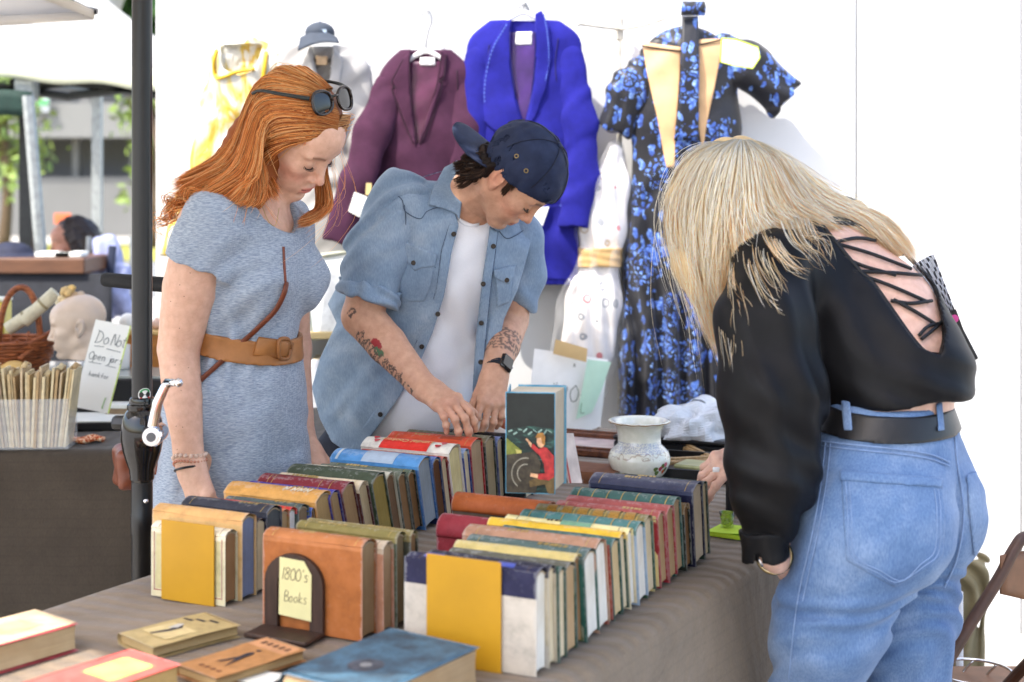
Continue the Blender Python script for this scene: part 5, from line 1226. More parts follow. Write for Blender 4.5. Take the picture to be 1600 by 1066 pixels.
def stitch_line(S, pts, d0, r=.0009, off=.0008, n_=24):
    """a raised seam following photo points over the surface of S"""
    return MB().tube(on_surface(S, catmull(np.array(pts, float), n_), d0, off), r, 5)
# ---------------------------------------------------------------- clothes hanging on the white wall
GD = 4.63; gm = GD / F                                   # metres per photo pixel at the clothes
G_ = lambda px, py, dy=0.: P(px, py, GD + dy)
m_hook = M('hook_steel', (150, 150, 150), .35, .1, metal=.9)
def hanger(label, cx, cy, w_, drop, hook_top, rgb=(222, 222, 222)):
    t = thing('coat_hanger', label, 'coat hanger', G_(cx, cy)); m_ = M('hanger_%d' % rgb[0], rgb, .3)
    obj('bar', MB().tube(catmull([G_(cx - w_, cy + drop), G_(cx - w_ * .5, cy + drop * .35), G_(cx, cy), G_(cx + w_ * .5, cy + drop * .35), G_(cx + w_, cy + drop)], 24), .008, 8), m_, t, smooth=True, world=True)
    obj('hook', MB().tube(catmull([G_(cx, cy), G_(cx, cy - 14), G_(cx + 4, (cy + hook_top) / 2), G_(cx + 9, hook_top + 12), G_(cx + 2, hook_top), G_(cx - 7, hook_top + 9)], 24), .0028, 7), m_hook, t, smooth=True, world=True)
    obj('nail', MB().tube([G_(cx + 2, hook_top + 4, -.01), G_(cx + 2, hook_top + 4, .14)], .003, 6), m_hook, t, world=True); return t
def wool(key, rgb, rgb2=None, sheen=.3):
    n = NT(key, .85, .15); c = lin(rgb); co = n.coord(); n.color(n.ramp(n.noise(22, 6, co, .6), [(.3, shade(c, .78)), (.7, shade(c, 1.15))])); n.bump(n.noise(700, 2, co), .4, .0015)
    n.b.inputs['Sheen Weight'].default_value = sheen; n.b.inputs['Sheen Tint'].default_value = (*[min(1, v * 2 + .1) for v in c[:3]], 1); return n.m
def foldpost(amp, ax, k, ph, kw=5., warp=.8, z0=None, z1=None):
    def f(p, d):
        w_ = 1. if z0 is None else np.clip((z0 - p[:, 2]) / (z0 - z1), 0, 1)
        return d - amp * w_ * folds(p, ax, k, ph, warp, kw)
    return f
# --- royal blue coat
S = SDF(); fl = ((0, 1, 0), 4.2)
S.chain([G_(775, 90), G_(860, 88)], [.085, .085], .03, flat=fl)
S.chain([G_(820, 95), G_(822, 200), G_(824, 300), G_(828, 410)], [.16, .172, .168, .165], .05, flat=fl)
S.chain([G_(760, 75), G_(815, 45), G_(880, 72)], [.055, .075, .055], .04, flat=((0, 1, 0), 2.4))
S.fn(lambda p: (p[:, 2] - G_(0, 32)[2])); S.fn(lambda p: -(p[:, 2] - G_(0, 447)[2]) + .006 * np.sin(p[:, 0] * 14))
drape(S, .008, (1, 0, 0), 8, .3, .6, 4, G_(0, 120)[2], G_(0, 330)[2], .004, 14)
A_ = SDF(); A_.chain([G_(886, 92), G_(906, 190, -.02), G_(910, 270, -.03), G_(896, 352, -.05)], [.056, .055, .050, .048], .03, flat=((0, 1, 0), 2.0)); A_.half(G_(895, 354), (-.08, 0, -1)); A_.post.append(lambda p, d: d / 1.5 - .0016 * wob(p, 16, 2.) - .0022 * folds(p, (.9, 0, .35), 5, .3, 1.2, 6))
B_ = SDF(); B_.chain([G_(752, 92), G_(738, 190, -.01), G_(742, 300, -.02)], [.058, .055, .05], .03, flat=((0, 1, 0), 2.0)); B_.post.append(lambda p, d: d / 1.5 - .0016 * wob(p, 16, 2.) - .0022 * folds(p, (.9, 0, .35), 5, .3, 1.2, 6))
m_bl = wool('royal_wool', (32, 32, 124)); coat = thing('coat', 'royal blue wool coat with shawl collar hanging behind the man', 'coat', G_(822, 448))
OV = [(797, 22), (838, 22), (836, 90), (830, 150), (819, 196), (806, 150), (798, 90)]
def opened(S_, poly, m_=None):
    T = SDF(); T.p = list(S_.p); T.post = list(S_.post); T.warp = S_.warp; O = outline(poly, GD)
    T.post.append(lambda p, d: np.where(p[:, 1] < GD + .004, np.maximum(d, -O(p)), d)); return T
cloth(opened(S, OV), .0055, 'coat_body', m_bl, coat, nw=0); cloth(A_, .0055, 'sleeve', m_bl, coat); cloth(B_, .0055, 'sleeve', m_bl, coat)
patch_of(S, [(796, 50), (840, 50), (838, 100), (832, 160), (819, 200), (804, 160), (796, 100)], GD, -.018, .004, 'lining', M('purple_satin', (64, 34, 104), .25, .3, 16, .4, 30, spec=.6), coat, .14, .016)
patch_of(S, [(800, 30), (788, 34), (764, 80), (752, 140), (756, 190), (772, 205), (819, 205), (806, 160), (797, 100), (797, 50)], GD, .013, .004, 'lapel', m_bl, coat, .16, .016)
patch_of(S, [(836, 22), (846, 16), (858, 40), (862, 90), (853, 140), (836, 185), (819, 205), (830, 160), (837, 100), (836, 50)], GD, .013, .004, 'lapel', m_bl, coat, .16, .016)
patch_of(S, [(806, 50), (832, 50), (831, 70), (805, 70)], GD, -.012, .003, 'label_tag', M('tag_white', (226, 224, 222), .5), coat, .12, .016)
m_pick = M('pale_blue_thread', (84, 108, 190), .7)
def edge(S_, pts, parent, m_, off=.012, r=.0022): obj('edge_seam', MB().tube(on_surface(S_, catmull(np.array(pts, float), 40), GD, off), r, 6), m_, parent, smooth=True, world=True)
def picks(pts, parent, n_):
    for a, b in zip(*(lambda q: (q[:-1], q[1:]))(on_surface(S, catmull(np.array(pts, float), n_), GD, .0125))): obj('stitch', MB().tube([a, a + (b - a) * .62], .0021, 5), m_pick, parent, world=True)
picks([(792, 38), (768, 82), (757, 140), (762, 190), (772, 203)], coat, 36); picks([(850, 22), (856, 60), (857, 100), (848, 140), (832, 182)], coat, 36); picks([(862, 322), (888, 320), (903, 310)], coat, 10)
patch_of(S, [(848, 322), (902, 318), (904, 440), (846, 436)], GD, .006, .0045, 'patch_pocket', m_bl, coat, .14, .016)
edge(S, [(797, 50), (798, 90), (806, 150), (819, 200), (824, 300), (826, 440)], coat, M('royal_dark', (22, 18, 84), .9)); edge(S, [(836, 50), (836, 90), (830, 150), (819, 200)], coat, _mc['royal_dark'])
edge(S, [(872, 60), (868, 110), (880, 200), (884, 300)], coat, _mc['royal_dark'], .001); edge(S, [(764, 70), (762, 120), (758, 200)], coat, _mc['royal_dark'], .001)
hanger('clear plastic hanger inside the royal blue coat collar', 818, 20, 40, 26, 4)
# --- maroon blazer
S = SDF()
S.chain([G_(640, 140), G_(690, 138)], [.08, .08], .03, flat=fl); S.chain([G_(665, 140), G_(660, 230), G_(655, 320), G_(650, 420)], [.15, .155, .17, .185], .05, flat=fl)
S.chain([G_(622, 128), G_(665, 95), G_(712, 126)], [.05, .065, .05], .035, flat=((0, 1, 0), 2.2)); S.fn(lambda p: (p[:, 2] - G_(0, 78)[2] - .0 * p[:, 0]))
S.fn(lambda p: -(p[:, 2] - G_(0, 440)[2])); drape(S, .008, (1, 0, .35), 8, .8, .8, 4, G_(0, 160)[2], G_(0, 300)[2], .004, 14)
A_ = SDF(); A_.chain([G_(610, 138), G_(582, 210, -.05), G_(556, 290, -.09), G_(528, 372, -.11)], [.056, .056, .052, .047], .03, flat=((0, 1, 0), 2.0)); A_.half(G_(528, 376), (-.30, 0, -1)); A_.post.append(lambda p, d: d / 1.5 - .0012 * wob(p, 16, 2.) - .0015 * folds(p, (.9, 0, -.3), 7, .3, 1.2, 5))
B_ = SDF(); B_.chain([G_(722, 138), G_(728, 200, -.02), G_(722, 300, -.02)], [.05, .05, .045], .03, flat=((0, 1, 0), 2.0)); B_.post.append(lambda p, d: d / 1.5 - .0016 * wob(p, 16, 2.) - .0022 * folds(p, (.9, 0, .35), 5, .3, 1.2, 6))
m_ma = wool('maroon_twill', (66, 36, 57)); bz = thing('blazer', 'maroon blazer with notched lapels hanging between the two browsers', 'blazer', G_(655, 440))
OV = [(644, 72), (690, 72), (688, 110), (676, 160), (652, 228), (640, 160), (640, 105)]
cloth(opened(S, OV), .0055, 'jacket_body', m_ma, bz, nw=0); cloth(A_, .0055, 'sleeve', m_ma, bz); cloth(B_, .0055, 'sleeve', m_ma, bz)
patch_of(S, [(642, 92), (690, 92), (688, 120), (676, 170), (652, 232), (640, 170)], GD, -.018, .004, 'lining', M('plum_satin', (84, 38, 66), .28, .3, 20, .4, 40, spec=.6), bz, .13, .016)
patch_of(S, [(640, 80), (630, 92), (612, 128), (618, 136), (614, 142), (636, 200), (650, 232), (646, 190), (641, 150), (640, 110)], GD, .013, .004, 'lapel', m_ma, bz, .15, .016)
patch_of(S, [(690, 76), (698, 84), (694, 120), (684, 128), (690, 132), (672, 190), (653, 234), (668, 180), (682, 140), (688, 105)], GD, .013, .004, 'lapel', m_ma, bz, .15, .016)
patch_of(S, [(656, 86), (680, 85), (680, 102), (656, 102)], GD, -.012, .003, 'label_tag', _mc['tag_white'], bz, .12, .016)
m_md = M('maroon_dark', (46, 22, 40), .9)
for q in ([(630, 92), (612, 128), (619, 137), (613, 143), (634, 198), (650, 232)], [(640, 84), (641, 130), (645, 185), (651, 232), (648, 320), (646, 420)], [(697, 84), (694, 120), (685, 128), (691, 133), (674, 190), (653, 234)], [(690, 80), (686, 110), (678, 150), (653, 232)]): edge(S, q, bz, m_md, .0125, .0016)
edge(S, [(622, 110), (606, 170), (592, 240), (586, 330)], bz, m_md, .001, .002); edge(S, [(714, 110), (716, 170), (712, 240)], bz, m_md, .001, .002)
hanger('white plastic hanger with a steel hook holding the maroon blazer', 666, 80, 38, 24, 16)
# --- black dress with blue roses
n = NT('rose_print', .45, .35); co = n.coord(); n2 = n.noise(9, 3, co)
dist = n.n('VectorMath', operation='ADD'); nz = n.n('TexNoise', Scale=30., Detail=3.); n.t.links.new(co, nz.inputs['Vector']); sc_ = n.n('VectorMath', operation='SCALE', Scale=.040); n.t.links.new(nz.outputs['Color'], sc_.inputs[0]); n.t.links.new(co, dist.inputs[0]); n.t.links.new(sc_.outputs[0], dist.inputs[1])
dv = dist.outputs[0]
v1 = n.n('TexVoronoi', Scale=8.6, Randomness=.85); n.t.links.new(dv, v1.inputs['Vector'])
v2 = n.n('TexVoronoi', Scale=46., feature='DISTANCE_TO_EDGE'); n.t.links.new(dv, v2.inputs['Vector'])
v3 = n.n('TexVoronoi', Scale=24., Randomness=1.); mp3 = n.n('Mapping', Scale=(1.7, 1, .7), Rotation=(0, .6, 0)); n.t.links.new(dv, mp3.inputs['Vector']); n.t.links.new(mp3.outputs[0], v3.inputs['Vector'])
rose = n.math('LESS_THAN', v1.outputs['Distance'], n.math('ADD', .40, n.math('MULTIPLY', n.noise(40, 2, co), .24))); pet = n.math('GREATER_THAN', v2.outputs['Distance'], .12)
ring = n.math('GREATER_THAN', n.math('SINE', n.math('MULTIPLY', v1.outputs['Distance'], 46.)), -.35)
leaf = n.math('MULTIPLY', n.math('LESS_THAN', v3.outputs['Distance'], .36), n.math('GREATER_THAN', n.noise(7, 2, co), .39))
mk = n.math('MAXIMUM', n.math('MULTIPLY', rose, n.math('MULTIPLY', pet, ring)), n.math('MULTIPLY', leaf, .9))
blue = n.ramp(n.noise(60, 4, co, .7), [(.34, lin((32, 50, 122))), (.5, lin((60, 96, 176))), (.64, lin((128, 162, 212))), (.74, lin((190, 210, 230)))])
n.color(n.mix(mk, lin((17, 18, 26)), blue)); n.bump(n.noise(30, 3, co), .2, .01); n.b.inputs['Sheen Weight'].default_value = .2; m_rose = n.m
S = SDF(); f2 = ((0, 1, 0), 2.8)
S.chain([G_(1030, 120), G_(1115, 112)], [.075, .078], .03, flat=f2)
S.chain([G_(1072, 120), G_(1072, 200), G_(1070, 270)], [.165, .175, .158], .03, flat=f2)
S.chain([G_(1068, 270), G_(1062, 420), G_(1056, 560), G_(1053, 680)], [.162, .172, .178, .182], .04, flat=((0, 1, 0), 2.4))
S.fn(lambda p: -(p[:, 2] - G_(0, 668)[2]))
drape(S, .020, (1, .0, .03), 13, .2, .35, 3., G_(0, 275)[2], G_(0, 275)[2] - .35, .005, 16)
A_ = SDF(); A_.chain([G_(1012, 92), G_(985, 140, -.01), G_(962, 195, -.01)], [.035, .066, .062], .03, flat=((0, 1, 0), 1.6)); A_.half(G_(960, 208), (-.45, 0, -1)); A_.post.append(lambda p, d: d - .005 * folds(p, (.7, 0, .3), 10, .1, 1., 6))
B_ = SDF(); B_.chain([G_(1135, 72), G_(1175, 105, -.01), G_(1224, 152, -.01)], [.045, .072, .074], .03, flat=((0, 1, 0), 1.6)); B_.half(G_(1228, 156), (.80, 0, -.62)); B_.post.append(lambda p, d: d - .005 * folds(p, (.4, 0, .8), 9, .4, 1., 6))
dr = thing('dress', 'black dress printed with blue roses and beige panels at the neck', 'dress', G_(1068, 668))
cloth(S, .0055, 'dress_body', m_rose, dr); cloth(A_, .0055, 'sleeve', m_rose, dr); cloth(B_, .0055, 'sleeve', m_rose, dr)
m_bei = M('beige_lining', (206, 166, 122), .7, .15, 14, .4, 24)
patch_of(S, [(1003, 66), (1064, 74), (1062, 130), (1056, 200), (1054, 262), (1041, 262), (1028, 190), (1012, 120)], GD, .004, .0035, 'beige_panel', m_bei, dr, .15, .016)
patch_of(S, [(1092, 62), (1132, 60), (1120, 120), (1104, 196), (1098, 240), (1091, 200), (1091, 120)], GD, .004, .0035, 'beige_panel', m_bei, dr, .15, .016)
obj('neck_edge', MB().tube(on_surface(S, catmull(np.array([(1003, 72), (1030, 76), (1064, 80)], float), 14), GD, .008), .0028, 6).tube(on_surface(S, catmull(np.array([(1092, 70), (1112, 66), (1134, 60)], float), 14), GD, .008), .0028, 6), M('black_bind', (16, 16, 18), .6), dr, world=True)
def ribbon(pts, w0, thick=.003):
    c = catmull(np.array([G_(x, y, dy) for x, y, dy in pts]), 24); ww = np.interp(np.linspace(0, 1, 24), np.linspace(0, 1, len(w0)), w0) * gm
    return MB().grid([[p + np.array([s_ * w2, -.004 * (1 - s_ * s_), 0]) for s_ in np.linspace(-.5, .5, 7)] for p, w2 in zip(c, ww)], thick)
obj('neck_strap', ribbon([(1078, 26, -.03), (1078, 90, -.075), (1077, 150, -.082), (1072, 220, -.08)], [25, 28, 28, 38]), m_rose, dr, smooth=True, world=True)
obj('strap_loop', ribbon([(1083, 6, -.04), (1083, 14, -.05), (1082, 24, -.045)], [34, 38, 36], .012), m_rose, dr, smooth=True, world=True)
# price card on the dress
def card(name, label, cat, pts, rgb, d, edge=None, curl=.0, thick=.0012, rough=.6):
    t = thing(name, label, cat, P(*np.mean(pts, 0), d)); q = [P(x, y, d) for x, y in pts]
    c = np.mean(q, 0); m_ = M('card_%d_%d_%d' % rgb, rgb, rough, .05)
    k = len(q); ins = [c + (p - c) * .5 - np.array([0, curl, 0]) for p in q]; cc = c - np.array([0, curl * 1.2, 0])
    vs = q + ins + [cc]; fs = [(i, (i + 1) % k, k + (i + 1) % k, k + i) for i in range(k)] + [(k + i, k + (i + 1) % k, 2 * k) for i in range(k)]
    bk = [v + np.array([0, thick, 0]) for v in vs]; o2 = len(vs); fs2 = [tuple(i + o2 for i in f)[::-1] for f in fs] + [(i, o2 + i, o2 + (i + 1) % k, (i + 1) % k) for i in range(k)]
    obj('paper', MB().add(vs + bk, fs + fs2), m_, t, auto=30, world=True)
    if edge: obj('coloured_edge', MB().tube([p + np.array([0, -.001, 0]) for p in q] + [q[0] + np.array([0, -.001, 0])], .0022, 5), M('edge_%d' % edge[0], edge, .6), t, world=True)
    return t
card('price_tag', 'white price card with lime edge pinned on the floral dress shoulder', 'price tag', [(1128, 60), (1150, 62), (1184, 74), (1187, 90), (1176, 107), (1148, 103), (1126, 97)], (238, 240, 226), GD - .125, (204, 226, 70), .006)
card('price_tag', 'white paper tag hanging on the blue coat in front of the man\'s nose', 'price tag', [(824, 325), (858, 323), (848, 353), (826, 351)], (238, 238, 234), GD - .15, None, .003)
card('price_tag', 'white paper tag hanging on the maroon blazer by the man\'s shoulder', 'price tag', [(554, 300), (574, 308), (562, 340), (544, 330)], (236, 236, 232), GD - .13, None, .003)
card('tape', 'small tan tape strip above the tag on the maroon blazer', 'tape', [(572, 286), (581, 286), (580, 305), (571, 305)], (206, 184, 130), GD - .125)
# rail with two crossed hook arms
rk = thing('hook_rack', 'rusty white pole with two crossed hook arms on the wall', 'hook rack', G_(968, 660, .06)); m_rk = M('old_white_metal', (190, 184, 170), .5, .35, 40)
obj('pole', MB().tube([G_(968, 14, .06), G_(968, 300, .06), G_(970, 905, .05)], .0085, 10), m_rk, rk, smooth=True, world=True)
obj('hook_arm', MB().tube(catmull([G_(903, 40, -.08), G_(906, 38, -.08), G_(935, 42, -.02), G_(968, 46, .05)], 14), .0045, 8), m_rk, rk, smooth=True, world=True); obj('hook_arm', MB().tube(catmull([G_(1040, 27, -.08), G_(1036, 30, -.08), G_(1005, 40, -.02), G_(968, 46, .05)], 14), .0045, 8), m_rk, rk, smooth=True, world=True)
obj('clamp', MB().tube([G_(968, 30, .06), G_(968, 62, .06)], .013, 10), m_rk, rk, world=True)
# --- polka dot dress in clear plastic
n = NT('polka', .6, .3); co = n.coord(); vz = n.n('TexVoronoi', Scale=17., Randomness=.55); n.t.links.new(co, vz.inputs['Vector'])
D_ = vz.outputs['Distance']; wn = n.n('SeparateColor'); n.t.links.new(vz.outputs['Color'], wn.inputs[0])
disc = n.math('LESS_THAN', D_, .27); hole = n.math('LESS_THAN', D_, .18); isr = n.math('GREATER_THAN', wn.outputs[0], .45)
shape = n.math('SUBTRACT', disc, n.math('MULTIPLY', hole, isr))
cols = n.ramp(wn.outputs[1], [(.0, lin((196, 70, 84))), (.38, lin((206, 110, 110))), (.42, lin((120, 126, 136))), (.68, lin((110, 116, 128))), (.72, lin((196, 170, 130)))]); cols.node.color_ramp.interpolation = 'CONSTANT'
n.color(n.mix(n.math('MULTIPLY', shape, .85), lin((228, 222, 218)), cols)); m_polka = n.m
S = SDF(); f3 = ((0, 1, 0), 1.7)
S.chain([G_(962, 236), G_(955, 290), G_(942, 360), G_(937, 398)], [.022, .058, .074, .060], .03, flat=f3); S.chain([G_(936, 402), G_(928, 470), G_(918, 545)], [.060, .088, .088], .03, flat=f3)
S.fn(lambda p: -(p[:, 2] - G_(0, 552)[2]) - .4 * (p[:, 0] - G_(905, 0)[0]))
drape(S, .006, (1, .2, .12), 18, .1, .5, 4)
pd = thing('dress', 'white dress with red and grey polka dots bagged in clear plastic', 'dress', G_(930, 560)); cloth(S, .005, 'gown', m_polka, pd)
S2 = SDF(); S2.chain([G_(962, 232, -.01), G_(948, 300, -.01), G_(937, 360, -.01), G_(936, 398, -.01)], [.03, .07, .088, .066], .02, flat=f3); S2.chain([G_(936, 402, -.01), G_(922, 480, -.01), G_(912, 560, -.01)], [.066, .108, .112], .02, flat=f3); S2.chain([G_(940, 520, 0), G_(926, 600, .02), G_(905, 675, .02)], [.07, .05, .04], .03, flat=f3)
S2.fn(lambda p: -(p[:, 2] - G_(0, 672)[2])); drape(S2, .008, (1, .3, .2), 14, .5, 1.2, 6, None, None, .005, 30)
n = NT('garment_bag', .12, .5); n.b.inputs['Base Color'].default_value = (.9, .9, .9, 1); n.b.inputs['Alpha'].default_value = .12; m_bag = n.m
cloth(S2, .0055, 'plastic_cover', m_bag, pd)
S3 = SDF(); S3.chain([G_(938, 388, -.01), G_(936, 414, -.01)], [.072, .074], .01, flat=f3); S3.fn(lambda p: np.abs(p[:, 2] - G_(0, 402)[2]) - .030); S3.post.append(lambda p, d: d - .0012 * folds(p, (.1, 0, 1), 30, .1, .8, 12))
tag(cloth(S3, .004, 'tape', M('tan_tape', (190, 156, 104), .4, .12, 30), None), 'tan packing tape wrapped round the waist of the bagged polka dress', 'tape')
card('tape', 'flat tan tape strip below the bagged polka dress', 'tape', [(868, 530), (918, 545), (916, 566), (864, 553)], (208, 176, 124), GD - .17, None, .002)
cd = card('price_card', 'large white card marked 190 with a handwritten line below the polka dress', 'price card', [(835, 545), (950, 562), (935, 690), (820, 690)], (240, 240, 238), GD - .13, None, .012)
mb = MB(); handwrite('190-', 0, 0, .052, mb, .62, .0016, G_(862, 628, -.155)); handwrite('A', 0, 0, .012, mb, .6, .001, G_(895, 574, -.152)); handwrite('lf', 0, 0, .02, mb, .6, .001, G_(862, 608, -.155)); obj('handwriting', mb, M('pencil_grey', (120, 124, 118), .8), cd, world=True)
gs = card('leaflet', 'pale green translucent leaflet hanging beside the 190 card', 'leaflet', [(918, 562), (955, 566), (940, 610), (925, 645), (900, 655), (910, 605)], (186, 220, 200), GD - .165, None, .004); mb = MB(); handwrite('L', 0, 0, .03, mb, .6, .0014, G_(905, 645, -.18)); obj('handwriting', mb, M('green_ink', (110, 150, 120), .8), gs, world=True)
# --- pale clothes far left: yellow streaked dress in plastic, white shirt, grey cap
n = NT('yellow_streak', .6, .3); co = n.coord(scale=(1.5, 1, .6), rot=(0, .5, 0)); n.color(n.ramp(n.noise(9, 4, co, .5, .6), [(.50, lin((186, 184, 174))), (.56, lin((190, 170, 96))), (.61, lin((176, 142, 40))), (.66, lin((190, 186, 174)))])); m_ys = n.m
yd = thing('dress', 'white and yellow streaked dress hanging farthest left on the wall', 'dress', G_(370, 400)); S = SDF()
S.chain([G_(350, 100), G_(410, 100)], [.05, .05], .03, flat=f2); S.chain([G_(385, 110), G_(372, 180), G_(365, 250), G_(352, 330), G_(340, 400)], [.11, .125, .13, .16, .19], .04, flat=f2); drape(S, .007, (1, 0, .5), 7, .2, 1.2, 5, None, None, .005, 24); S.fn(lambda p: -(p[:, 2] - G_(0, 400)[2]))
OV = [(345, 70), (410, 70), (400, 110), (372, 118), (350, 108)]; cloth(opened(S, OV), .0055, 'gown', m_ys, yd, nw=0)
obj('yellow_piping', MB().tube(on_surface(S, catmull(np.array([(338, 78), (334, 100), (340, 122), (372, 112), (398, 108)], float), 30), GD, .004), .006, 7).tube(on_surface(S, catmull(np.array([(416, 82), (408, 140), (390, 190), (372, 240)], float), 30), GD, .004), .007, 7), M('yellow_silk', (206, 168, 40), .4, .2), yd, smooth=True, world=True)
ws = thing('shirt', 'white crumpled jacket hanging under the grey cap', 'shirt', G_(500, 420)); S = SDF()
S.chain([G_(460, 120), G_(545, 115)], [.06, .06], .03, flat=f2); S.chain([G_(500, 110), G_(505, 220), G_(510, 330), G_(512, 440)], [.14, .15, .16, .165], .04, flat=f2); S.chain([G_(555, 120), G_(572, 220), G_(560, 330)], [.05, .05, .045], .03, flat=((0, 1, 0), 1.4)); S.chain([G_(448, 122), G_(430, 230), G_(432, 330)], [.05, .05, .045], .03, flat=((0, 1, 0), 1.4))
drape(S, .005, (1, 0, .3), 8, .4, 1.3, 6, None, None, .003, 24); S.fn(lambda p: p[:, 2] - G_(0, 72)[2]); OV = [(484, 62), (520, 62), (518, 110), (505, 170), (494, 110)]
m_ws = M('white_cotton', (164, 162, 160), .7, .08, 20, .3, 60); cloth(opened(S, OV), .0055, 'jacket', m_ws, ws, nw=0)
patch_of(S, [(484, 72), (470, 100), (476, 140), (497, 150), (490, 110)], GD, .010, .0045, 'collar', m_ws, ws, .14, .016); patch_of(S, [(520, 70), (536, 96), (530, 140), (512, 150), (518, 105)], GD, .010, .0045, 'collar', m_ws, ws, .14, .016)
patch_of(S, [(494, 88), (512, 88), (512, 102), (494, 102)], GD, -.01, .0035, 'label_tag', M('tan_tag', (206, 176, 140), .6), ws, .13, .016)
cp = thing('cap', 'grey blue baseball cap hung on the wall above the white jacket', 'cap', G_(500, 60, -.05)); S = SDF()
S.el(G_(500, 52, -.03), (.048, .05, .036)); S.half(G_(500, 62), (0, .2, -1)); m_gc = M('cap_grey', (52, 60, 72), .8, .12, 40); cloth(S, .004, 'crown', m_gc, cp)
G = [[G_(470 + 56 * u - 8 * v * (.5 - u), 60 + 8 * v - 10 * math.sin(u * math.pi) * (1 - .4 * v) + 12 * (1 - u) * v, -.07 - .05 * v) for u in np.linspace(0, 1, 13)] for v in np.linspace(0, 1, 6)]; obj('brim', MB().grid(G, .004), m_gc, cp, smooth=True, world=True)
obj('button', MB().lathe([(0, 0), (.006, 0), (.004, .005), (0, .006)], G_(500, 36, -.03), 10), m_gc, cp, smooth=True, world=True); obj('emblem', MB().grid([[G_(490 + 20 * u, 46 + 10 * v, -.072 - .004 * math.sin(u * 3.1)) for u in np.linspace(0, 1, 6)] for v in (0, 1)], .002), M('emblem', (170, 186, 200), .7), cp, world=True)
hanger('white hanger of the crumpled white jacket below the cap', 548, 84, 30, 22, 70)
# --- shelf with pale frames between the redhead and the man
sh = thing('shelf', 'pale wooden shelf unit against the wall between the redhead and the man', 'shelf', P(500, 700, 4.55)); m_sh = M('pale_wood', (206, 182, 130), .6, .15, 14, stretch=(1, 1, 8))
sx0, sx1 = P(455, 0, 4.5)[0], P(570, 0, 4.5)[0]; zs = lambda py: P(0, py, 4.5)[2]
for py in (522, 665): obj('board', MB().box(((sx0 + sx1) / 2, 4.57, zs(py)), (sx1 - sx0, .24, .022), bev=.002), m_sh, sh, world=True)
for x in (sx0 + .01, sx1 - .01): obj('upright', MB().box((x, 4.60, zs(665) / 2 + zs(522) / 2), (.018, .2, zs(522) - zs(665) - .024)), M('shelf_side', (176, 168, 136), .7), sh, world=True)
obj('leg', MB().box((sx0 + .03, 4.60, .35), (.03, .03, .7)), m_sh, sh, world=True); obj('leg', MB().box((sx1 - .03, 4.60, .35), (.03, .03, .7)), m_sh, sh, world=True)
mr = frame('pale grey framed mirror leaning on the shelf behind the man\'s rolled sleeve', P(524, 460, 4.50), 0, .20, .27, .016, .012, M('grey_frame', (180, 182, 166), .5), (232, 234, 232), math.radians(80), None); mr.rotation_euler = (math.radians(80), math.radians(-9), 0)
for px, rgb, l in ((470, (150, 206, 170), 'mint green book standing on the shelf beside the redhead'), (498, (236, 236, 238), 'white book standing on the shelf beside the man\'s shirt'), (520, (226, 220, 214), 'ivory book standing on the shelf close to the man\'s shirt')):
    q = thing('book', l, 'book', (P(px, 0, 4.5)[0], 4.53, zs(665) + .012), .05, 'books on the pale shelf'); obj('cover', MB().box((0, 0, .10), (.045, .13, .20), bev=.003), M('shelf_book_%d' % rgb[0], rgb, .5), q); obj('page_block', MB().box((0, .0, .1012), (.037, .124, .2)), page_mat(CR), q)
ct = thing('jar', 'cream card box standing on the top board of the pale shelf', 'box', (P(470, 0, 4.5)[0], 4.55, zs(522) + .0115)); obj('body', MB().box((0, 0, .035), (.11, .1, .07), bev=.003), M('yellow_box', (214, 176, 84), .5), ct); obj('lid', MB().box((0, 0, .078), (.116, .106, .014), bev=.002), M('white_paper', (236, 236, 228), .8), ct)
# --- right: folding chair, tarp, chrome basket, pole
ch = thing('folding_chair', 'brown metal folding chair in the lower right corner', 'chair', (1.16, 3.2, 0)); m_chb = M('brown_metal', (74, 46, 32), .45, .35, 30, spec=.5)
Pc = lambda px, py, d: P(px, py, d)
obj('back_frame', MB().tube(catmull([Pc(1462, 1066, 2.95), Pc(1510, 985, 2.97), Pc(1560, 905, 3.0), Pc(1585, 858, 3.02), Pc(1606, 838, 3.04), Pc(1660, 846, 3.12), Pc(1720, 880, 3.2)], 30), .0125, 12), m_chb, ch, smooth=True, world=True)
obj('front_leg', MB().tube([Pc(1462, 1066, 2.95), Pc(1428, 1130, 2.94), np.array([Pc(1380, 1240, 2.92)[0], 2.92, 0.0])], .0125, 12), m_chb, ch, smooth=True, world=True)
G = [[Pc(1562 + 130 * u + 14 * v * 0, 868 + 4 * u * 20 * .3 + (60 + 6 * u) * v - 18 * math.sin(u * math.pi) * (1 - v), 3.0 + .12 * u + .02 * math.sin(u * math.pi)) for u in np.linspace(0, 1, 12)] for v in np.linspace(0, 1, 6)]
obj('backrest', MB().grid(G, .004), M('chair_tan', (122, 84, 58), .5, .25, 20), ch, smooth=True, world=True)
obj('seat', MB().box((Pc(1640, 1120, 3.2)[0], 3.25, .33), (.40, .38, .02), bev=.008), _mc['chair_tan'], ch, world=True); obj('rear_leg', MB().tube([(Pc(1720, 880, 3.2)[0], 3.2, Pc(1720, 880, 3.2)[2]), (1.55, 2.95, 0)], .0125, 10), m_chb, ch, world=True)
obj('cross_leg', MB().tube([(1.15, 3.15, .45), (1.0, 3.55, 0)], .0125, 10), m_chb, ch, world=True); obj('cross_leg', MB().tube([(1.5, 3.15, .45), (1.36, 3.55, 0)], .0125, 10), m_chb, ch, world=True)
tp = thing('tarp', 'olive tarp bundle hanging on a white pole behind the blonde woman', 'tarp', P(1510, 950, 3.9)); S = SDF()
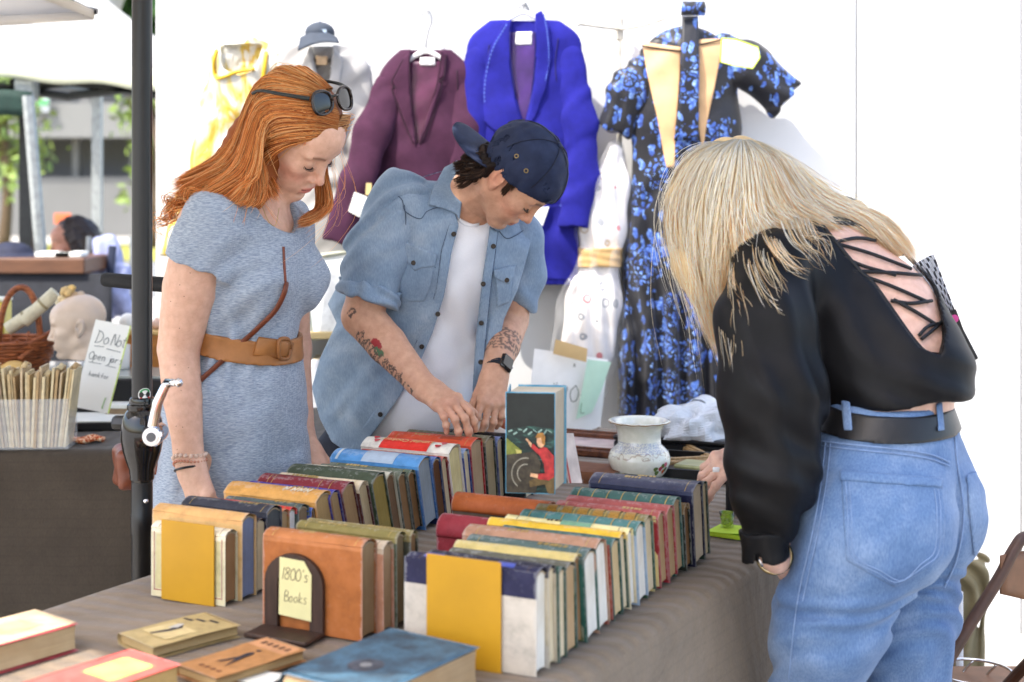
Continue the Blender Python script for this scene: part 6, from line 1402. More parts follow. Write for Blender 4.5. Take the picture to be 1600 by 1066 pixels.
S.chain([P(1530, 884, 3.9), P(1505, 930, 3.92), P(1495, 1010, 3.95), P(1490, 1120, 3.95)], [.02, .05, .06, .08], .03); S.chain([P(1524, 890, 3.9), P(1490, 900, 3.92), P(1460, 960, 3.95)], [.03, .05, .07], .03); S.post.append(lambda p, d: d - .010 * folds(p, (1, .4, .2), 14, .2, 1.2, 6)); cloth(S, .006, 'sheet', M('tarp_olive', (122, 112, 84), .7, .2, 20), tp)
tpp = thing('pole', 'slim white pole standing beside the olive tarp behind the blonde woman', 'pole', (P(1499, 900, 3.8)[0], 3.8, 0)); obj('tube', MB().tube([P(1499, 925, 3.8), (P(1500, 925, 3.8)[0], 3.8, 0)], .010, 10), M('white_metal', (214, 216, 222), .35), tpp, world=True)
wc = thing('wire_basket', 'chrome wire basket on the ground behind the brown chair', 'basket', P(1520, 1075, 3.3)); c = P(1522, 1090, 3.3)
for k, (r_, z) in enumerate(((.088, .06), (.075, .02), (.055, -.01))): obj('ring', MB().tube([c + [r_ * math.cos(a), r_ * math.sin(a), z] for a in np.linspace(0, 2 * math.pi, 40)], .0035, 6), m_chrome, wc, smooth=True, world=True)
for k in range(10): a = k * .63; obj('wire', MB().tube(catmull([c + [.088 * math.cos(a), .088 * math.sin(a), .06], c + [.082 * math.cos(a + .3), .092 * math.sin(a + .3), .02], c + [.05 * math.cos(a + .6), .05 * math.sin(a + .6), -.02]], 8), .003, 6), m_chrome, wc, smooth=True, world=True)
obj('foot', MB().tube([c - [0, 0, .02], [c[0], c[1], 0]], .012, 10).tube([[c[0], c[1], .012], [c[0], c[1], 0]], .11, 20), m_chrome, wc, world=True)
# ---------------------------------------------------------------- the red haired woman
HAIRC = lambda *c: np.array([lin(x)[:3] for x in c])
SKIN = lin((222, 180, 156))[:3]; BLUSH = lin((206, 126, 104))[:3]
def heather(key, a, b, rough=.85):
    n = NT(key, rough, .15); co = n.coord(scale=(95, 95, 760)); c2 = n.coord()
    f = n.noise(1., 4, co, .65); rib = n.n('TexWave', wave_type='BANDS', bands_direction='X', Scale=120., Distortion=.3); n.t.links.new(c2, rib.inputs['Vector'])
    c = n.ramp(f, [(.34, lin(a)), (.66, lin(b))]); n.color(n.mix(.25, c, n.mix(1., c, n.ramp(rib.outputs['Fac'], [(.2, (.72, .72, .72)), (.8, (1.1, 1.1, 1.1))]), 'MULTIPLY')))
    n.bump(rib.outputs['Fac'], .15, .001); n.b.inputs['Sheen Weight'].default_value = .2; return n.m
rw = thing('person', 'red haired woman in a blue grey dress with tan belt, sunglasses on her hair', 'person', (P(355, 640, 2.98)[0], 2.98, 0))
rR = rotm((0.66, -0.253, -0.707), (0.554, -0.472, 0.686)); rH = Head(P(456, 215, 2.93), rR, .98)
fw, rt = unit((.88, -.47, 0)), unit((-.47, -.88, 0))      # her front, her right
TB = np.array([fw, -rt, [0, 0, 1.]])
B = SDF(); rH.build(B)
nk = P(398, 338, 2.95)
B.chain([rH.w((-.022, 0, -.035)), (rH.w((-.03, 0, -.10)) + nk) / 2 + [.004, 0, .01], nk], [.050, .048, .060], .03)
sR, sL = P(322, 352, 2.82), P(446, 352, 3.10)
def torso(S, o=0.):
    tl = lambda px, py, d: P(px, py, d)
    S.el(tl(392, 400, 2.96), np.array((.100, .140, .135)) + o, TB, .05)
    S.chain([sR + [.02, .02, -.01], nk + [-.01, 0, -.035], sL + [-.01, -.01, -.01]], [.052 + o, .062 + o, .050 + o], .05)
    S.el(tl(372, 450, 2.96), np.array((.090, .135, .10)) + o, TB, .05)
    S.el(tl(385, 535, 2.97), np.array((.090, .118, .12)) + o, TB, .06)
    S.el(tl(366, 640, 2.98), np.array((.125, .165, .14)) + o, TB, .06)
    for s_ in (-1, 1): S.el(tl(413, 437, 2.965) + fw * .035 + rt * (.066 * s_), np.array((.060, .062, .062)) + o, TB, .035)
torso(B, -.014)
# legs
for s_ in (-1, 1):
    h_ = P(366, 670, 2.98) + rt * .085 * s_; B.chain([h_, h_ * [1, 1, 0] + [0, 0, .48], h_ * [1, 1, 0] + fw * -.02 + [0, 0, .10]], [.085, .055, .038], .04); B.rc(h_ * [1, 1, 0] + [0, 0, .05] - fw * .04, h_ * [1, 1, 0] + fw * .15 + [0, 0, .03], .036, .026, .03)
eR, wR = P(279, 545, 2.84), P(297, 722, 2.78)
B.rc(sR, (sR + eR) / 2 + [-.004, 0, 0], .057, .054, .03); B.rc((sR + eR) / 2 + [-.004, 0, 0], eR, .054, .042, .004); B.chain([eR, eR * .55 + wR * .45 + [-.002, 0, 0], wR], [.041, .038, .0265], .004)
hand(B, wR, P(312, 775, 2.76) - wR, P(270, 760, 2.72) - wR, -1, [(.5, .5), (.55, .55), (.6, .6), (.6, .6)], .10)
eL, wL = P(458, 545, 3.16), P(474, 695, 3.08)
B.chain([sL, eL], [.05, .038], .03); B.chain([eL, wL], [.037, .026], .02)
hand(B, wL, P(492, 742, 3.02) - wL, P(500, 700, 2.95) - wL, 1, [(.3, .5)] * 4, .08)
def r_fine(p): q = rH.l(p); return ((q[:, 0] > -.02) & (np.linalg.norm(q - [.05, 0, -.01], axis=1) < .125)) | (np.linalg.norm(p - wR - [0.02, 0, -.08], axis=1) < .12)
def r_paint(V):
    c = rH.paint(V, SKIN, lin((196, 104, 98)), BLUSH, lin((120, 76, 52)))
    r = np.random.default_rng(3)
    return c
person_body(B, rw, SKIN, .0045, r_fine, r_paint)
mb = MB(); rH.lashes(mb); obj('eyelash', mb, M('lash', (34, 24, 20)), rw, world=True)
# freckles and moles on the near arm, as raised specks
m_mole = M('mole', (120, 72, 52), .6)
r_ = np.random.default_rng(11)
for k in range(16):
    t = r_.random(); p = (sR + (eR - sR) * t) if k % 2 else (eR + (wR - eR) * t); rad = .05 if k % 2 else .036
    q = newton(B, np.array([p + [r_.uniform(-.03, .03), -rad, 0]]), 6)[0]; obj('mole', MB().lathe([(0, -.0006), (.0010, 0), (.0006, .0004), (0, .0005)], q, 7, [[1, 0, 0], [0, 0, 1], [0, -1, 0]]), m_mole, rw, world=True)
# dress
D = SDF(); torso(D, .008)
D.chain([P(366, 640, 2.98), P(362, 760, 2.98), P(358, 1000, 2.98), P(356, 1130, 2.98)], [.142, .160, .185, .195], .05, flat=(fw, 1.12))
ax_ = unit(eR - sR); hem = sR + ax_ * .088
SL = SDF(); SL.chain([sR + [.012, .0, .012], sR + ax_ * .12], [.063, .0725], .04); SL.half(hem, unit(ax_ + fw * -.10 + rt * .25)); SL.rc(sR + ax_ * .070, eR, .0545, .058, 0., '-')
D.fn(SL.eval, .018, '+', sR + ax_ * .05, .16)
D.rc(sL, sL * .7 + eL * .3, .058, .058, .04)
D.rc(nk + fw * .012 + [0, 0, -.004], nk + unit(fw * .80 + np.array([0, 0, .6])) * .25, .066, .085, .008, '-')
D.rc(P(447, 384, 2.70), P(449, 442, 2.70), .003, .0042, .002, '-')
D.fn(lambda p: -(p[:, 2] - .44))
def d_post(p, d):
    z = p[:, 2]; below = np.clip((P(0, 545, 2.98)[2] - z) / .25, 0, 1)
    d = d - .009 * below * folds(p, (.8, .3, .04), 7.5, .15, .5, 3.5)
    near = np.exp(-((z - P(0, 535, 2.98)[2]) / .07) ** 2)
    d = d - .0045 * near * folds(p, (1, .2, .1), 16, .3, .8, 6) - .0025 * wob(p, 30, 1.)
    u = np.clip(1 - np.linalg.norm(p - P(345, 430, 2.84), axis=1) / .14, 0, 1); return d - .006 * u * folds(p, (.5, .2, -.9), 16, .1, .9, 8)
D.post.append(d_post)
m_dress = heather('heather_blue', (120, 132, 152), (180, 191, 203))
V, Q = mesh_sdf(D, .0048); V = newton(D, V, 1); dress = put('dress', mesh_np(V, Q), m_dress, rw, smooth=True, world=True)
obj('keyhole_trim', MB().tube(on_surface(D, catmull(np.array([(443, 386), (444, 410), (446, 440)], float), 10), 2.92, .001), .0028, 6), M('trim_rust', (120, 64, 48), .6), dress, world=True)
# belt with a wrapped buckle
bn = unit(np.cross(P(305, 523, 2.9) - P(458, 546, 2.95), [0.35, 1, 0])); bc_ = P(385, 534, 2.95)
if bn[2] < 0: bn = -bn
T = SDF(); T.p = list(D.p); T.post = [lambda p, d: np.maximum(np.maximum(d - .0065, -(d + .004)), np.abs((p - bc_) @ bn) - .0235)]
m_belt = M('tan_leather', (168, 112, 62), .45, .2, 30, .15, 200); V, Q = mesh_sdf(T, .0036, bc_ - .22, bc_ + .22, slack=2.); belt = put('belt', mesh_np(V, Q), m_belt, rw, smooth=True, world=True)
bk0 = P(441, 546, 2.80); ring = on_surface(D, [(444 + 9 * math.copysign(abs(math.cos(a)) ** .6, math.cos(a)), 545 + 16 * math.copysign(abs(math.sin(a)) ** .6, math.sin(a))) for a in np.linspace(0, 2 * math.pi, 22)], 2.92, .011)
obj('buckle', MB().tube(ring, .0042, 8), M('belt_dark', (150, 98, 54), .4), belt, smooth=True, world=True)
obj('belt_tip', MB().tube(on_surface(D, [(400, 541), (420, 544), (440, 546), (456, 547)], 2.92, .0095), [.02, .02, .02, .015], 8, flat=((0, -1, 0), .16)), m_belt, belt, smooth=True, world=True)
# beads and cord at the wrist
for nm, off, rad, rgb, nb in (('bead_bracelet', .004, .0046, (226, 196, 178), 20), ('bead_bracelet', .0125, .0030, (206, 140, 112), 30)):
    d_ = unit(wR - eR); c0 = wR - d_ * (.012 - off * 1.3) + [0, 0, .003]; A = frame3(d_, [0, 1, .0]); par = obj(nm, MB().tube([c0 + A[1] * .0305 * math.cos(a) + A[2] * .0305 * math.sin(a) for a in np.linspace(0, 6.283, 30)], .0008, 4), M('cord', (200, 180, 160)), rw, world=True)
    for k in range(nb):
        a = k / nb * 6.283; q = c0 + A[1] * .0315 * math.cos(a) + A[2] * .0315 * math.sin(a) + d_ * .004 * math.sin(a * 2)
        obj('bead', MB().lathe([(0, -rad), (rad * .8, -rad * .6), (rad, 0), (rad * .8, rad * .6), (0, rad)], q, 8), M('bead_%d' % rgb[0], rgb, .2, .2, 300), par, smooth=True, world=True)
d_ = unit(wR - eR); A = frame3(d_, [0, 1, 0]); c0 = wR + d_ * .0125; obj('black_bracelet', MB().tube([c0 + A[1] * .031 * math.cos(a) + A[2] * .031 * math.sin(a) for a in np.linspace(0, 6.283, 30)], .0023, 6), m_black, rw, world=True)
obj('necklace', MB().tube(catmull([P(409, 318, 2.86), P(420, 345, 2.85), P(431, 352, 2.845), P(437, 325, 2.87)], 14) + [0, -.006, 0], .0007, 5), M('gold_chain', (206, 180, 120), .3, metal=.9), rw, world=True)
# sunglasses
sgl = obj('sunglasses', MB(), m_black, rw) if False else None
def hp(x, y, z): return rH.w((x, y, z))
gR = rotm(rH.R[0] * .62 + rH.R[2] * .78, rH.R[2] * .62 - rH.R[0] * .78)
gc = hp(.034, 0, .143); M('tortoise', (38, 26, 20), .12, .5, 60, spec=.6); n = NT('dark_lens', .04, .6); n.b.inputs['Base Color'].default_value = (.012, .012, .014, 1); m_lens = n.m
fr = None
for y in (-1, 1):
    pts = []
    for a in np.linspace(0, 2 * math.pi, 26):
        cx_, cz_ = math.cos(a), math.sin(a); pts.append(gc + gR[1] * (y * .036 + .0265 * math.copysign(abs(cx_) ** .8, cx_)) + gR[2] * (.0230 * math.copysign(abs(cz_) ** .8, cz_) * (1 + .12 * cx_ * y)) - gR[0] * (.008 * abs(y * .036 + .027 * cx_) / .06) ** 1)
    o = obj('sunglasses' if fr is None else 'rim', MB().tube(pts, .0034, 8), _mc['tortoise'], rw if fr is None else fr, smooth=True, world=True); fr = fr or o
    obj('lens', MB().add([p - gR[0] * .001 for p in pts[:-1]] + [np.mean(pts[:-1], 0) + gR[0] * .003], [(i, (i + 1) % 25, 25) for i in range(25)]), m_lens, fr, smooth=True, world=True)
    obj('temple', MB().tube(catmull([gc + gR[1] * y * .066 + gR[2] * .012 - gR[0] * .012, hp(-.025, y * .094, .118), hp(-.07, y * .094, .085), hp(-.085, y * .090, .062)], 16), [.0045, .0038, .0032, .0034], 8), M('temple_grey', (34, 42, 42), .35), fr, smooth=True, world=True)
obj('bridge', MB().tube([gc + gR[1] * .010 + gR[2] * .008, gc + gR[0] * .003 + gR[2] * .010, gc - gR[1] * .010 + gR[2] * .008], .003, 8), _mc['tortoise'], fr, smooth=True, world=True)
# hair
RC_ = HAIRC((214, 130, 64), (228, 150, 82), (186, 104, 52), (242, 178, 108), (150, 80, 40), (224, 140, 72), (248, 202, 142))
m_hr = hair_mat('red_hair', None, None, .36)
H = SDF(); w_ = rH.w
H.el(w_((-.014, 0, .048)), np.array((.100, .082, .087)) * 1.0, rR, .02)
H.el(w_((.115, 0, -.030)), np.array((.094, .110, .118)) * 1.03, rR, .012, '-'); H.el(w_((.02, -.09, -.05)), np.array((.066, .058, .080)), rR, .01, '-')
H.chain([w_((-.04, 0, .05)), P(400, 228, 2.93), P(366, 262, 2.93), P(322, 300, 2.93)], [.066, .058, .040, .022], .03, flat=(unit((.4, -.9, 0)), 1.25)); H.chain([w_((-.05, -.02, .0)), P(396, 288, 2.88), P(398, 312, 2.87)], [.052, .036, .018], .03)
H.post.append(lambda p, d: d - .001 * folds(p, (.55, -.2, .85), 34, .2, .9, 8))
def root_dark(V): q = rH.l(V); return np.tile(RC_[2] * .75, (len(V), 1))
cloth(H, .0042, 'hair', m_hr, rw, paint=root_dark)
e_ = [w_((.083, -.030, .083)), w_((.060, -.072, .072)), w_((.028, -.092, .040))]
gA = [[w_((.076, -.018, .082)), w_((.058, -.066, .062)), w_((.038, -.086, .024)), w_((.030, -.088, -.022)), w_((.028, -.078, -.070)), P(440, 312, 2.835)],
      [w_((.077, -.008, .088)), w_((.060, -.062, .072)), w_((.028, -.090, .034)), w_((.010, -.096, -.010)), w_((.012, -.086, -.060)), P(432, 318, 2.82)],
      [w_((.076, -.0, .096)), w_((.050, -.064, .090)), w_((.010, -.096, .045)), w_((-.012, -.100, -.005)), P(410, 298, 2.82), P(396, 322, 2.82)],
      [w_((.070, .0, .108)), w_((.036, -.066, .104)), w_((-.01, -.104, .055)), P(396, 270, 2.81), P(374, 300, 2.80), P(352, 318, 2.80)],
      [w_((.060, .0, .126)), w_((.02, -.066, .122)), w_((-.04, -.100, .060)), P(380, 258, 2.82), P(338, 296, 2.81), P(292, 316, 2.81)],
      [w_((.030, .0, .137)), w_((-.02, -.060, .126)), w_((-.075, -.084, .065)), P(368, 246, 2.84), P(322, 284, 2.84), P(270, 316, 2.83)],
      [w_((.0, .0, .139)), w_((-.05, -.045, .124)), w_((-.103, -.055, .07)), P(362, 236, 2.88), P(315, 276, 2.88), P(270, 300, 2.87)],
      [w_((.0, .01, .140)), w_((-.06, .0, .126)), w_((-.115, .0, .075)), P(362, 230, 2.93), P(318, 270, 2.93), P(280, 290, 2.92)],
      [w_((.0, .03, .138)), w_((-.06, .05, .115)), w_((-.11, .055, .07)), P(366, 232, 2.98), P(322, 272, 2.98), P(290, 294, 2.98)]]
parts = [strands(gA, 12000, [.001, .005, .012, .016], RC_, .0006, .003, 20, 5, .45, .4, 44, wave=.007, rootc=(.80, .70, .60)),
         strands(gA, 260, [-.006, -.012, -.02], RC_[[3, 6, 1]], .0008, .012, 22, 6, .6, .2, 20, flyaway=.5)]
gF = [[w_((.078, -.008, .090)), w_((.076, .046, .074)), w_((.056, .076, .03)), w_((.060, .078, -.03)), P(520, 318, 2.99), P(497, 346, 2.95), P(462, 358, 2.90)],
      [w_((.072, -.004, .104)), w_((.066, .056, .088)), w_((.036, .088, .03)), w_((.050, .090, -.03)), P(512, 318, 3.01), P(490, 344, 2.97), P(466, 354, 2.92)],
      [w_((.06, .012, .124)), w_((.05, .07, .10)), w_((.0, .098, .03)), w_((.02, .09, -.04)), P(500, 320, 3.04), P(482, 340, 3.02), P(466, 350, 2.98)]]
parts += [strands(gF, 2000, [.003, .008, .012], RC_, .0008, .003, 22, 8, .5, .75, 9), strands(gF, 22, [.0, -.02, -.05], RC_[[6, 3]], .0006, .03, 22, 9, .6, .1, 9, flyaway=.8)]
hl = [g[0] for g in gA[:3]] + [w_((.062, -.055, .066)), w_((.040, -.080, .045)), w_((.022, -.090, .015))]
parts += [strands([[p, p + rH.R[0] * .004 - rH.R[2] * .006 + rH.R[1] * -.002, p + rH.R[0] * .000 - rH.R[2] * .016 - rH.R[1] * .012] for p in hl], 160, [.0, .003], RC_[[1, 3, 6]], .0004, .006, 8, 77, .8, .1, 30, ragged=.6)]
# curls at the tips behind the shoulder
for k in range(8):
    a = P(322 - 5 * k, 288 + 2 * k, 2.80 + .01 * k); pts = [a]
    for j in range(1, 9): pts.append(a + np.array([-.0075 * j + .013 * math.sin(j * (1.3 + .1 * k) + k * 1.7), .004 * math.cos(j * 1.7), -.003 * j - .0008 * j * j * (.5 + .14 * k) + .008 * math.cos(j * 1.9 + k)]))
    parts.append(strands([pts, [q + [.004, .004, -.008] for q in pts]], 26, [.0, .014], RC_, .0007, .016, 22, 20 + k, .6, .2, 3, ragged=.5))
hair('hair_strands', parts, m_hr, rw)
# bag on its strap
bg_ = thing('handbag', 'reddish brown leather shoulder bag hanging behind the umbrella pole', 'handbag', P(222, 740, 2.93)); m_lea = M('rust_leather', (112, 58, 36), .4, .25, 24, .2, 200)
S = SDF(); bR = rotm((.9, .3, 0), (0, 0, 1)); S.bx(P(226, 728, 2.93), (.058, .05, .042), bR, .018, .01); S.bx(P(196, 726, 2.95), (.018, .045, .036), bR, .012, .02); S.post.append(lambda p, d: d - .003 * wob(p, 40, 2)); cloth(S, .004, 'pouch', m_lea, bg_)
obj('flap', MB().grid([[P(190 + 70 * u, 702 + 8 * u + 34 * v, 2.875 + .02 * (1 - v)) for u in np.linspace(0, 1, 8)] for v in np.linspace(0, 1, 5)], .003), m_lea, bg_, smooth=True, world=True)
sp = [P(250, 706, 2.90), P(262, 650, 2.86), P(290, 612, 2.82)]; sp2 = on_surface(D, [(312, 595), (345, 566), (380, 534), (405, 511), (428, 488), (440, 468), (447, 448)], 2.95, .008)
obj('strap', MB().tube(catmull(sp + list(sp2) + [P(449, 430, 2.90), P(455, 410, 2.97), P(440, 350, 3.08), P(405, 318, 3.06)], 60), .0062, 8, flat=((.3, -1, 0), .45)), m_lea, bg_, smooth=True, world=True)
# ---------------------------------------------------------------- the man with the backward cap
mn = thing('person', 'man in a backward navy cap and open denim shirt leaning over the books', 'person', (P(600, 700, 3.5)[0], 3.5, 0))
mR = rotm((.50, -.06, -.866), (.785, -.40, .453)); msc = .93
mH = Head(P(800, 276, 3.22), mR, msc, True)
mf, mr_ = unit((.42, -.9, 0)), unit((-.9, -.42, 0)); MBs = np.array([mf, -mr_, [0, 0, 1.]])
mnk = P(722, 322, 3.33); mpel = P(606, 715, 3.50); mup = unit(mnk - mpel); MA = rotm(np.cross(-mr_, mup), mup)
B = SDF(); mH.build(B)
B.chain([mH.w((-.025, 0, -.03)), (mH.w((-.035, 0, -.10)) + mnk) / 2, mnk + [0, .01, -.02]], [.058, .055, .058], .03)
msR, msL = P(616, 322, 3.28), P(806, 378, 3.38)
def mtorso(S, o=0.):
    S.el(P(716, 412, 3.36), np.array((.108, .165, .150)) + o, MA, .05)
    S.chain([msR + [.02, .0, -.015], mnk + [-.005, .02, -.045], msL + [-.02, 0, -.015]], [.060 + o, .072 + o, .060 + o], .05)
    S.el(P(672, 545, 3.42), np.array((.105, .152, .16)) + o, MA, .06); S.el(mpel, np.array((.115, .168, .135)) + o, MBs, .06)
mtorso(B, -.020)
for s_ in (-1, 1):
    h_ = mpel + mr_ * .09 * s_; B.chain([h_, h_ * [1, 1, 0] + [0, 0, .5], h_ * [1, 1, 0] + [-.0, .02, .10]], [.085, .058, .042], .03); B.rc(h_ * [1, 1, 0] + [0, .03, .05], h_ * [1, 1, 0] + mf * .17 + [0, 0, .035], .042, .032, .03)
meR, mwR = P(566, 494, 3.24), P(664, 606, 3.15)
B.rc(msR, meR, .056, .047, .02); B.chain([meR, meR * .6 + mwR * .4, mwR], [.047, .0445, .029], .006)
hand(B, mwR, P(716, 640, 3.07) - mwR, (-.05, -.42, .9), 1, [(.55, .55), (.60, .6), (.55, .65), (.42, .75)], .14, (.5, .4), .98)
meL, mwL = P(796, 500, 3.40), P(774, 582, 3.26)
B.rc(msL, meL, .055, .045, .02); B.chain([meL, meL * .5 + mwL * .5, mwL], [.046, .041, .029], .006)
hand(B, mwL, P(768, 650, 3.20) - mwL, (.25, -.95, -.1), -1, [(.1, .35), (.25, .45), (.35, .5), (.4, .6)], .16, (.35, .2), .95)
MSK = lin((214, 168, 140))[:3]
def m_fine(p):
    q = mH.l(p); return ((q[:, 0] > -.02) & (np.linalg.norm(q - [.05, 0, -.01], axis=1) < .125)) | (np.linalg.norm(p - P(720, 645, 3.10), axis=1) < .11) | (np.linalg.norm(p - P(770, 625, 3.22), axis=1) < .09) | (np.abs((p - meR) @ unit(mwR - meR) - .11) < .12) & (np.linalg.norm(np.cross(p - meR, unit(mwR - meR)), axis=1) < .06)
def m_paint(V):
    c = mH.paint(V, MSK, lin((186, 108, 98)), lin((198, 122, 98)), lin((58, 38, 28)), .22)
    u = unit(mwR - meR); L_ = np.linalg.norm(mwR - meR); t = (V - meR) @ u / L_; rad = V - meR - ((V - meR) @ u)[:, None] * u; rn = np.linalg.norm(rad, axis=1)
    e1 = unit(np.cross(u, [0, -1, 0])); e2 = np.cross(u, e1); a = np.arctan2(rad @ e1, rad @ e2)        # a runs round the arm
    low = unit(np.array([-.6, -.35, -.7])); side = (rad @ low) / (rn + 1e-6)
    on = (t > -.12) & (t < 1.0) & (rn < .07)
    n1 = wob(V, 150, 1.), wob(V, 260, 2.), wob(V, 90, 3.)
    ink = on & (((t > .16) & (t < .80) & (side > .62 + .18 * n1[2]) & (n1[0] > -.42) & (np.abs(n1[1]) > .16)) | ((t > .80) & (t < .98) & (side > .80) & (n1[0] > .1)) | ((t > -.06) & (t < .02) & (side > .2) & (side < .6) & (n1[0] > -.1)))
    c[ink] = c[ink] * .18 + np.array(lin((52, 56, 62))[:3]) * .82
    red = on & (np.hypot((t - .40) * L_ / .016, (side - .55) / .24) < 1) & (side < .64); c[red] = np.array(lin((168, 56, 60))[:3])
    grn = on & (np.hypot((t - .47) * L_ / .014, (side - .66) / .16) < 1) & (n1[1] > -.2); c[grn] = np.array(lin((96, 128, 96))[:3])
    u2 = unit(mwL - meL); t2 = (V - meL) @ u2 / np.linalg.norm(mwL - meL); r2 = np.linalg.norm(np.cross(V - meL, u2), axis=1)
    i2 = (t2 > .38) & (t2 < .74) & (r2 < .06) & (n1[0] > -.3) & (np.abs(n1[1]) > .2) & (V[:, 1] < meL[1] + .05); c[i2] = c[i2] * .25 + np.array(lin((58, 60, 62))[:3]) * .75
    kn = np.exp(-(np.linalg.norm(V - P(705, 630, 3.06), axis=1) / .03) ** 2)[:, None] * .4; return c * (1 - kn) + np.array(lin((206, 130, 110))[:3]) * kn
person_body(B, mn, MSK, .0045, m_fine, m_paint)
mb = MB(); mH.lashes(mb); obj('eyelash', mb, _mc['lash'], mn, world=True)
# dark jeans
J = SDF(); J.el(mpel, np.array((.115, .168, .135)) + .006, MBs, .05); J.el(P(650, 600, 3.44), np.array((.10, .15, .14)), MA, .05)
for s_ in (-1, 1): h_ = mpel + mr_ * .09 * s_; J.chain([h_, h_ * [1, 1, 0] + [0, 0, .5], h_ * [1, 1, 0] + [0, .02, .09]], [.098, .075, .065], .03)
J.fn(lambda p: p[:, 2] - P(0, 640, 3.45)[2]); J.post.append(lambda p, d: d - .004 * wob(p, 24, 1)); cloth(J, .0055, 'jeans', M('dark_denim', (34, 38, 52), .8, .2, 60, .2, 500), mn)
# white T-shirt
T_ = SDF(); mtorso(T_, .004); T_.el(P(655, 620, 3.42), np.array((.115, .16, .12)), MA, .05); T_.rc(mnk + mf * .015 + [0, 0, -.004], mnk + unit(mf * .75 + np.array([.1, 0, .66])) * .25, .066, .085, .01, '-')
T_.fn(lambda p: -(p[:, 2] - P(0, 690, 3.38)[2] + .10 * (p[:, 0] - P(650, 0, 3.4)[0])))
T_.post.append(lambda p, d: d - .005 * folds(p, (.9, .2, .45), 9, .1, .9, 6) * np.clip((P(0, 430, 3.3)[2] - p[:, 2]) / .2, 0, 1) - .003 * wob(p, 26, 4)); cloth(T_, .0045, 'tshirt', M('white_jersey', (246, 246, 250), .85, .03, 300, .1, 700), mn)
obj('tshirt_collar', MB().tube(on_surface(T_, catmull(np.array([(709, 322), (716, 342), (732, 352), (750, 350), (762, 338)], float), 18), 3.36, .001), .0042, 6, flat=((0, -1, 0), .5)), M('white_jersey', (222, 222, 228)), mn, smooth=True, world=True)
# open denim shirt: a shell round the torso, cut to its outline and opened in front
n = NT('denim', .8, .2); co = n.coord(); tw = n.noise(1., 3, n.coord(scale=(420, 420, 90), rot=(0, .6, 0)))
c1 = n.ramp(n.noise(7, 5, co, .6), [(.25, lin((112, 134, 158))), (.5, lin((136, 157, 179))), (.75, lin((170, 184, 198)))])
n.color(n.mix(1., c1, n.ramp(tw, [(.3, (.80, .82, .86)), (.7, (1.12, 1.1, 1.08))]), 'MULTIPLY')); n.bump(tw, .3, .001); n.b.inputs['Sheen Weight'].default_value = .15; m_den = n.m
D = SDF(); mtorso(D, .022); D.el(P(655, 620, 3.42), np.array((.115, .16, .12)) + .020, MA, .05)
D.chain([P(610, 450, 3.44), P(575, 560, 3.47), P(560, 640, 3.50), P(556, 720, 3.50)], [.125, .125, .115, .105], .05, flat=((0, 1, 0), 1.05)); D.rc(P(796, 395, 3.37), P(784, 468, 3.36), .070, .060, .04); D.chain([P(770, 470, 3.36), P(764, 560, 3.34), P(760, 650, 3.36)], [.055, .035, .03], .05)
sl0 = unit(meR - msR); ell = np.linalg.norm(meR - msR)
D.rc(mnk + [.01, .0, -.01], mnk + unit(mf * .5 + np.array([.35, 0, .8])) * .25, .072, .095, .01, '-')
OUT = [(500, 230), (690, 236), (730, 262), (842, 330), (824, 400), (808, 455), (788, 498), (774, 560), (768, 640), (752, 660), (735, 640), (700, 600), (640, 640), (566, 716), (548, 712), (518, 690), (500, 655), (487, 606), (500, 560), (526, 505), (500, 450)]
OPN = [(706, 312), (717, 353), (706, 392), (700, 430), (694, 462), (676, 520), (650, 580), (616, 632), (580, 682), (556, 730), (640, 790), (760, 790), (756, 662), (738, 612), (742, 547), (746, 500), (754, 432), (764, 365), (768, 330), (742, 296)]
fo, fi = outline(OUT, 3.4), outline(OPN, 3.4)
def sh_post(p, d):
    arm = np.clip(1 - np.linalg.norm(p - (msR + meR) / 2, axis=1) / .2, 0, 1)
    d = d - .006 * arm * folds(p, (.35, .2, .9), 9, .2, 1.3, 7) - .006 * folds(p, (.85, .3, -.35), 6, .55, 1.1, 5) * np.clip((P(0, 400, 3.4)[2] - p[:, 2]) / .15, 0, 1) - .0035 * wob(p, 30, 2.)
    sh = np.maximum(d, -(d + .0085)); sh = np.maximum(sh, fo(p)); return np.where(p[:, 1] < 3.46, np.maximum(sh, -fi(p)), sh)
D.post.append(sh_post); DENIM = D
V, Q = mesh_sdf(D, .0036, slack=2.2); shirt = put('denim_shirt', mesh_np(V, Q), m_den, mn, smooth=True, world=True)
# sleeves and rolled cuffs
E_ = SDF(); E_.chain([msR + [.012, .0, .008], msR + sl0 * ell * .45, msR + sl0 * ell * .86], [.078, .075, .066], .03); E_.half(msR + sl0 * ell * .80, sl0); E_.rc(msR + sl0 * ell * .66, meR, .050, .052, 0., '-')
E_.post.append(lambda p, d: d - .0055 * folds(p, (.35, .25, .85), 8.5, .2, 1.2, 7) - .003 * wob(p, 34, 1)); cloth(E_, .0042, 'sleeve', m_den, mn, nw=0)
for aa, bb, r0, r1 in ((.73, .87, .0735, .0755),):
    U = SDF(); cA = msR + sl0 * ell * aa; cB = msR + sl0 * ell * bb; U.rc(cA, cB, r0, r1, 0.); U.half(cB, sl0, .006); U.half(cA, -sl0, .006); U.rc(cA - sl0 * .05, cB + sl0 * .06, .055, .057, .004, '-'); U.post.append(lambda p, d: d - .0035 * folds(p, (.2, .1, 1), 22, .1, 1.6, 9)); cloth(U, .0035, 'rolled_cuff', m_den, mn, nw=0)
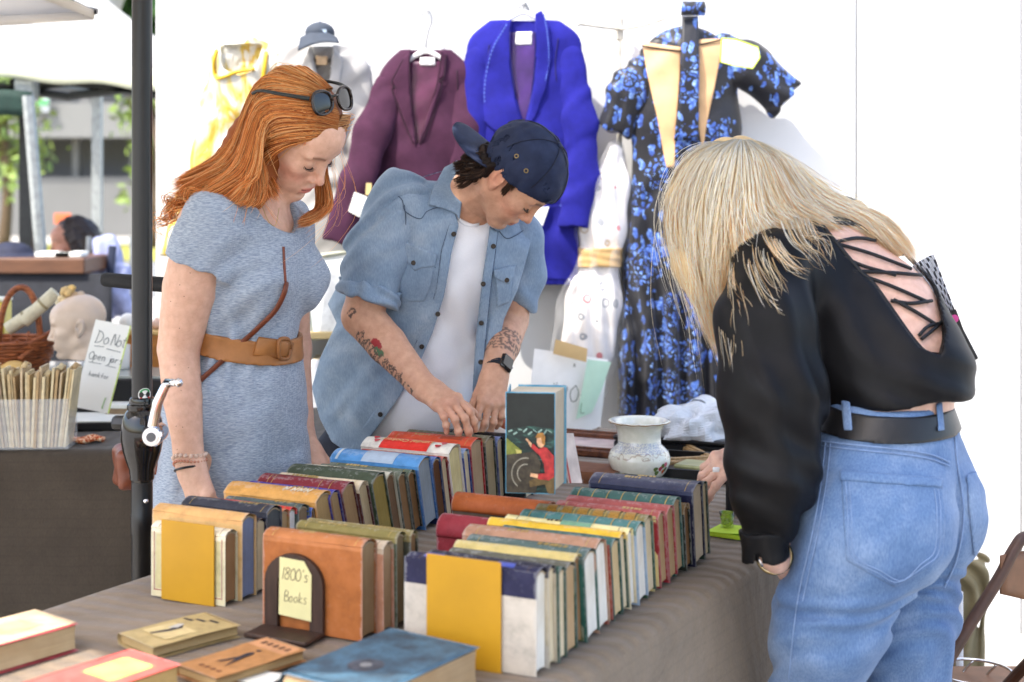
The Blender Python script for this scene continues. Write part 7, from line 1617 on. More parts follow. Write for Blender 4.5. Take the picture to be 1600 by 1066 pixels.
E2 = SDF(); E2.chain([msL + [-.002, -.004, .008], P(808, 430, 3.40), P(800, 475, 3.41)], [.074, .066, .059], .03); E2.half(P(799, 484, 3.41), unit(meL - msL)); E2.rc(P(804, 455, 3.40), meL + [0, 0, -.02], .046, .048, 0., '-'); E2.post.append(lambda p, d: d - .004 * folds(p, (.35, .25, .85), 9, .4, 1.2, 7)); cloth(E2, .0045, 'sleeve', m_den, mn, nw=0)
# collar, plackets, pockets, yokes, snaps
BS = SDF(); BS.p = list(D.p); BS.post = [lambda p, d: d - .0035 * wob(p, 30, 2.)]
def piece(nm, poly, off=.005, par=None, d0=3.34): return patch_of(BS, poly, d0, off, .0034, nm, m_den, par or shirt, .22, .008)
CS = SDF(); CS.p = list(BS.p); CS.chain([mnk + [-.03, .01, -.02], mnk + [.0, .0, .05]], [.082, .070], .02); CS.rc(mnk, mnk + unit(mf * .5 + np.array([.5, 0, .8])) * .3, .064, .07, .0, '-')
patch_of(CS, [(716, 250), (694, 262), (676, 296), (668, 320), (692, 326), (712, 334), (718, 344), (724, 300), (720, 268)], 3.30, .010, .0034, 'collar', m_den, shirt, .22, .012)
patch_of(CS, [(768, 336), (764, 352), (778, 362), (800, 352), (812, 340), (790, 334)], 3.32, .010, .0034, 'collar', m_den, shirt, .22, .012)
def strip_poly(pts, w0): p = catmull(np.array(pts, float), 16); return [tuple(q) for q in p] + [tuple(q + np.array([w0, -.12 * w0])) for q in p[::-1]]
piece('placket', [(717, 350), (706, 392), (700, 430), (694, 462), (676, 520), (650, 580), (616, 632), (580, 682), (562, 716), (546, 704), (566, 668), (600, 622), (634, 570), (660, 512), (679, 462), (685, 430), (690, 392), (702, 350)], .0042)
piece('placket', [(765, 355), (755, 432), (747, 500), (743, 547), (740, 612), (752, 650), (757, 612), (757, 550), (761, 505), (768, 440), (778, 362)], .0042)
pk1 = piece('pocket', [(623, 398), (680, 414), (674, 445), (664, 471), (640, 472), (616, 462)], .0042); piece('pocket_flap', [(628, 376), (684, 398), (680, 417), (660, 419), (648, 424), (638, 412), (622, 404)], .0075, pk1)
pk2 = piece('pocket', [(774, 434), (801, 430), (797, 472), (777, 480)], .0042); piece('pocket_flap', [(772, 422), (806, 414), (803, 432), (794, 445), (772, 434)], .0075, pk2)
m_thr = M('thread_blue', (70, 88, 112), .7); m_snap = M('snap', (58, 52, 48), .3, .2, metal=.7)
def seam(pts, nm='seam', d0=3.34, S_=None, r=.0011): obj(nm, stitch_line(S_ or BS, pts, d0, r, .0012), m_thr, shirt, world=True)
seam([(612, 300), (628, 312), (633, 330), (656, 342), (668, 330), (690, 322)]); seam([(610, 284), (640, 282), (690, 268)]); seam([(632, 320), (634, 350), (628, 378)]); seam([(774, 352), (790, 372), (806, 368), (818, 360)])
seam([(629, 402), (681, 418)], d0=3.33); seam([(702, 352), (690, 392), (685, 430), (679, 462), (660, 512), (634, 570), (600, 622), (566, 668), (550, 702)]); seam([(778, 362), (768, 440), (761, 505), (757, 550)])
for px, py in ((709, 366), (684, 491), (659, 542), (594, 648), (771, 385), (755, 444), (752, 505), (751, 566), (646, 411), (792, 438)):
    q = on_surface(BS, [(px, py)], 3.36, .0085)[0]; A = frame3((1, 0, 0), (0, -1, 0)); obj('snap_button', MB().lathe([(0, -.006), (.0058, -.006), (.0058, .0), (.0048, .0015), (.003, .0008), (0, .0012)], q, 14, A), m_snap, shirt, smooth=True, world=True)
# watch
u2 = unit(mwL - meL); wcn = mwL - u2 * .012; A = frame3(u2, [.5, -.85, .1])
W_ = SDF(); W_.rc(wcn - u2 * .011, wcn + u2 * .011, .0325, .0325, 0.); W_.half(wcn + u2 * .012, u2); W_.half(wcn - u2 * .012, -u2); W_.rc(wcn - u2 * .05, wcn + u2 * .05, .0285, .0285, 0., '-')
wt = cloth(W_, .0028, 'watch_strap', M('watch_rubber', (28, 32, 40), .5), mn); fc = unit(np.array([.62, -.75, .25])); fc = unit(fc - u2 * (fc @ u2)); WA = np.array([u2, np.cross(fc, u2), fc])
obj('watch_case', MB().box(wcn + fc * .033, (.040, .034, .011), WA, .004), M('watch_black', (16, 17, 20), .12, spec=.6), wt, auto=40, world=True); obj('watch_glass', MB().box(wcn + fc * .0392, (.034, .028, .0016), WA, .0006), m_lens, wt, world=True); obj('crown_knob', MB().tube([wcn + fc * .033 + WA[1] * .017, wcn + fc * .033 + WA[1] * .0195], .0032, 10), m_chrome, wt, world=True)
# cap, worn backwards
K = SDF(); w_ = mH.w; K.el(w_((-.004, 0, .050)), np.array((.112, .090, .098)) * msc, mR, .02); K.half(w_((.0, 0, .013)), -(mR[2] + mR[0] * -.42), .004); K.el(w_((-.004, 0, .046)), np.array((.106, .084, .092)) * msc, mR, .002, '-')
K.post.append(lambda p, d: d - .0015 * wob(p, 60, 1)); n = NT('navy_cap', .75, .25); co = n.coord(); n.color(n.ramp(n.noise(30, 5, co), [(.3, lin((30, 38, 62))), (.7, lin((44, 54, 82)))])); n.bump(n.noise(900, 2, co), .3, .001); m_cap = n.m
cap = cloth(K, .0034, 'cap', m_cap, mn)
G = []
for v in np.linspace(0, 1, 9):
    row_ = []
    for u in np.linspace(-1, 1, 21):
        x = -.098 + .052 * u * u; L_ = .088 * math.sqrt(max(0, 1 - (u * .93) ** 6)) * v
        row_.append(w_((x - L_, u * (.082 - .003 * v), .012 + .42 * x - .30 * L_ - .016 * u * u * v ** .7)))
    G.append(row_)
obj('brim', MB().grid(G, .0045), m_cap, cap, smooth=True, world=True)
KS = SDF(); KS.p = K.p[:1]; KS.post = [lambda p, d: d - .0016]
def cap_pts(f): return [newton(KS, np.array([w_(q)]), 8)[0] for q in f]
for ang in (0, 60, 120):
    a = math.radians(ang); obj('panel_seam', MB().tube([p for p in cap_pts([(-.004 + .112 * math.cos(t) * math.cos(a), .09 * math.cos(t) * math.sin(a), .05 + .098 * math.sin(t)) for t in np.linspace(.12, math.pi - .12, 26)])], .0013, 5), M('navy_thread', (24, 30, 50), .7), cap, world=True)
obj('top_button', MB().lathe([(0, -.002), (.008, 0), (.006, .004), (0, .005)], w_((-.004, 0, .050 + .098)), 12, mR), m_cap, cap, smooth=True, world=True)
for px, py in ((807, 244), (822, 267)):
    q = on_surface(KS, [(px, py)], 3.2, .0012)[0]; nrm = unit(q - w_((-.004, 0, .05))); A = frame3(np.cross(nrm, [0, 0, 1]), nrm); obj('eyelet', MB().tube([q + (A[0] * math.cos(a) + A[1] * math.sin(a)) * .0042 for a in np.linspace(0, 6.283, 16)], .0015, 6), M('brass', (150, 130, 96), .35, metal=.8), cap, smooth=True, world=True)
obj('strap', MB().grid([[w_((.100 + .004 * math.cos(u * 1.2), .045 * u, .058 + .014 * v)) for u in np.linspace(-1, 1, 9)] for v in (0, 1)], .002), m_cap, cap, world=True)
# dark curls below the cap
DC_ = HAIRC((58, 40, 30), (44, 30, 24), (74, 52, 38), (36, 26, 22), (92, 66, 48)); m_dh = hair_mat('dark_hair', None, None, .4)
H = SDF(); H.el(w_((-.040, 0, -.010)), np.array((.062, .078, .055)) * msc, mR, .02); H.el(w_((-.058, 0, -.058)), np.array((.040, .066, .040)) * msc, mR, .02); H.el(w_((-.002, -.088, .0)), np.array((.034, .03, .045)), mR, .005, '-'); H.half(w_((0, 0, .030)), mR[2] - mR[0] * .42); H.half(w_((-.026, 0, 0)), mR[0]); H.post.append(lambda p, d: d - .005 * wob(p, 95, 1)); cloth(H, .0036, 'hair', m_dh, mn, paint=lambda V: np.tile(DC_[1] * .7, (len(V), 1)))
parts = []; rr = np.random.default_rng(5)
for k in range(90):
    y = -.086 + .10 * rr.random(); x = -.040 - .060 * rr.random() ** .8; a = np.array([x * .93, y * math.sqrt(max(.15, 1 - (x / .12) ** 2)), -.012 - .035 * rr.random()]); ph = rr.random() * 6; pts = []; L_ = .045 + .03 * rr.random()
    out = unit(np.array([x * .9, y, 0]))
    for j in range(8): t = j / 7; pts.append(w_(a + out * (.004 + .008 * math.sin(t * 2.6)) * 1. + np.array([.004 * t + .007 * math.sin(t * 7 + ph), .007 * math.cos(t * 7 + ph), -L_ * t + .006 * math.sin(t * 9 + ph)])))
    parts.append(strands([pts, [q + mR[0] * .007 + mR[1] * .003 for q in pts]], 46, [.0, .006], DC_, .0007, .003, 14, 100 + k, .5, .5, 2))
for k in range(4):
    z = .02 - .05 * rr.random(); pts = [w_((.012 + .012 * t, -.078 - .002, z + .03 - .035 * t)) for t in np.linspace(0, 1, 5)]; parts.append(strands([pts, [q + mR[0] * .012 for q in pts]], 40, [0, .002], DC_, .0006, .002, 8, 300 + k, .6, .2, 2))
pts = [w_((.098, -.02, .066)), w_((.105, -.02, .05))]; parts.append(strands([[w_((.092, y, .082)) for y in (-.03, -.02)] + [], [w_((.1, y, .07)) for y in (-.03, .03)]], 30, [0, .003], DC_, .0008, .002, 6, 5))
hair('hair_strands', parts, m_dh, mn)
# ---------------------------------------------------------------- the blonde woman seen from behind
bw = thing('person', 'blonde woman seen from behind in a black lace-up back top and light blue jeans', 'person', (P(1385, 760, 2.52)[0], 2.52, 0))
bf = unit((-.78, .62, 0)); bl_ = unit((-.62, -.78, 0)); up3 = np.array([0, 0, 1.])        # her front, her left
bp, bwst = P(1388, 770, 2.53), P(1388, 655, 2.54); bnk = P(1212, 352, 2.72); bup = unit(bnk - bwst); BA = np.array([np.cross(bl_, bup), bl_, bup]); BP = np.array([bf, bl_, up3])
bhR = rotm((-.62, .45, -.64), (-.52, .38, .76)); bH = Head(P(1142, 318, 2.71), bhR, .92)
bsL, bsR = P(1190, 420, 2.50), P(1318, 352, 2.84)
def btorso(S, o=0., so=0.):
    S.el(P(1276, 434, 2.66), np.array((.100, .150, .135)) + o, BA, .05); S.el(P(1340, 540, 2.60), np.array((.092, .128, .125)) + o, BA, .06); S.chain([P(1300, 438, 2.68), P(1364, 500, 2.64), P(1396, 570, 2.59), P(1394, 630, 2.55)], [.104 + o, .108 + o, .100 + o, .098 + o], .05); S.el(bwst, np.array((.082, .108, .09)) + o, BP, .05)
    S.chain([bsL + [.02, .02, -.01], bnk + [.02, -.01, -.03], bsR + [-.02, -.02, -.01]], [.052 + o + so, .058 + o + so, .052 + o + so], .05)
def bhips(S, o=0.):
    S.rc(bwst + [0, 0, .045], bwst + [-.008, 0, -.07], .120 + o, .150 + o, .04, '+', (bf, 1.22))
    S.el(bwst + [0, 0, -.02], np.array((.100, .130, .07)) + o, BP, .04); S.el(bp + [-.006, 0, .005], np.array((.125, .186, .135)) + o, BP, .06)
    for s_ in (-1, 1): S.el(bp - bf * .048 + bl_ * (.078 * s_) + [0, 0, -.045], np.array((.098, .092, .105)) + o, BP, .05)
    for s_ in (-1, 1):
        h_ = bp + bl_ * ((.122 if s_ > 0 else .088) * s_) + [0, 0, -.06]; k_ = P(1262 if s_ > 0 else 1418, 1120, 2.48 if s_ > 0 else 2.62); f_ = k_ * [1, 1, 0] + bf * -.04
        S.chain([h_, (h_ + k_) / 2 + bf * .01, k_, f_ + [0, 0, .12]], [.110 + o, .092 + o, .068 + o, .055 + o], .035)
B = SDF(); bH.build(B); B.chain([bH.w((-.02, 0, -.03)), bnk, bnk + [.03, -.01, -.04]], [.05, .05, .06], .03); btorso(B, 0., -.014); bhips(B, -.014)
for s_ in (-1, 1): f_ = P(1274 if s_ > 0 else 1418, 1120, 2.48 if s_ > 0 else 2.62) * [1, 1, 0] - bf * .04; B.rc(f_ + [0, 0, .05], f_ + bf * .15 + [0, 0, .035], .045, .032, .03)
beL, bwL = P(1194, 660, 2.43), P(1208, 866, 2.42); B.rc(bsL, beL, .042, .040, .01); B.rc(beL, bwL, .039, .027, .004)
hand(B, bwL, P(1250, 930, 2.80) - bwL, (-.75, -.6, 0), -1, [(.2, .4)] * 4, .06, (.5, .3), .94)
beR, bwR = P(1226, 560, 2.86), P(1172, 706, 2.80); B.rc(bsR, beR, .046, .038, .01); B.rc(beR, bwR, .037, .026, .004)
hand(B, bwR, P(1126, 726, 2.76) - bwR, (-.1, -.55, .8), 1, [(.35, .45), (.5, .6), (.6, .7), (.7, .8)], .16, (.8, .3), .95)
BSK = lin((226, 186, 166))[:3]
bfine = lambda p: np.linalg.norm(p - P(1128, 722, 2.78), axis=1) < .11
person_body(B, bw, BSK, .0050, bfine, lambda V: bH.paint(V, BSK, lin((190, 100, 98)), BLUSH, lin((120, 90, 60))), lo=np.array([.2, 2.2, .02]))
nl = on_surface(B, [(1119, 734)], 2.78, .002)[0]; obj('nail', MB().box(nl, (.014, .004, .010), None, .0018), M('white_nail', (244, 244, 246), .2, .02), bw, auto=60, world=True)
nl2 = on_surface(B, [(1148, 762)], 2.78, .001)[0]; obj('nail', MB().box(nl2, (.008, .004, .009), None, .0015), _mc['white_nail'], bw, world=True)
# jeans
J = SDF(); bhips(J, 0.); J.fn(lambda p: (p - P(1388, 626, 2.52)) @ unit((.02, -.05, 1))); J.fn(lambda p: -(p[:, 2] - .10))
def j_post(p, d):
    z = p[:, 2]; c_ = bp - bf * .10; mid = (p - c_) @ bl_; w_ = np.clip((bp[2] + .06 - z) / .12, 0, 1) * np.clip((z - (bp[2] - .22)) / .06, 0, 1) * ((p - bp) @ bf < 0)
    d = d + .020 * w_ * np.exp(-(mid / .014) ** 2)
    cr = np.exp(-((z - (bp[2] - .165)) / .03) ** 2); lg = np.clip((bp[2] - .12 - z) / .1, 0, 1)
    return d - .005 * cr * folds(p, (.2, .1, 1), 26, .2, 1.5, 8) - .0035 * lg * folds(p, (.25, .2, .9), 12, .6, 1.5, 7) - .002 * wob(p, 34, 1)
J.post.append(j_post)
n = NT('light_denim', .8, .2); co = n.coord(); tw = n.noise(1., 3, n.coord(scale=(380, 380, 120), rot=(0, .5, 0)))
c1 = n.ramp(n.noise(6, 7, co, .62), [(.22, lin((72, 98, 140))), (.48, lin((96, 124, 164))), (.78, lin((142, 162, 190)))])
n.color(n.mix(1., c1, n.ramp(tw, [(.3, (.74, .78, .84)), (.7, (1.2, 1.16, 1.12))]), 'MULTIPLY')); n.bump(tw, .3, .001); n.b.inputs['Sheen Weight'].default_value = .12; m_ld = n.m
V, Q = mesh_sdf(J, .0052); V = newton(J, V, 1); jn = put('jeans', mesh_np(V, Q), m_ld, bw, smooth=True, world=True)
BJ = SDF(); BJ.p = list(J.p); BJ.post = list(J.post)
def jp(nm, poly, off=.004, m=m_ld, par=None): return patch_of(BJ, poly, 2.46, off, .0034, nm, m, par or jn, .26, .013)
PKT = [(1314, 738), (1472, 750), (1478, 800), (1474, 868), (1450, 890), (1398, 918), (1364, 900), (1322, 876), (1318, 810)]
pq = jp('back_pocket', PKT); jp('pocket_hem', [(1312, 734), (1474, 747), (1473, 762), (1312, 751)], .0078, m_ld, pq)
p2 = jp('back_pocket', [(1510, 742), (1526, 736), (1534, 790), (1532, 850), (1522, 872), (1516, 820)])
m_wt = M('pale_thread', (128, 152, 190), .8)
def js(pts, r=.0009, off=.0045): obj('stitch', stitch_line(BJ, pts, 2.46, r, off, 30), m_wt, jn, world=True)
for o in (5, 11): js([(x + (o if x < 1400 else -o), y - (o * .4 if y > 860 else 0)) for x, y in [(1316, 752), (1320, 810), (1324, 872), (1364, 896), (1398, 912), (1450, 886), (1472, 864), (1475, 800), (1471, 764)]])
js([(1284, 690), (1340, 696), (1400, 702), (1452, 710), (1484, 722)], .0016, .002); js([(1284, 697), (1340, 703), (1400, 709), (1452, 717), (1484, 728)], .0012, .002)
js([(1492, 668), (1496, 720), (1506, 800), (1496, 870), (1476, 918)], .0018, .002); js([(1290, 690), (1282, 760), (1268, 840), (1246, 940), (1232, 1060)], .0013, .002); js([(1298, 690), (1290, 760), (1276, 840), (1254, 940)], .0010, .002)
# belt and loops
T = SDF(); T.p = list(J.p); bc2 = P(1388, 648, 2.53); bn2 = unit((.03, -.06, 1)); T.post = [lambda p, d: np.maximum(np.maximum(d - .0055, -(d + .004)), np.abs((p - bc2) @ bn2) - .0205)]
V, Q = mesh_sdf(T, .0036, bc2 - .24, bc2 + .24, slack=2.); belt2 = put('belt', mesh_np(V, Q), M('black_leather', (24, 23, 24), .4, .2, 30, .12, 200, spec=.5), bw, smooth=True, world=True)
for x0, x1 in ((1314, 1326), (1462, 1470)):
    jp('belt_loop', [(x0, 625), (x1 + 2, 625), (x1 + 6, 672), (x0 + 4, 674)], .0095)
# black blouse with an open laced back
K = SDF(); btorso(K, .010); K.chain([P(1340, 560, 2.58), P(1405, 598, 2.55)], [.125, .128], .05); K.el(P(1462, 592, 2.50), (.045, .05, .03), BP, .04)
K.fn(lambda p: -(p - P(1400, 622, 2.53)) @ unit((-.10, .0, 1)), .004)
S_ = SDF(); S_.chain([bsL + [.02, .02, .0], P(1196, 500, 2.47), P(1208, 620, 2.43), P(1206, 740, 2.41), P(1198, 834, 2.41)], [.066, .078, .084, .072, .046], .04); S_.half(P(1196, 846, 2.41), unit((-.06, 0, -1)), .004)
K.fn(S_.eval, .03, '+', P(1200, 620, 2.44), .32)
S5 = SDF(); S5.chain([bsR, P(1268, 470, 2.88), P(1225, 590, 2.88), P(1186, 694, 2.84)], [.058, .058, .058, .034], .04); K.fn(S5.eval, .02, '+', P(1240, 520, 2.88), .30)
VEE = [(1262, 330), (1340, 420), (1366, 446), (1436, 542), (1470, 556), (1476, 520), (1462, 450), (1418, 400), (1370, 352), (1310, 316)]
vo = outline(VEE, 2.62)
def k_post(p, d):
    ar = np.clip(1 - np.linalg.norm(p - P(1204, 600, 2.43), axis=1) / .34, 0, 1); lo_ = np.clip((P(0, 480, 2.5)[2] - p[:, 2]) / .15, 0, 1)
    d = d - .0055 * ar * folds(p, (.9, .45, .10), 13, .3, .35, 3.) - .0050 * lo_ * (1 - ar) * folds(p, (.62, .1, .75), 15, .1, .7, 4) - .0015 * wob(p, 18, 2)
    return np.where((p - P(1300, 470, 2.66)) @ np.array([.5, -.75, .4]) > -.03, np.maximum(d, -vo(p)), d)
K.post.append(k_post)
n = NT('black_satin', .5, .2); co = n.coord(); n.color(n.ramp(n.noise(20, 4, co), [(.3, lin((12, 11, 13))), (.7, lin((19, 18, 20)))])); n.bump(n.noise(600, 2, n.coord(scale=(1, 1, .3))), .12, .001); m_sat = n.m
V, Q = mesh_sdf(K, .0050); V = newton(K, V, 1) if False else V; bls = put('blouse', mesh_np(V, Q), m_sat, bw, smooth=True, world=True)
U = SDF(); U.rc(P(1196, 830, 2.405), P(1196, 872, 2.405), .0435, .040, 0.); U.half(P(1196, 874, 2.405), unit((.12, 0, -1)), .003); U.half(P(1196, 826, 2.405), unit((-.12, 0, 1)), .003); U.rc(P(1196, 850, 2.405), P(1196, 905, 2.405), .034, .036, 0., '-'); U.post.append(lambda p, d: d - .002 * wob(p, 50, 1)); cloth(U, .0036, 'cuff', m_sat, bls, nw=0)
# laces across the open back
LS = SDF(); LS.p = list(B.p); m_lace = M('black_cord', (20, 19, 21), .55)
ED = lambda pts: obj('back_edge', MB().tube(on_surface(LS, catmull(np.array(pts, float), 26), 2.66, .006), .0045, 7), m_lace, bls, smooth=True, world=True)
ED([(1272, 338), (1340, 420), (1366, 446), (1436, 542), (1468, 556)]); ED([(1312, 318), (1370, 352), (1418, 400), (1462, 452), (1476, 520), (1470, 556)])
for pts in ([(1282, 342), (1322, 344), (1372, 372), (1412, 398)], [(1276, 346), (1330, 350), (1358, 358)], [(1306, 378), (1340, 372), (1368, 376)], [(1304, 380), (1360, 396), (1424, 420)], [(1332, 424), (1390, 426), (1440, 430)], [(1334, 426), (1390, 446), (1450, 472)], [(1392, 470), (1424, 474), (1456, 470)], [(1396, 468), (1432, 488), (1464, 508)], [(1436, 524), (1450, 510), (1466, 506)], [(1440, 530), (1462, 512), (1474, 500)], [(1318, 402), (1350, 416), (1400, 430)]):
    obj('lace', MB().tube(on_surface(LS, catmull(np.array(pts, float), 14), 2.64, .006), .0034, 6), m_lace, bls, smooth=True, world=True)
# wrist watch of the near arm
ax2 = unit(P(1250, 930, 2.80) - bwL); wq = bwL + ax2 * .016; A = frame3(ax2, [0, -1, 0]); obj('bracelet_watch', MB().tube([wq + A[1] * .0285 * math.cos(a) + A[2] * .0285 * math.sin(a) for a in np.linspace(0, 6.283, 26)], .0042, 8, flat=(ax2, 1.0)), M('gold_steel', (190, 170, 130), .25, .1, 200, metal=.9), bw, smooth=True, world=True)
obj('watch_case', MB().lathe([(0, 0), (.012, 0), (.013, .003), (.011, .006), (0, .006)], wq + np.array([-.026, -.02, 0]), 18, frame3(ax2, [-.8, -.6, 0])), m_chrome, bw, smooth=True, world=True)
# hair
BC_ = HAIRC((255, 240, 206), (252, 224, 174), (255, 249, 232), (246, 208, 150), (255, 251, 240), (254, 232, 192), (232, 188, 130)); m_bh = hair_mat('blonde_hair', None, None, .36); w_ = bH.w
H = SDF(); H.el(P(1138, 300, 2.69), (.100, .098, .094), None, .02); H.el(P(1106, 336, 2.68), (.072, .085, .09), None, .03); H.chain([P(1110, 320, 2.66), P(1106, 410, 2.66), P(1122, 500, 2.68)], [.075, .060, .018], .03)
H.chain([P(1160, 282, 2.68), P(1240, 312, 2.72), P(1330, 342, 2.74), P(1398, 392, 2.68)], [.074, .050, .026, .014], .04); H.chain([P(1160, 320, 2.60), P(1172, 390, 2.52)], [.055, .015], .03)
H.post.append(lambda p, d: d - .003 * folds(p, (.8, .3, .5), 30, .2, .8, 7)); cloth(H, .0046, 'hair', m_bh, bw, paint=lambda V: np.tile(BC_[1] * .92, (len(V), 1)))
crown_ = [(1160, 221, 2.70), (1150, 222, 2.66), (1138, 224, 2.64), (1122, 228, 2.63)]
gB = [[P(1134, 222, 2.68), P(1080, 240, 2.66), P(1046, 296, 2.67), P(1042, 366, 2.68), P(1062, 440, 2.68), P(1098, 510, 2.69)], [P(1140, 222, 2.66), P(1090, 250, 2.62), P(1058, 300, 2.62), P(1050, 360, 2.63), P(1072, 430, 2.64), P(1105, 490, 2.66), P(1132, 590, 2.66)],
      [P(1146, 220, 2.64), P(1106, 252, 2.58), P(1082, 310, 2.58), P(1080, 380, 2.59), P(1100, 450, 2.60), P(1122, 530, 2.62)],
      [P(1152, 220, 2.63), P(1128, 252, 2.57), P(1112, 310, 2.56), P(1110, 370, 2.56), P(1118, 430, 2.57), P(1130, 490, 2.57)],
      [P(1158, 220, 2.63), P(1150, 252, 2.565), P(1140, 305, 2.55), P(1134, 356, 2.54), P(1130, 410, 2.53), P(1134, 465, 2.53)]]
gC = [[P(1156, 220, 2.63), P(1150, 252, 2.566), P(1143, 302, 2.55), P(1140, 346, 2.535), P(1144, 384, 2.515), P(1150, 410, 2.50)], [P(1160, 220, 2.63), P(1164, 252, 2.567), P(1166, 300, 2.55), P(1166, 338, 2.53), P(1172, 362, 2.51), P(1184, 378, 2.49)],
      [P(1166, 220, 2.63), P(1184, 250, 2.575), P(1196, 296, 2.56), P(1208, 328, 2.55), P(1226, 346, 2.54), P(1250, 360, 2.545)],
      [P(1170, 220, 2.64), P(1204, 250, 2.59), P(1226, 292, 2.58), P(1248, 322, 2.58), P(1276, 342, 2.585), P(1310, 360, 2.59)],
      [P(1176, 221, 2.66), P(1222, 250, 2.62), P(1250, 292, 2.62), P(1276, 322, 2.62), P(1310, 340, 2.63), P(1352, 366, 2.62)],
      [P(1180, 222, 2.69), P(1236, 254, 2.68), P(1278, 292, 2.68), P(1330, 322, 2.68), P(1386, 352, 2.66), P(1430, 402, 2.60)],
      [P(1180, 223, 2.74), P(1240, 258, 2.76), P(1290, 294, 2.76), P(1346, 322, 2.76), P(1400, 350, 2.74), P(1444, 412, 2.66)]]
parts = [strands(gC, 8500, [.003, .010, .014, .014], BC_, .0006, .004, 18, 13, .5, .2, 60, wave=.004, tipf=1.12, rootf=.95, ragged=.28, rootc=(.97, .80, .55), rootl=1.3), strands(gC, 200, [-.004, -.010, -.016], BC_[[4, 2, 0]], .0005, .012, 18, 14, .6, .2, 20, flyaway=.5),
         strands(gB, 9000, [.003, .010, .016, .020], BC_, .0006, .005, 20, 3, .45, .2, 60, wave=.004, tipf=1.12, rootf=.95, ragged=.30, rootc=(.97, .80, .55), rootl=1.3)]
parts += [strands(gB, 320, [-.004, -.010, -.016], BC_[[4, 2, 0]], .0006, .014, 20, 4, .6, .2, 20, flyaway=.5)]
# thin locks that trail over the black shoulder
for k, (a, b, c, d_) in enumerate(((( 1150, 350), (1136, 420), (1140, 470), (1152, 520)), ((1172, 345), (1176, 400), (1196, 440), (1212, 452)), ((1180, 340), (1196, 380), (1220, 410), (1252, 430)), ((1216, 335), (1232, 372), (1262, 402), (1290, 432)), ((1240, 338), (1252, 366), (1270, 380), (1276, 404)), ((1160, 350), (1160, 410), (1186, 470), (1208, 492)), ((1130, 360), (1122, 440), (1126, 520), (1134, 600)))):
    g0 = list(on_surface(K, [a, b, c, d_], 2.56, .013)); parts.append(strands([g0, [q + [.030, -.004, -.004] for q in g0]], 34 if k % 2 == 0 else 22, [.0, .012], BC_, .00045, .011, 16, 40 + k, .7, .25, 5, tipf=1.1, ragged=.6))
hair('hair_strands', parts, m_bh, bw)
# black and white pleated fan with a pink spot hanging past her shoulder
fn_ = thing('hand_fan', 'black and white pleated fan with a pink spot beside her far shoulder', 'hand fan', P(1480, 470, 2.72)); piv = P(1512, 540, 2.72); tp0 = P(1440, 402, 2.70)
ax3 = unit(tp0 - piv); sd = unit(np.cross(ax3, [0, 1, 0])); G = []
for i in range(17):
    a = -.02 + .24 * i / 16 - .10; d_ = ax3 * math.cos(a) + sd * math.sin(a); G.append([piv + d_ * (.055 + .135 * v) + np.array([0, .004 * (i % 2) + .0, 0]) for v in np.linspace(0, 1, 4)])
wn = NT('fan_paper', .6); co = wn.coord(); wv = wn.n('TexWave', wave_type='BANDS', bands_direction='DIAGONAL', Scale=60., Distortion=3.); wn.t.links.new(co, wv.inputs['Vector']); wn.color(wn.ramp(wv.outputs['Fac'], [(.25, lin((60, 60, 66))), (.4, lin((216, 220, 228)))]))
obj('leaf', MB().grid(G, .001), wn.m, fn_, world=True)
for i in range(0, 17, 4): a = -.12 + .24 * i / 16; d_ = ax3 * math.cos(a) + sd * math.sin(a); obj('stick', MB().tube([piv - d_ * .03, piv + d_ * .075 + [0, -.002, 0]], .003, 6), M('ebony', (30, 28, 28), .4), fn_, world=True)
obj('guard', MB().box(piv - ax3 * .0 + ax3 * .01, (.085, .014, .006), np.array([ax3, sd, np.cross(ax3, sd)]), .002), M('ebony', (30, 28, 28)), fn_, world=True); obj('pink_spot', MB().lathe([(0, 0), (.008, 0), (0, .002)], piv + ax3 * .06 + [0, -.006, 0], 12, [[1, 0, 0], [0, 0, 1], [0, -1, 0]]), M('pink', (206, 66, 140), .5), fn_, world=True)
# ---------------------------------------------------------------- beyond the wall: the next tent, a counter, a seated woman, trees and a building
n = NT('tent_white', .75, .2); n.color(n.ramp(n.noise(14, 4), [(.3, lin((168, 168, 166))), (.7, lin((182, 182, 180)))])); tb = n.n('BsdfTranslucent', Color=lin((230, 226, 200))); mx = n.n('MixShader'); mx.inputs[0].default_value = .25
n.t.links.new(n.b.outputs[0], mx.inputs[1]); n.t.links.new(tb.outputs[0], mx.inputs[2]); n.t.links.new(mx.outputs[0], n.t.nodes['Material Output'].inputs[0]); m_tent = n.m
tn = thing('canopy_tent', 'white canopy tent with a cream valance on grey legs behind the black pole', 'tent', (-3.9, 8.2, 0))
vl = [P(-150, 82, 7.2), P(20, 92, 7.2), P(140, 100, 7.2), P(243, 108, 7.2), P(330, 112, 7.2)]; E1 = catmull(np.array(vl), 30); ap = np.array([-3.2, 8.9, 3.35])
obj('roof', MB().grid([[p + (ap + (p - ap) * .08 - p) * t + np.array([0, 0, -.10 * math.sin(t * math.pi)]) for p in E1] for t in np.linspace(0, 1, 8)], .004), m_tent, tn, smooth=True, world=True)
obj('valance', MB().grid([[p + np.array([0, -.006 - .01 * t, -.105 * t - .010 * math.sin(i * .7) * t]) for i, p in enumerate(E1)] for t in np.linspace(0, 1, 4)], .003), M('cream_valance', (206, 206, 176), .8, .08), tn, smooth=True, world=True)
side = [E1[0], ap + (E1[0] - ap) * 1.0 + np.array([0, 3.2, 0])]
obj('roof', MB().grid([[E1[0] + (side[1] - E1[0]) * s_ + (ap - E1[0]) * t * .92 for s_ in np.linspace(0, 1, 6)] for t in np.linspace(0, 1, 5)], .004), m_tent, tn, smooth=True, world=True)
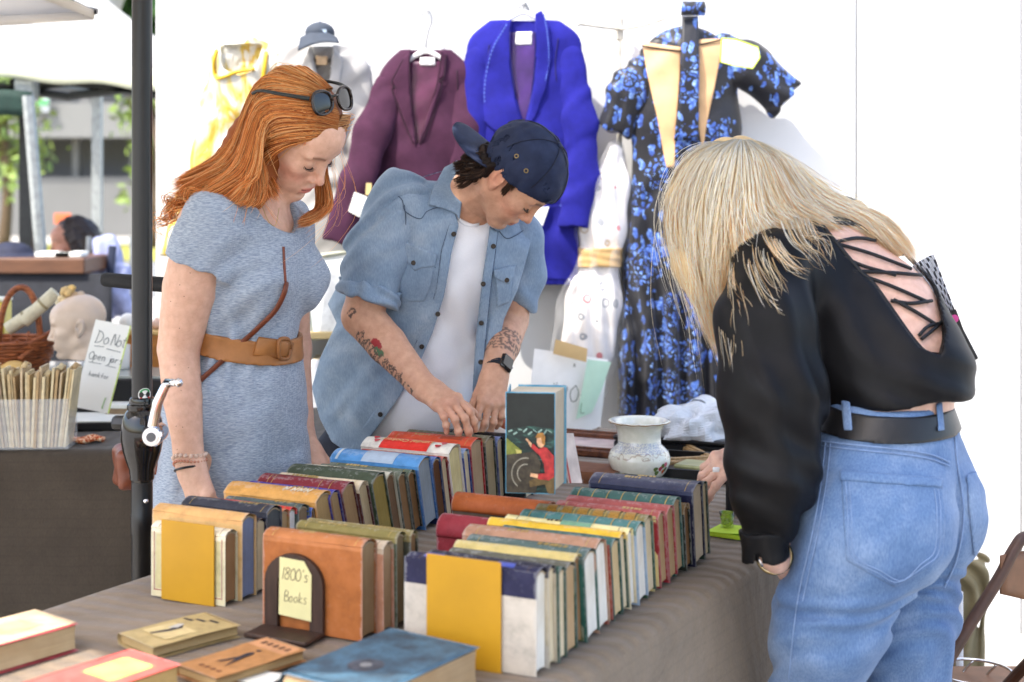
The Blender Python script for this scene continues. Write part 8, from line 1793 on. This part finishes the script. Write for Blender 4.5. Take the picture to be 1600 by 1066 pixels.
m_trs = M('truss', (40, 42, 40), .5); m_leg = M('grey_leg', (150, 154, 152), .4, metal=.3)
for a, b in ((P(-60, 150, 7.4), P(110, 128, 7.4)), (P(-60, 128, 7.4), P(110, 152, 7.4)), (P(110, 128, 7.4), P(250, 150, 7.4)), (P(110, 150, 7.4), P(250, 134, 7.4)), (P(150, 142, 9.6), P(20, 128, 7.4))): obj('truss_bar', MB().tube([a, b], .022, 6), m_trs, tn, world=True)
for px, d, nm in ((42, 7.3, 'leg'), (152, 9.6, 'leg')):
    p = P(px, 125, d); obj(nm, MB().box((p[0], d, (p[2]) / 2), (.06, .06, p[2])), m_leg if px > 100 else m_trs, tn, world=True); obj('bracket', MB().box((p[0], d, p[2] - .05), (.10, .10, .12), bev=.01), m_leg, tn, world=True)
g2 = thing('canopy_tent', 'dark green canopy edge with slanted grey leg at the far left', 'tent', (-3.0, 6.6, 0)); obj('valance', MB().grid([[P(-160 + 210 * u, 145 + 5 * math.sin(u * 6) + 40 * v, 6.8) for u in np.linspace(0, 1, 12)] for v in np.linspace(0, 1, 4)], .004), M('dark_green', (22, 48, 40), .8), g2, smooth=True, world=True)
obj('leg', MB().tube([P(44, 150, 6.8), P(66, 420, 6.8), np.array([P(80, 600, 6.8)[0], 6.8, 0])], .030, 8), m_leg, g2, world=True); obj('roof', MB().grid([[P(-160 + 210 * u, 145 + 5 * math.sin(u * 6), 6.8) + np.array([-.9 * v, 1.6 * v, .04 * v]) for u in np.linspace(0, 1, 12)] for v in np.linspace(0, 1, 4)], .004), M('dark_green', (22, 48, 40)), g2, smooth=True, world=True)
ctr = thing('counter', 'brown wooden counter with a black cloth front behind the wicker basket', 'counter', P(60, 420, 6.6) * [1, 1, 0]); zc = P(0, 402, 6.6)[2]
cx0, cx1 = P(-220, 0, 6.6)[0], P(142, 0, 6.6)[0]; obj('top', MB().box(((cx0 + cx1) / 2, 6.75, zc - .035), (cx1 - cx0, .5, .07), bev=.006), M('counter_wood', (92, 60, 40), .5, .3, 8, stretch=(1, 6, 6)), ctr, world=True)
obj('cloth_front', MB().grid([[(x, 6.52 + .012 * math.sin(x * 17) * (1 - v), .02 + (zc - .09) * v) for x in np.linspace(cx0, cx1 + .12, 40)] for v in np.linspace(0, 1, 5)], .004), M('black_cloth', (30, 32, 38), .9), ctr, smooth=True, world=True)
for x in (cx0 + .1, cx1 - .1): obj('leg', MB().box((x, 6.8, (zc - .07) / 2), (.06, .06, zc - .07)), M('counter_wood', (92, 60, 40)), ctr, world=True)
hp_ = thing('hat', 'dark navy hat lying on the brown counter at the far left', 'hat', P(18, 402, 6.7)); S = SDF(); S.el(P(18, 396, 6.7), (.10, .09, .055)); S.el(P(30, 402, 6.7), (.15, .12, .018), k=.02); cloth(S, .012, 'felt', M('navy_felt', (30, 34, 54), .8), hp_)
for i, (px, w_) in enumerate(((88, .16), (112, .12))): q = thing('paper_pile', ['wide pile of white papers on the brown counter', 'small pile of white papers by the seated woman\'s arm'][i], 'papers', P(px, 401, 6.62)); obj('sheets', MB().box((0, 0, .012), (w_, .12, .022), bev=.002), M('white_paper', (236, 236, 228)), q)
sw_ = thing('person', 'dark haired woman in white sitting beyond the brown counter', 'person', P(118, 500, 7.5) * [1, 1, 0]); S = SDF(); hd = Head(P(112, 382, 7.5), rotm((-.86, -.5, -.15), (0, 0, 1)), 1.0).build(S); nb = P(118, 425, 7.55)
S.chain([hd.w((-.02, 0, -.04)), nb], [.05, .055], .03); person_body(S, sw_, SKIN, .006, paint=lambda V: hd.paint(V, lin((196, 142, 116)), lin((170, 84, 80)), BLUSH, lin((50, 34, 28))))
S = SDF(); S.el(nb + [0, 0, -.16], (.20, .13, .16)); S.chain([nb + [0, 0, -.2], nb * [1, 1, 0] + [0, 0, .55]], [.15, .17], .05); S.chain([nb + [-.17, 0, -.06], nb + [-.22, -.12, -.30], nb + [-.14, -.34, -.30]], [.055, .048, .04], .03); S.rc(nb * [1, 1, 0] + [.0, .0, .5], nb * [1, 1, 0] + [-.1, -.45, .52], .13, .09, .05); S.rc(nb * [1, 1, 0] + [-.1, -.45, .50], nb * [1, 1, 0] + [-.1, -.45, .04], .085, .06, .03); cloth(S, .010, 'white_top', M('white_blouse', (220, 216, 222), .8), sw_)
S = SDF(); S.el(hd.w((-.03, 0, .05)), (.105, .10, .10)); S.chain([hd.w((-.07, 0, .02)), hd.w((-.10, 0, -.10)), hd.w((-.08, -.02, -.26))], [.085, .075, .05], .03); S.chain([hd.w((.0, .08, .03)), hd.w((.0, .09, -.2))], [.03, .03], .02); S.el(hd.w((.11, 0, -.02)), (.085, .09, .11), None, .01, '-'); S.post.append(lambda p, d: d - .005 * wob(p, 60, 1)); cloth(S, .008, 'hair', M('brown_hair', (42, 30, 26), .5), sw_)
stl = thing('stool', 'low dark stool under the seated dark haired woman', 'stool', nb * [1, 1, 0]); obj('seat', MB().lathe([(0, .36), (.18, .36), (.18, .40), (0, .40)], nb * [1, 1, 0] + [0, .02, 0], 18), m_trs, stl, world=True)
for k in range(4): a = k * 1.571 + .7; obj('leg', MB().tube([nb * [1, 1, 0] + [.13 * math.cos(a), .13 * math.sin(a), .36], nb * [1, 1, 0] + [.17 * math.cos(a), .17 * math.sin(a), 0]], .014, 6), m_trs, stl, world=True)
cc = thing('folding_chair', 'grey folding chair draped with a lilac blue garment behind the seated woman', 'chair', P(170, 500, 7.0) * [1, 1, 0])
for dx in (-.09, .12): p = P(168, 376, 7.0); obj('frame_leg', MB().tube([p + [dx, 0, .02], np.array([p[0] + dx * 1.5, 6.9, 0])], .014, 8), m_leg, cc, world=True)
obj('seat', MB().box((P(168, 0, 7.0)[0], 7.1, .45), (.36, .34, .02)), m_leg, cc, world=True)
gmt = thing('jacket', 'lilac blue jacket with a dark stripe hung over the grey folding chair', 'jacket', P(172, 420, 6.95)); S = SDF(); S.chain([P(164, 384, 6.95), P(160, 430, 6.93), P(158, 480, 6.93)], [.05, .065, .07], .03); S.chain([P(166, 382, 6.95), P(182, 430, 6.93), P(190, 480, 6.93)], [.05, .06, .055], .03); S.post.append(lambda p, d: d - .008 * folds(p, (1, 0, .2), 12, .2, .8, 5)); cloth(S, .009, 'cloth', M('lilac', (150, 156, 190), .8), gmt)
obj('dark_stripe', MB().tube([P(176, 384, 6.86), P(172, 430, 6.85), P(160, 478, 6.85)], .020, 8, flat=((0, -1, 0), .35)), M('stripe_navy', (36, 44, 66), .8), gmt, world=True)
lw = tag(obj('lawn', MB().grid([[(x, y, .02) for x in np.linspace(-40, 6, 24)] for y in (28, 36)]), M('dry_grass', (150, 146, 62), .95, .5, 2.), None), kind='structure')
rd = tag(obj('road', MB().grid([[(x, y, .01) for x in (-60, 20)] for y in (19, 27.9)]), M('grey_road', (120, 120, 118), .9, .2, 3), None), kind='structure')
sgn = thing('sign', 'small orange sign board standing in front of the pale building', 'sign', P(98, 352, 17) * [1, 1, 0]); p = P(98, 342, 17); obj('board', MB().box(p, (.20, .02, .13), bev=.004), M('orange_board', (206, 104, 60), .5), sgn, world=True); obj('post', MB().tube([(p[0], 17.02, 0), (p[0], 17.02, p[2])], .015, 8), m_leg, sgn, world=True)
bu = thing('building', 'pale grey two storey building with dark window bands beyond the tents', 'building', (-13, 42, 0)); m_bw = M('plaster', (112, 112, 110), .8, .06, 1.); m_bd = M('recess', (120, 120, 122), .8)
X0, X1 = -22.0, -8.2; bb = lambda nm, x0, x1, z0, z1, y0, y1, m_: obj(nm, MB().box(((x0 + x1) / 2, (y0 + y1) / 2, (z0 + z1) / 2), (x1 - x0, y1 - y0, z1 - z0)), m_, bu, world=True)
bb('wall', X0, X1, 0, 1.75, 42, 52, m_bw); bb('recessed_wall', X0, X1, 1.75, 2.9, 44, 52, m_bd); bb('balcony_slab', X0, X1, 2.9, 3.9, 41.4, 52, M('slab', (122, 122, 120), .8, .05)); bb('wall', X0, X1, 3.9, 7.5, 43, 52, m_bw); bb('roof', X0 - .3, X1 + .3, 7.5, 7.8, 42, 52.3, m_bd)
for k in range(8):
    x = X0 + .6 + k * 1.72
    if x + 1.3 > X1: break
    f = bb('window', x, x + 1.35, 4.15, 5.4, 42.9, 43.05, M('window_frame', (96, 98, 102), .5)); obj('pane', MB().box((x + .675, 42.88, 4.78), (1.2, .03, 1.1)), M('dark_pane', (60, 66, 78), .1, .1), f, world=True)
    bb('column', x + 1.4, x + 1.6, 1.76, 2.89, 42.4, 42.7, m_bw)
bsg = thing('wall_sign', 'white sign with a green stripe on the pale building', 'sign', P(62, 160, 40.5)); obj('board', MB().box(P(62, 160, 41.2), (.55, .06, .55)), M('white_metal', (214, 216, 222)), bsg, world=True); obj('stripe', MB().box(P(62, 160, 41.1), (.5, .04, .16)), M('sign_green', (90, 170, 110), .6), bsg, world=True)
def tree(label, x, y, h_, r, seed, rgb=(84, 112, 44), cz=None, nl=1500):
    q = np.random.default_rng(seed); t = thing('tree', label, 'tree', (x, y, 0), 0, 'trees beyond the market'); cz = cz or h_ * .62
    obj('trunk', MB().tube(catmull([(x, y, 0), (x + .1, y, h_ * .3), (x - .05, y + .1, h_ * .7)], 10), [.16, .12, .05], 8), M('bark', (92, 76, 60), .9, .3), t, smooth=True, world=True)
    for k in range(5): a = k * 1.26 + q.random(); obj('limb', MB().tube(catmull([(x, y, h_ * (.3 + .06 * k)), (x + r * .4 * math.cos(a), y + r * .4 * math.sin(a), h_ * (.5 + .05 * k)), (x + r * .8 * math.cos(a), y + r * .8 * math.sin(a), h_ * (.6 + .06 * k))], 7), [.06, .04, .015], 6), _mc['bark'], t, world=True)
    cl = np.array([(q.normal(0, .5) * r, q.normal(0, .5) * r, cz + q.normal(0, .42) * (h_ - cz)) for _ in range(40)]); V, Q, Cc = [], [], []
    base = np.array(lin(rgb)[:3])
    for i in range(nl):
        c = cl[i % 40] + q.normal(0, .22 * r, 3); d1 = q.normal(0, 1, 3); d1 /= np.linalg.norm(d1); d2 = np.cross(d1, q.normal(0, 1, 3)); d2 /= np.linalg.norm(d2); s_ = .12 * (.6 + q.random()); o = len(V)
        V += [c - d1 * s_, c + d2 * s_ * .5, c + d1 * s_, c - d2 * s_ * .5]; Q.append([o, o + 1, o + 2, o + 3]); Cc += [base * (.6 + .8 * q.random())] * 4
    V = np.array(V) + [x, y, 0]; me = mesh_np(V, np.array(Q)); vcol(me, np.array(Cc)[:len(me.vertices)]); put('crown', me, Mcol('leaf', .6), t, world=True)
tree('bushy green tree at the far left edge of the background', -11.8, 33, 5.2, 1.2, 1, (128, 148, 76), None, 900); tree('green tree partly hidden by the black umbrella pole', -8.6, 34, 5.2, .8, 2, (122, 144, 70), None, 700); tree('tree whose top peeks over the white wall by the pole', -3.05, 12.6, 3.9, .55, 3, (60, 96, 40), 3.2, 700)
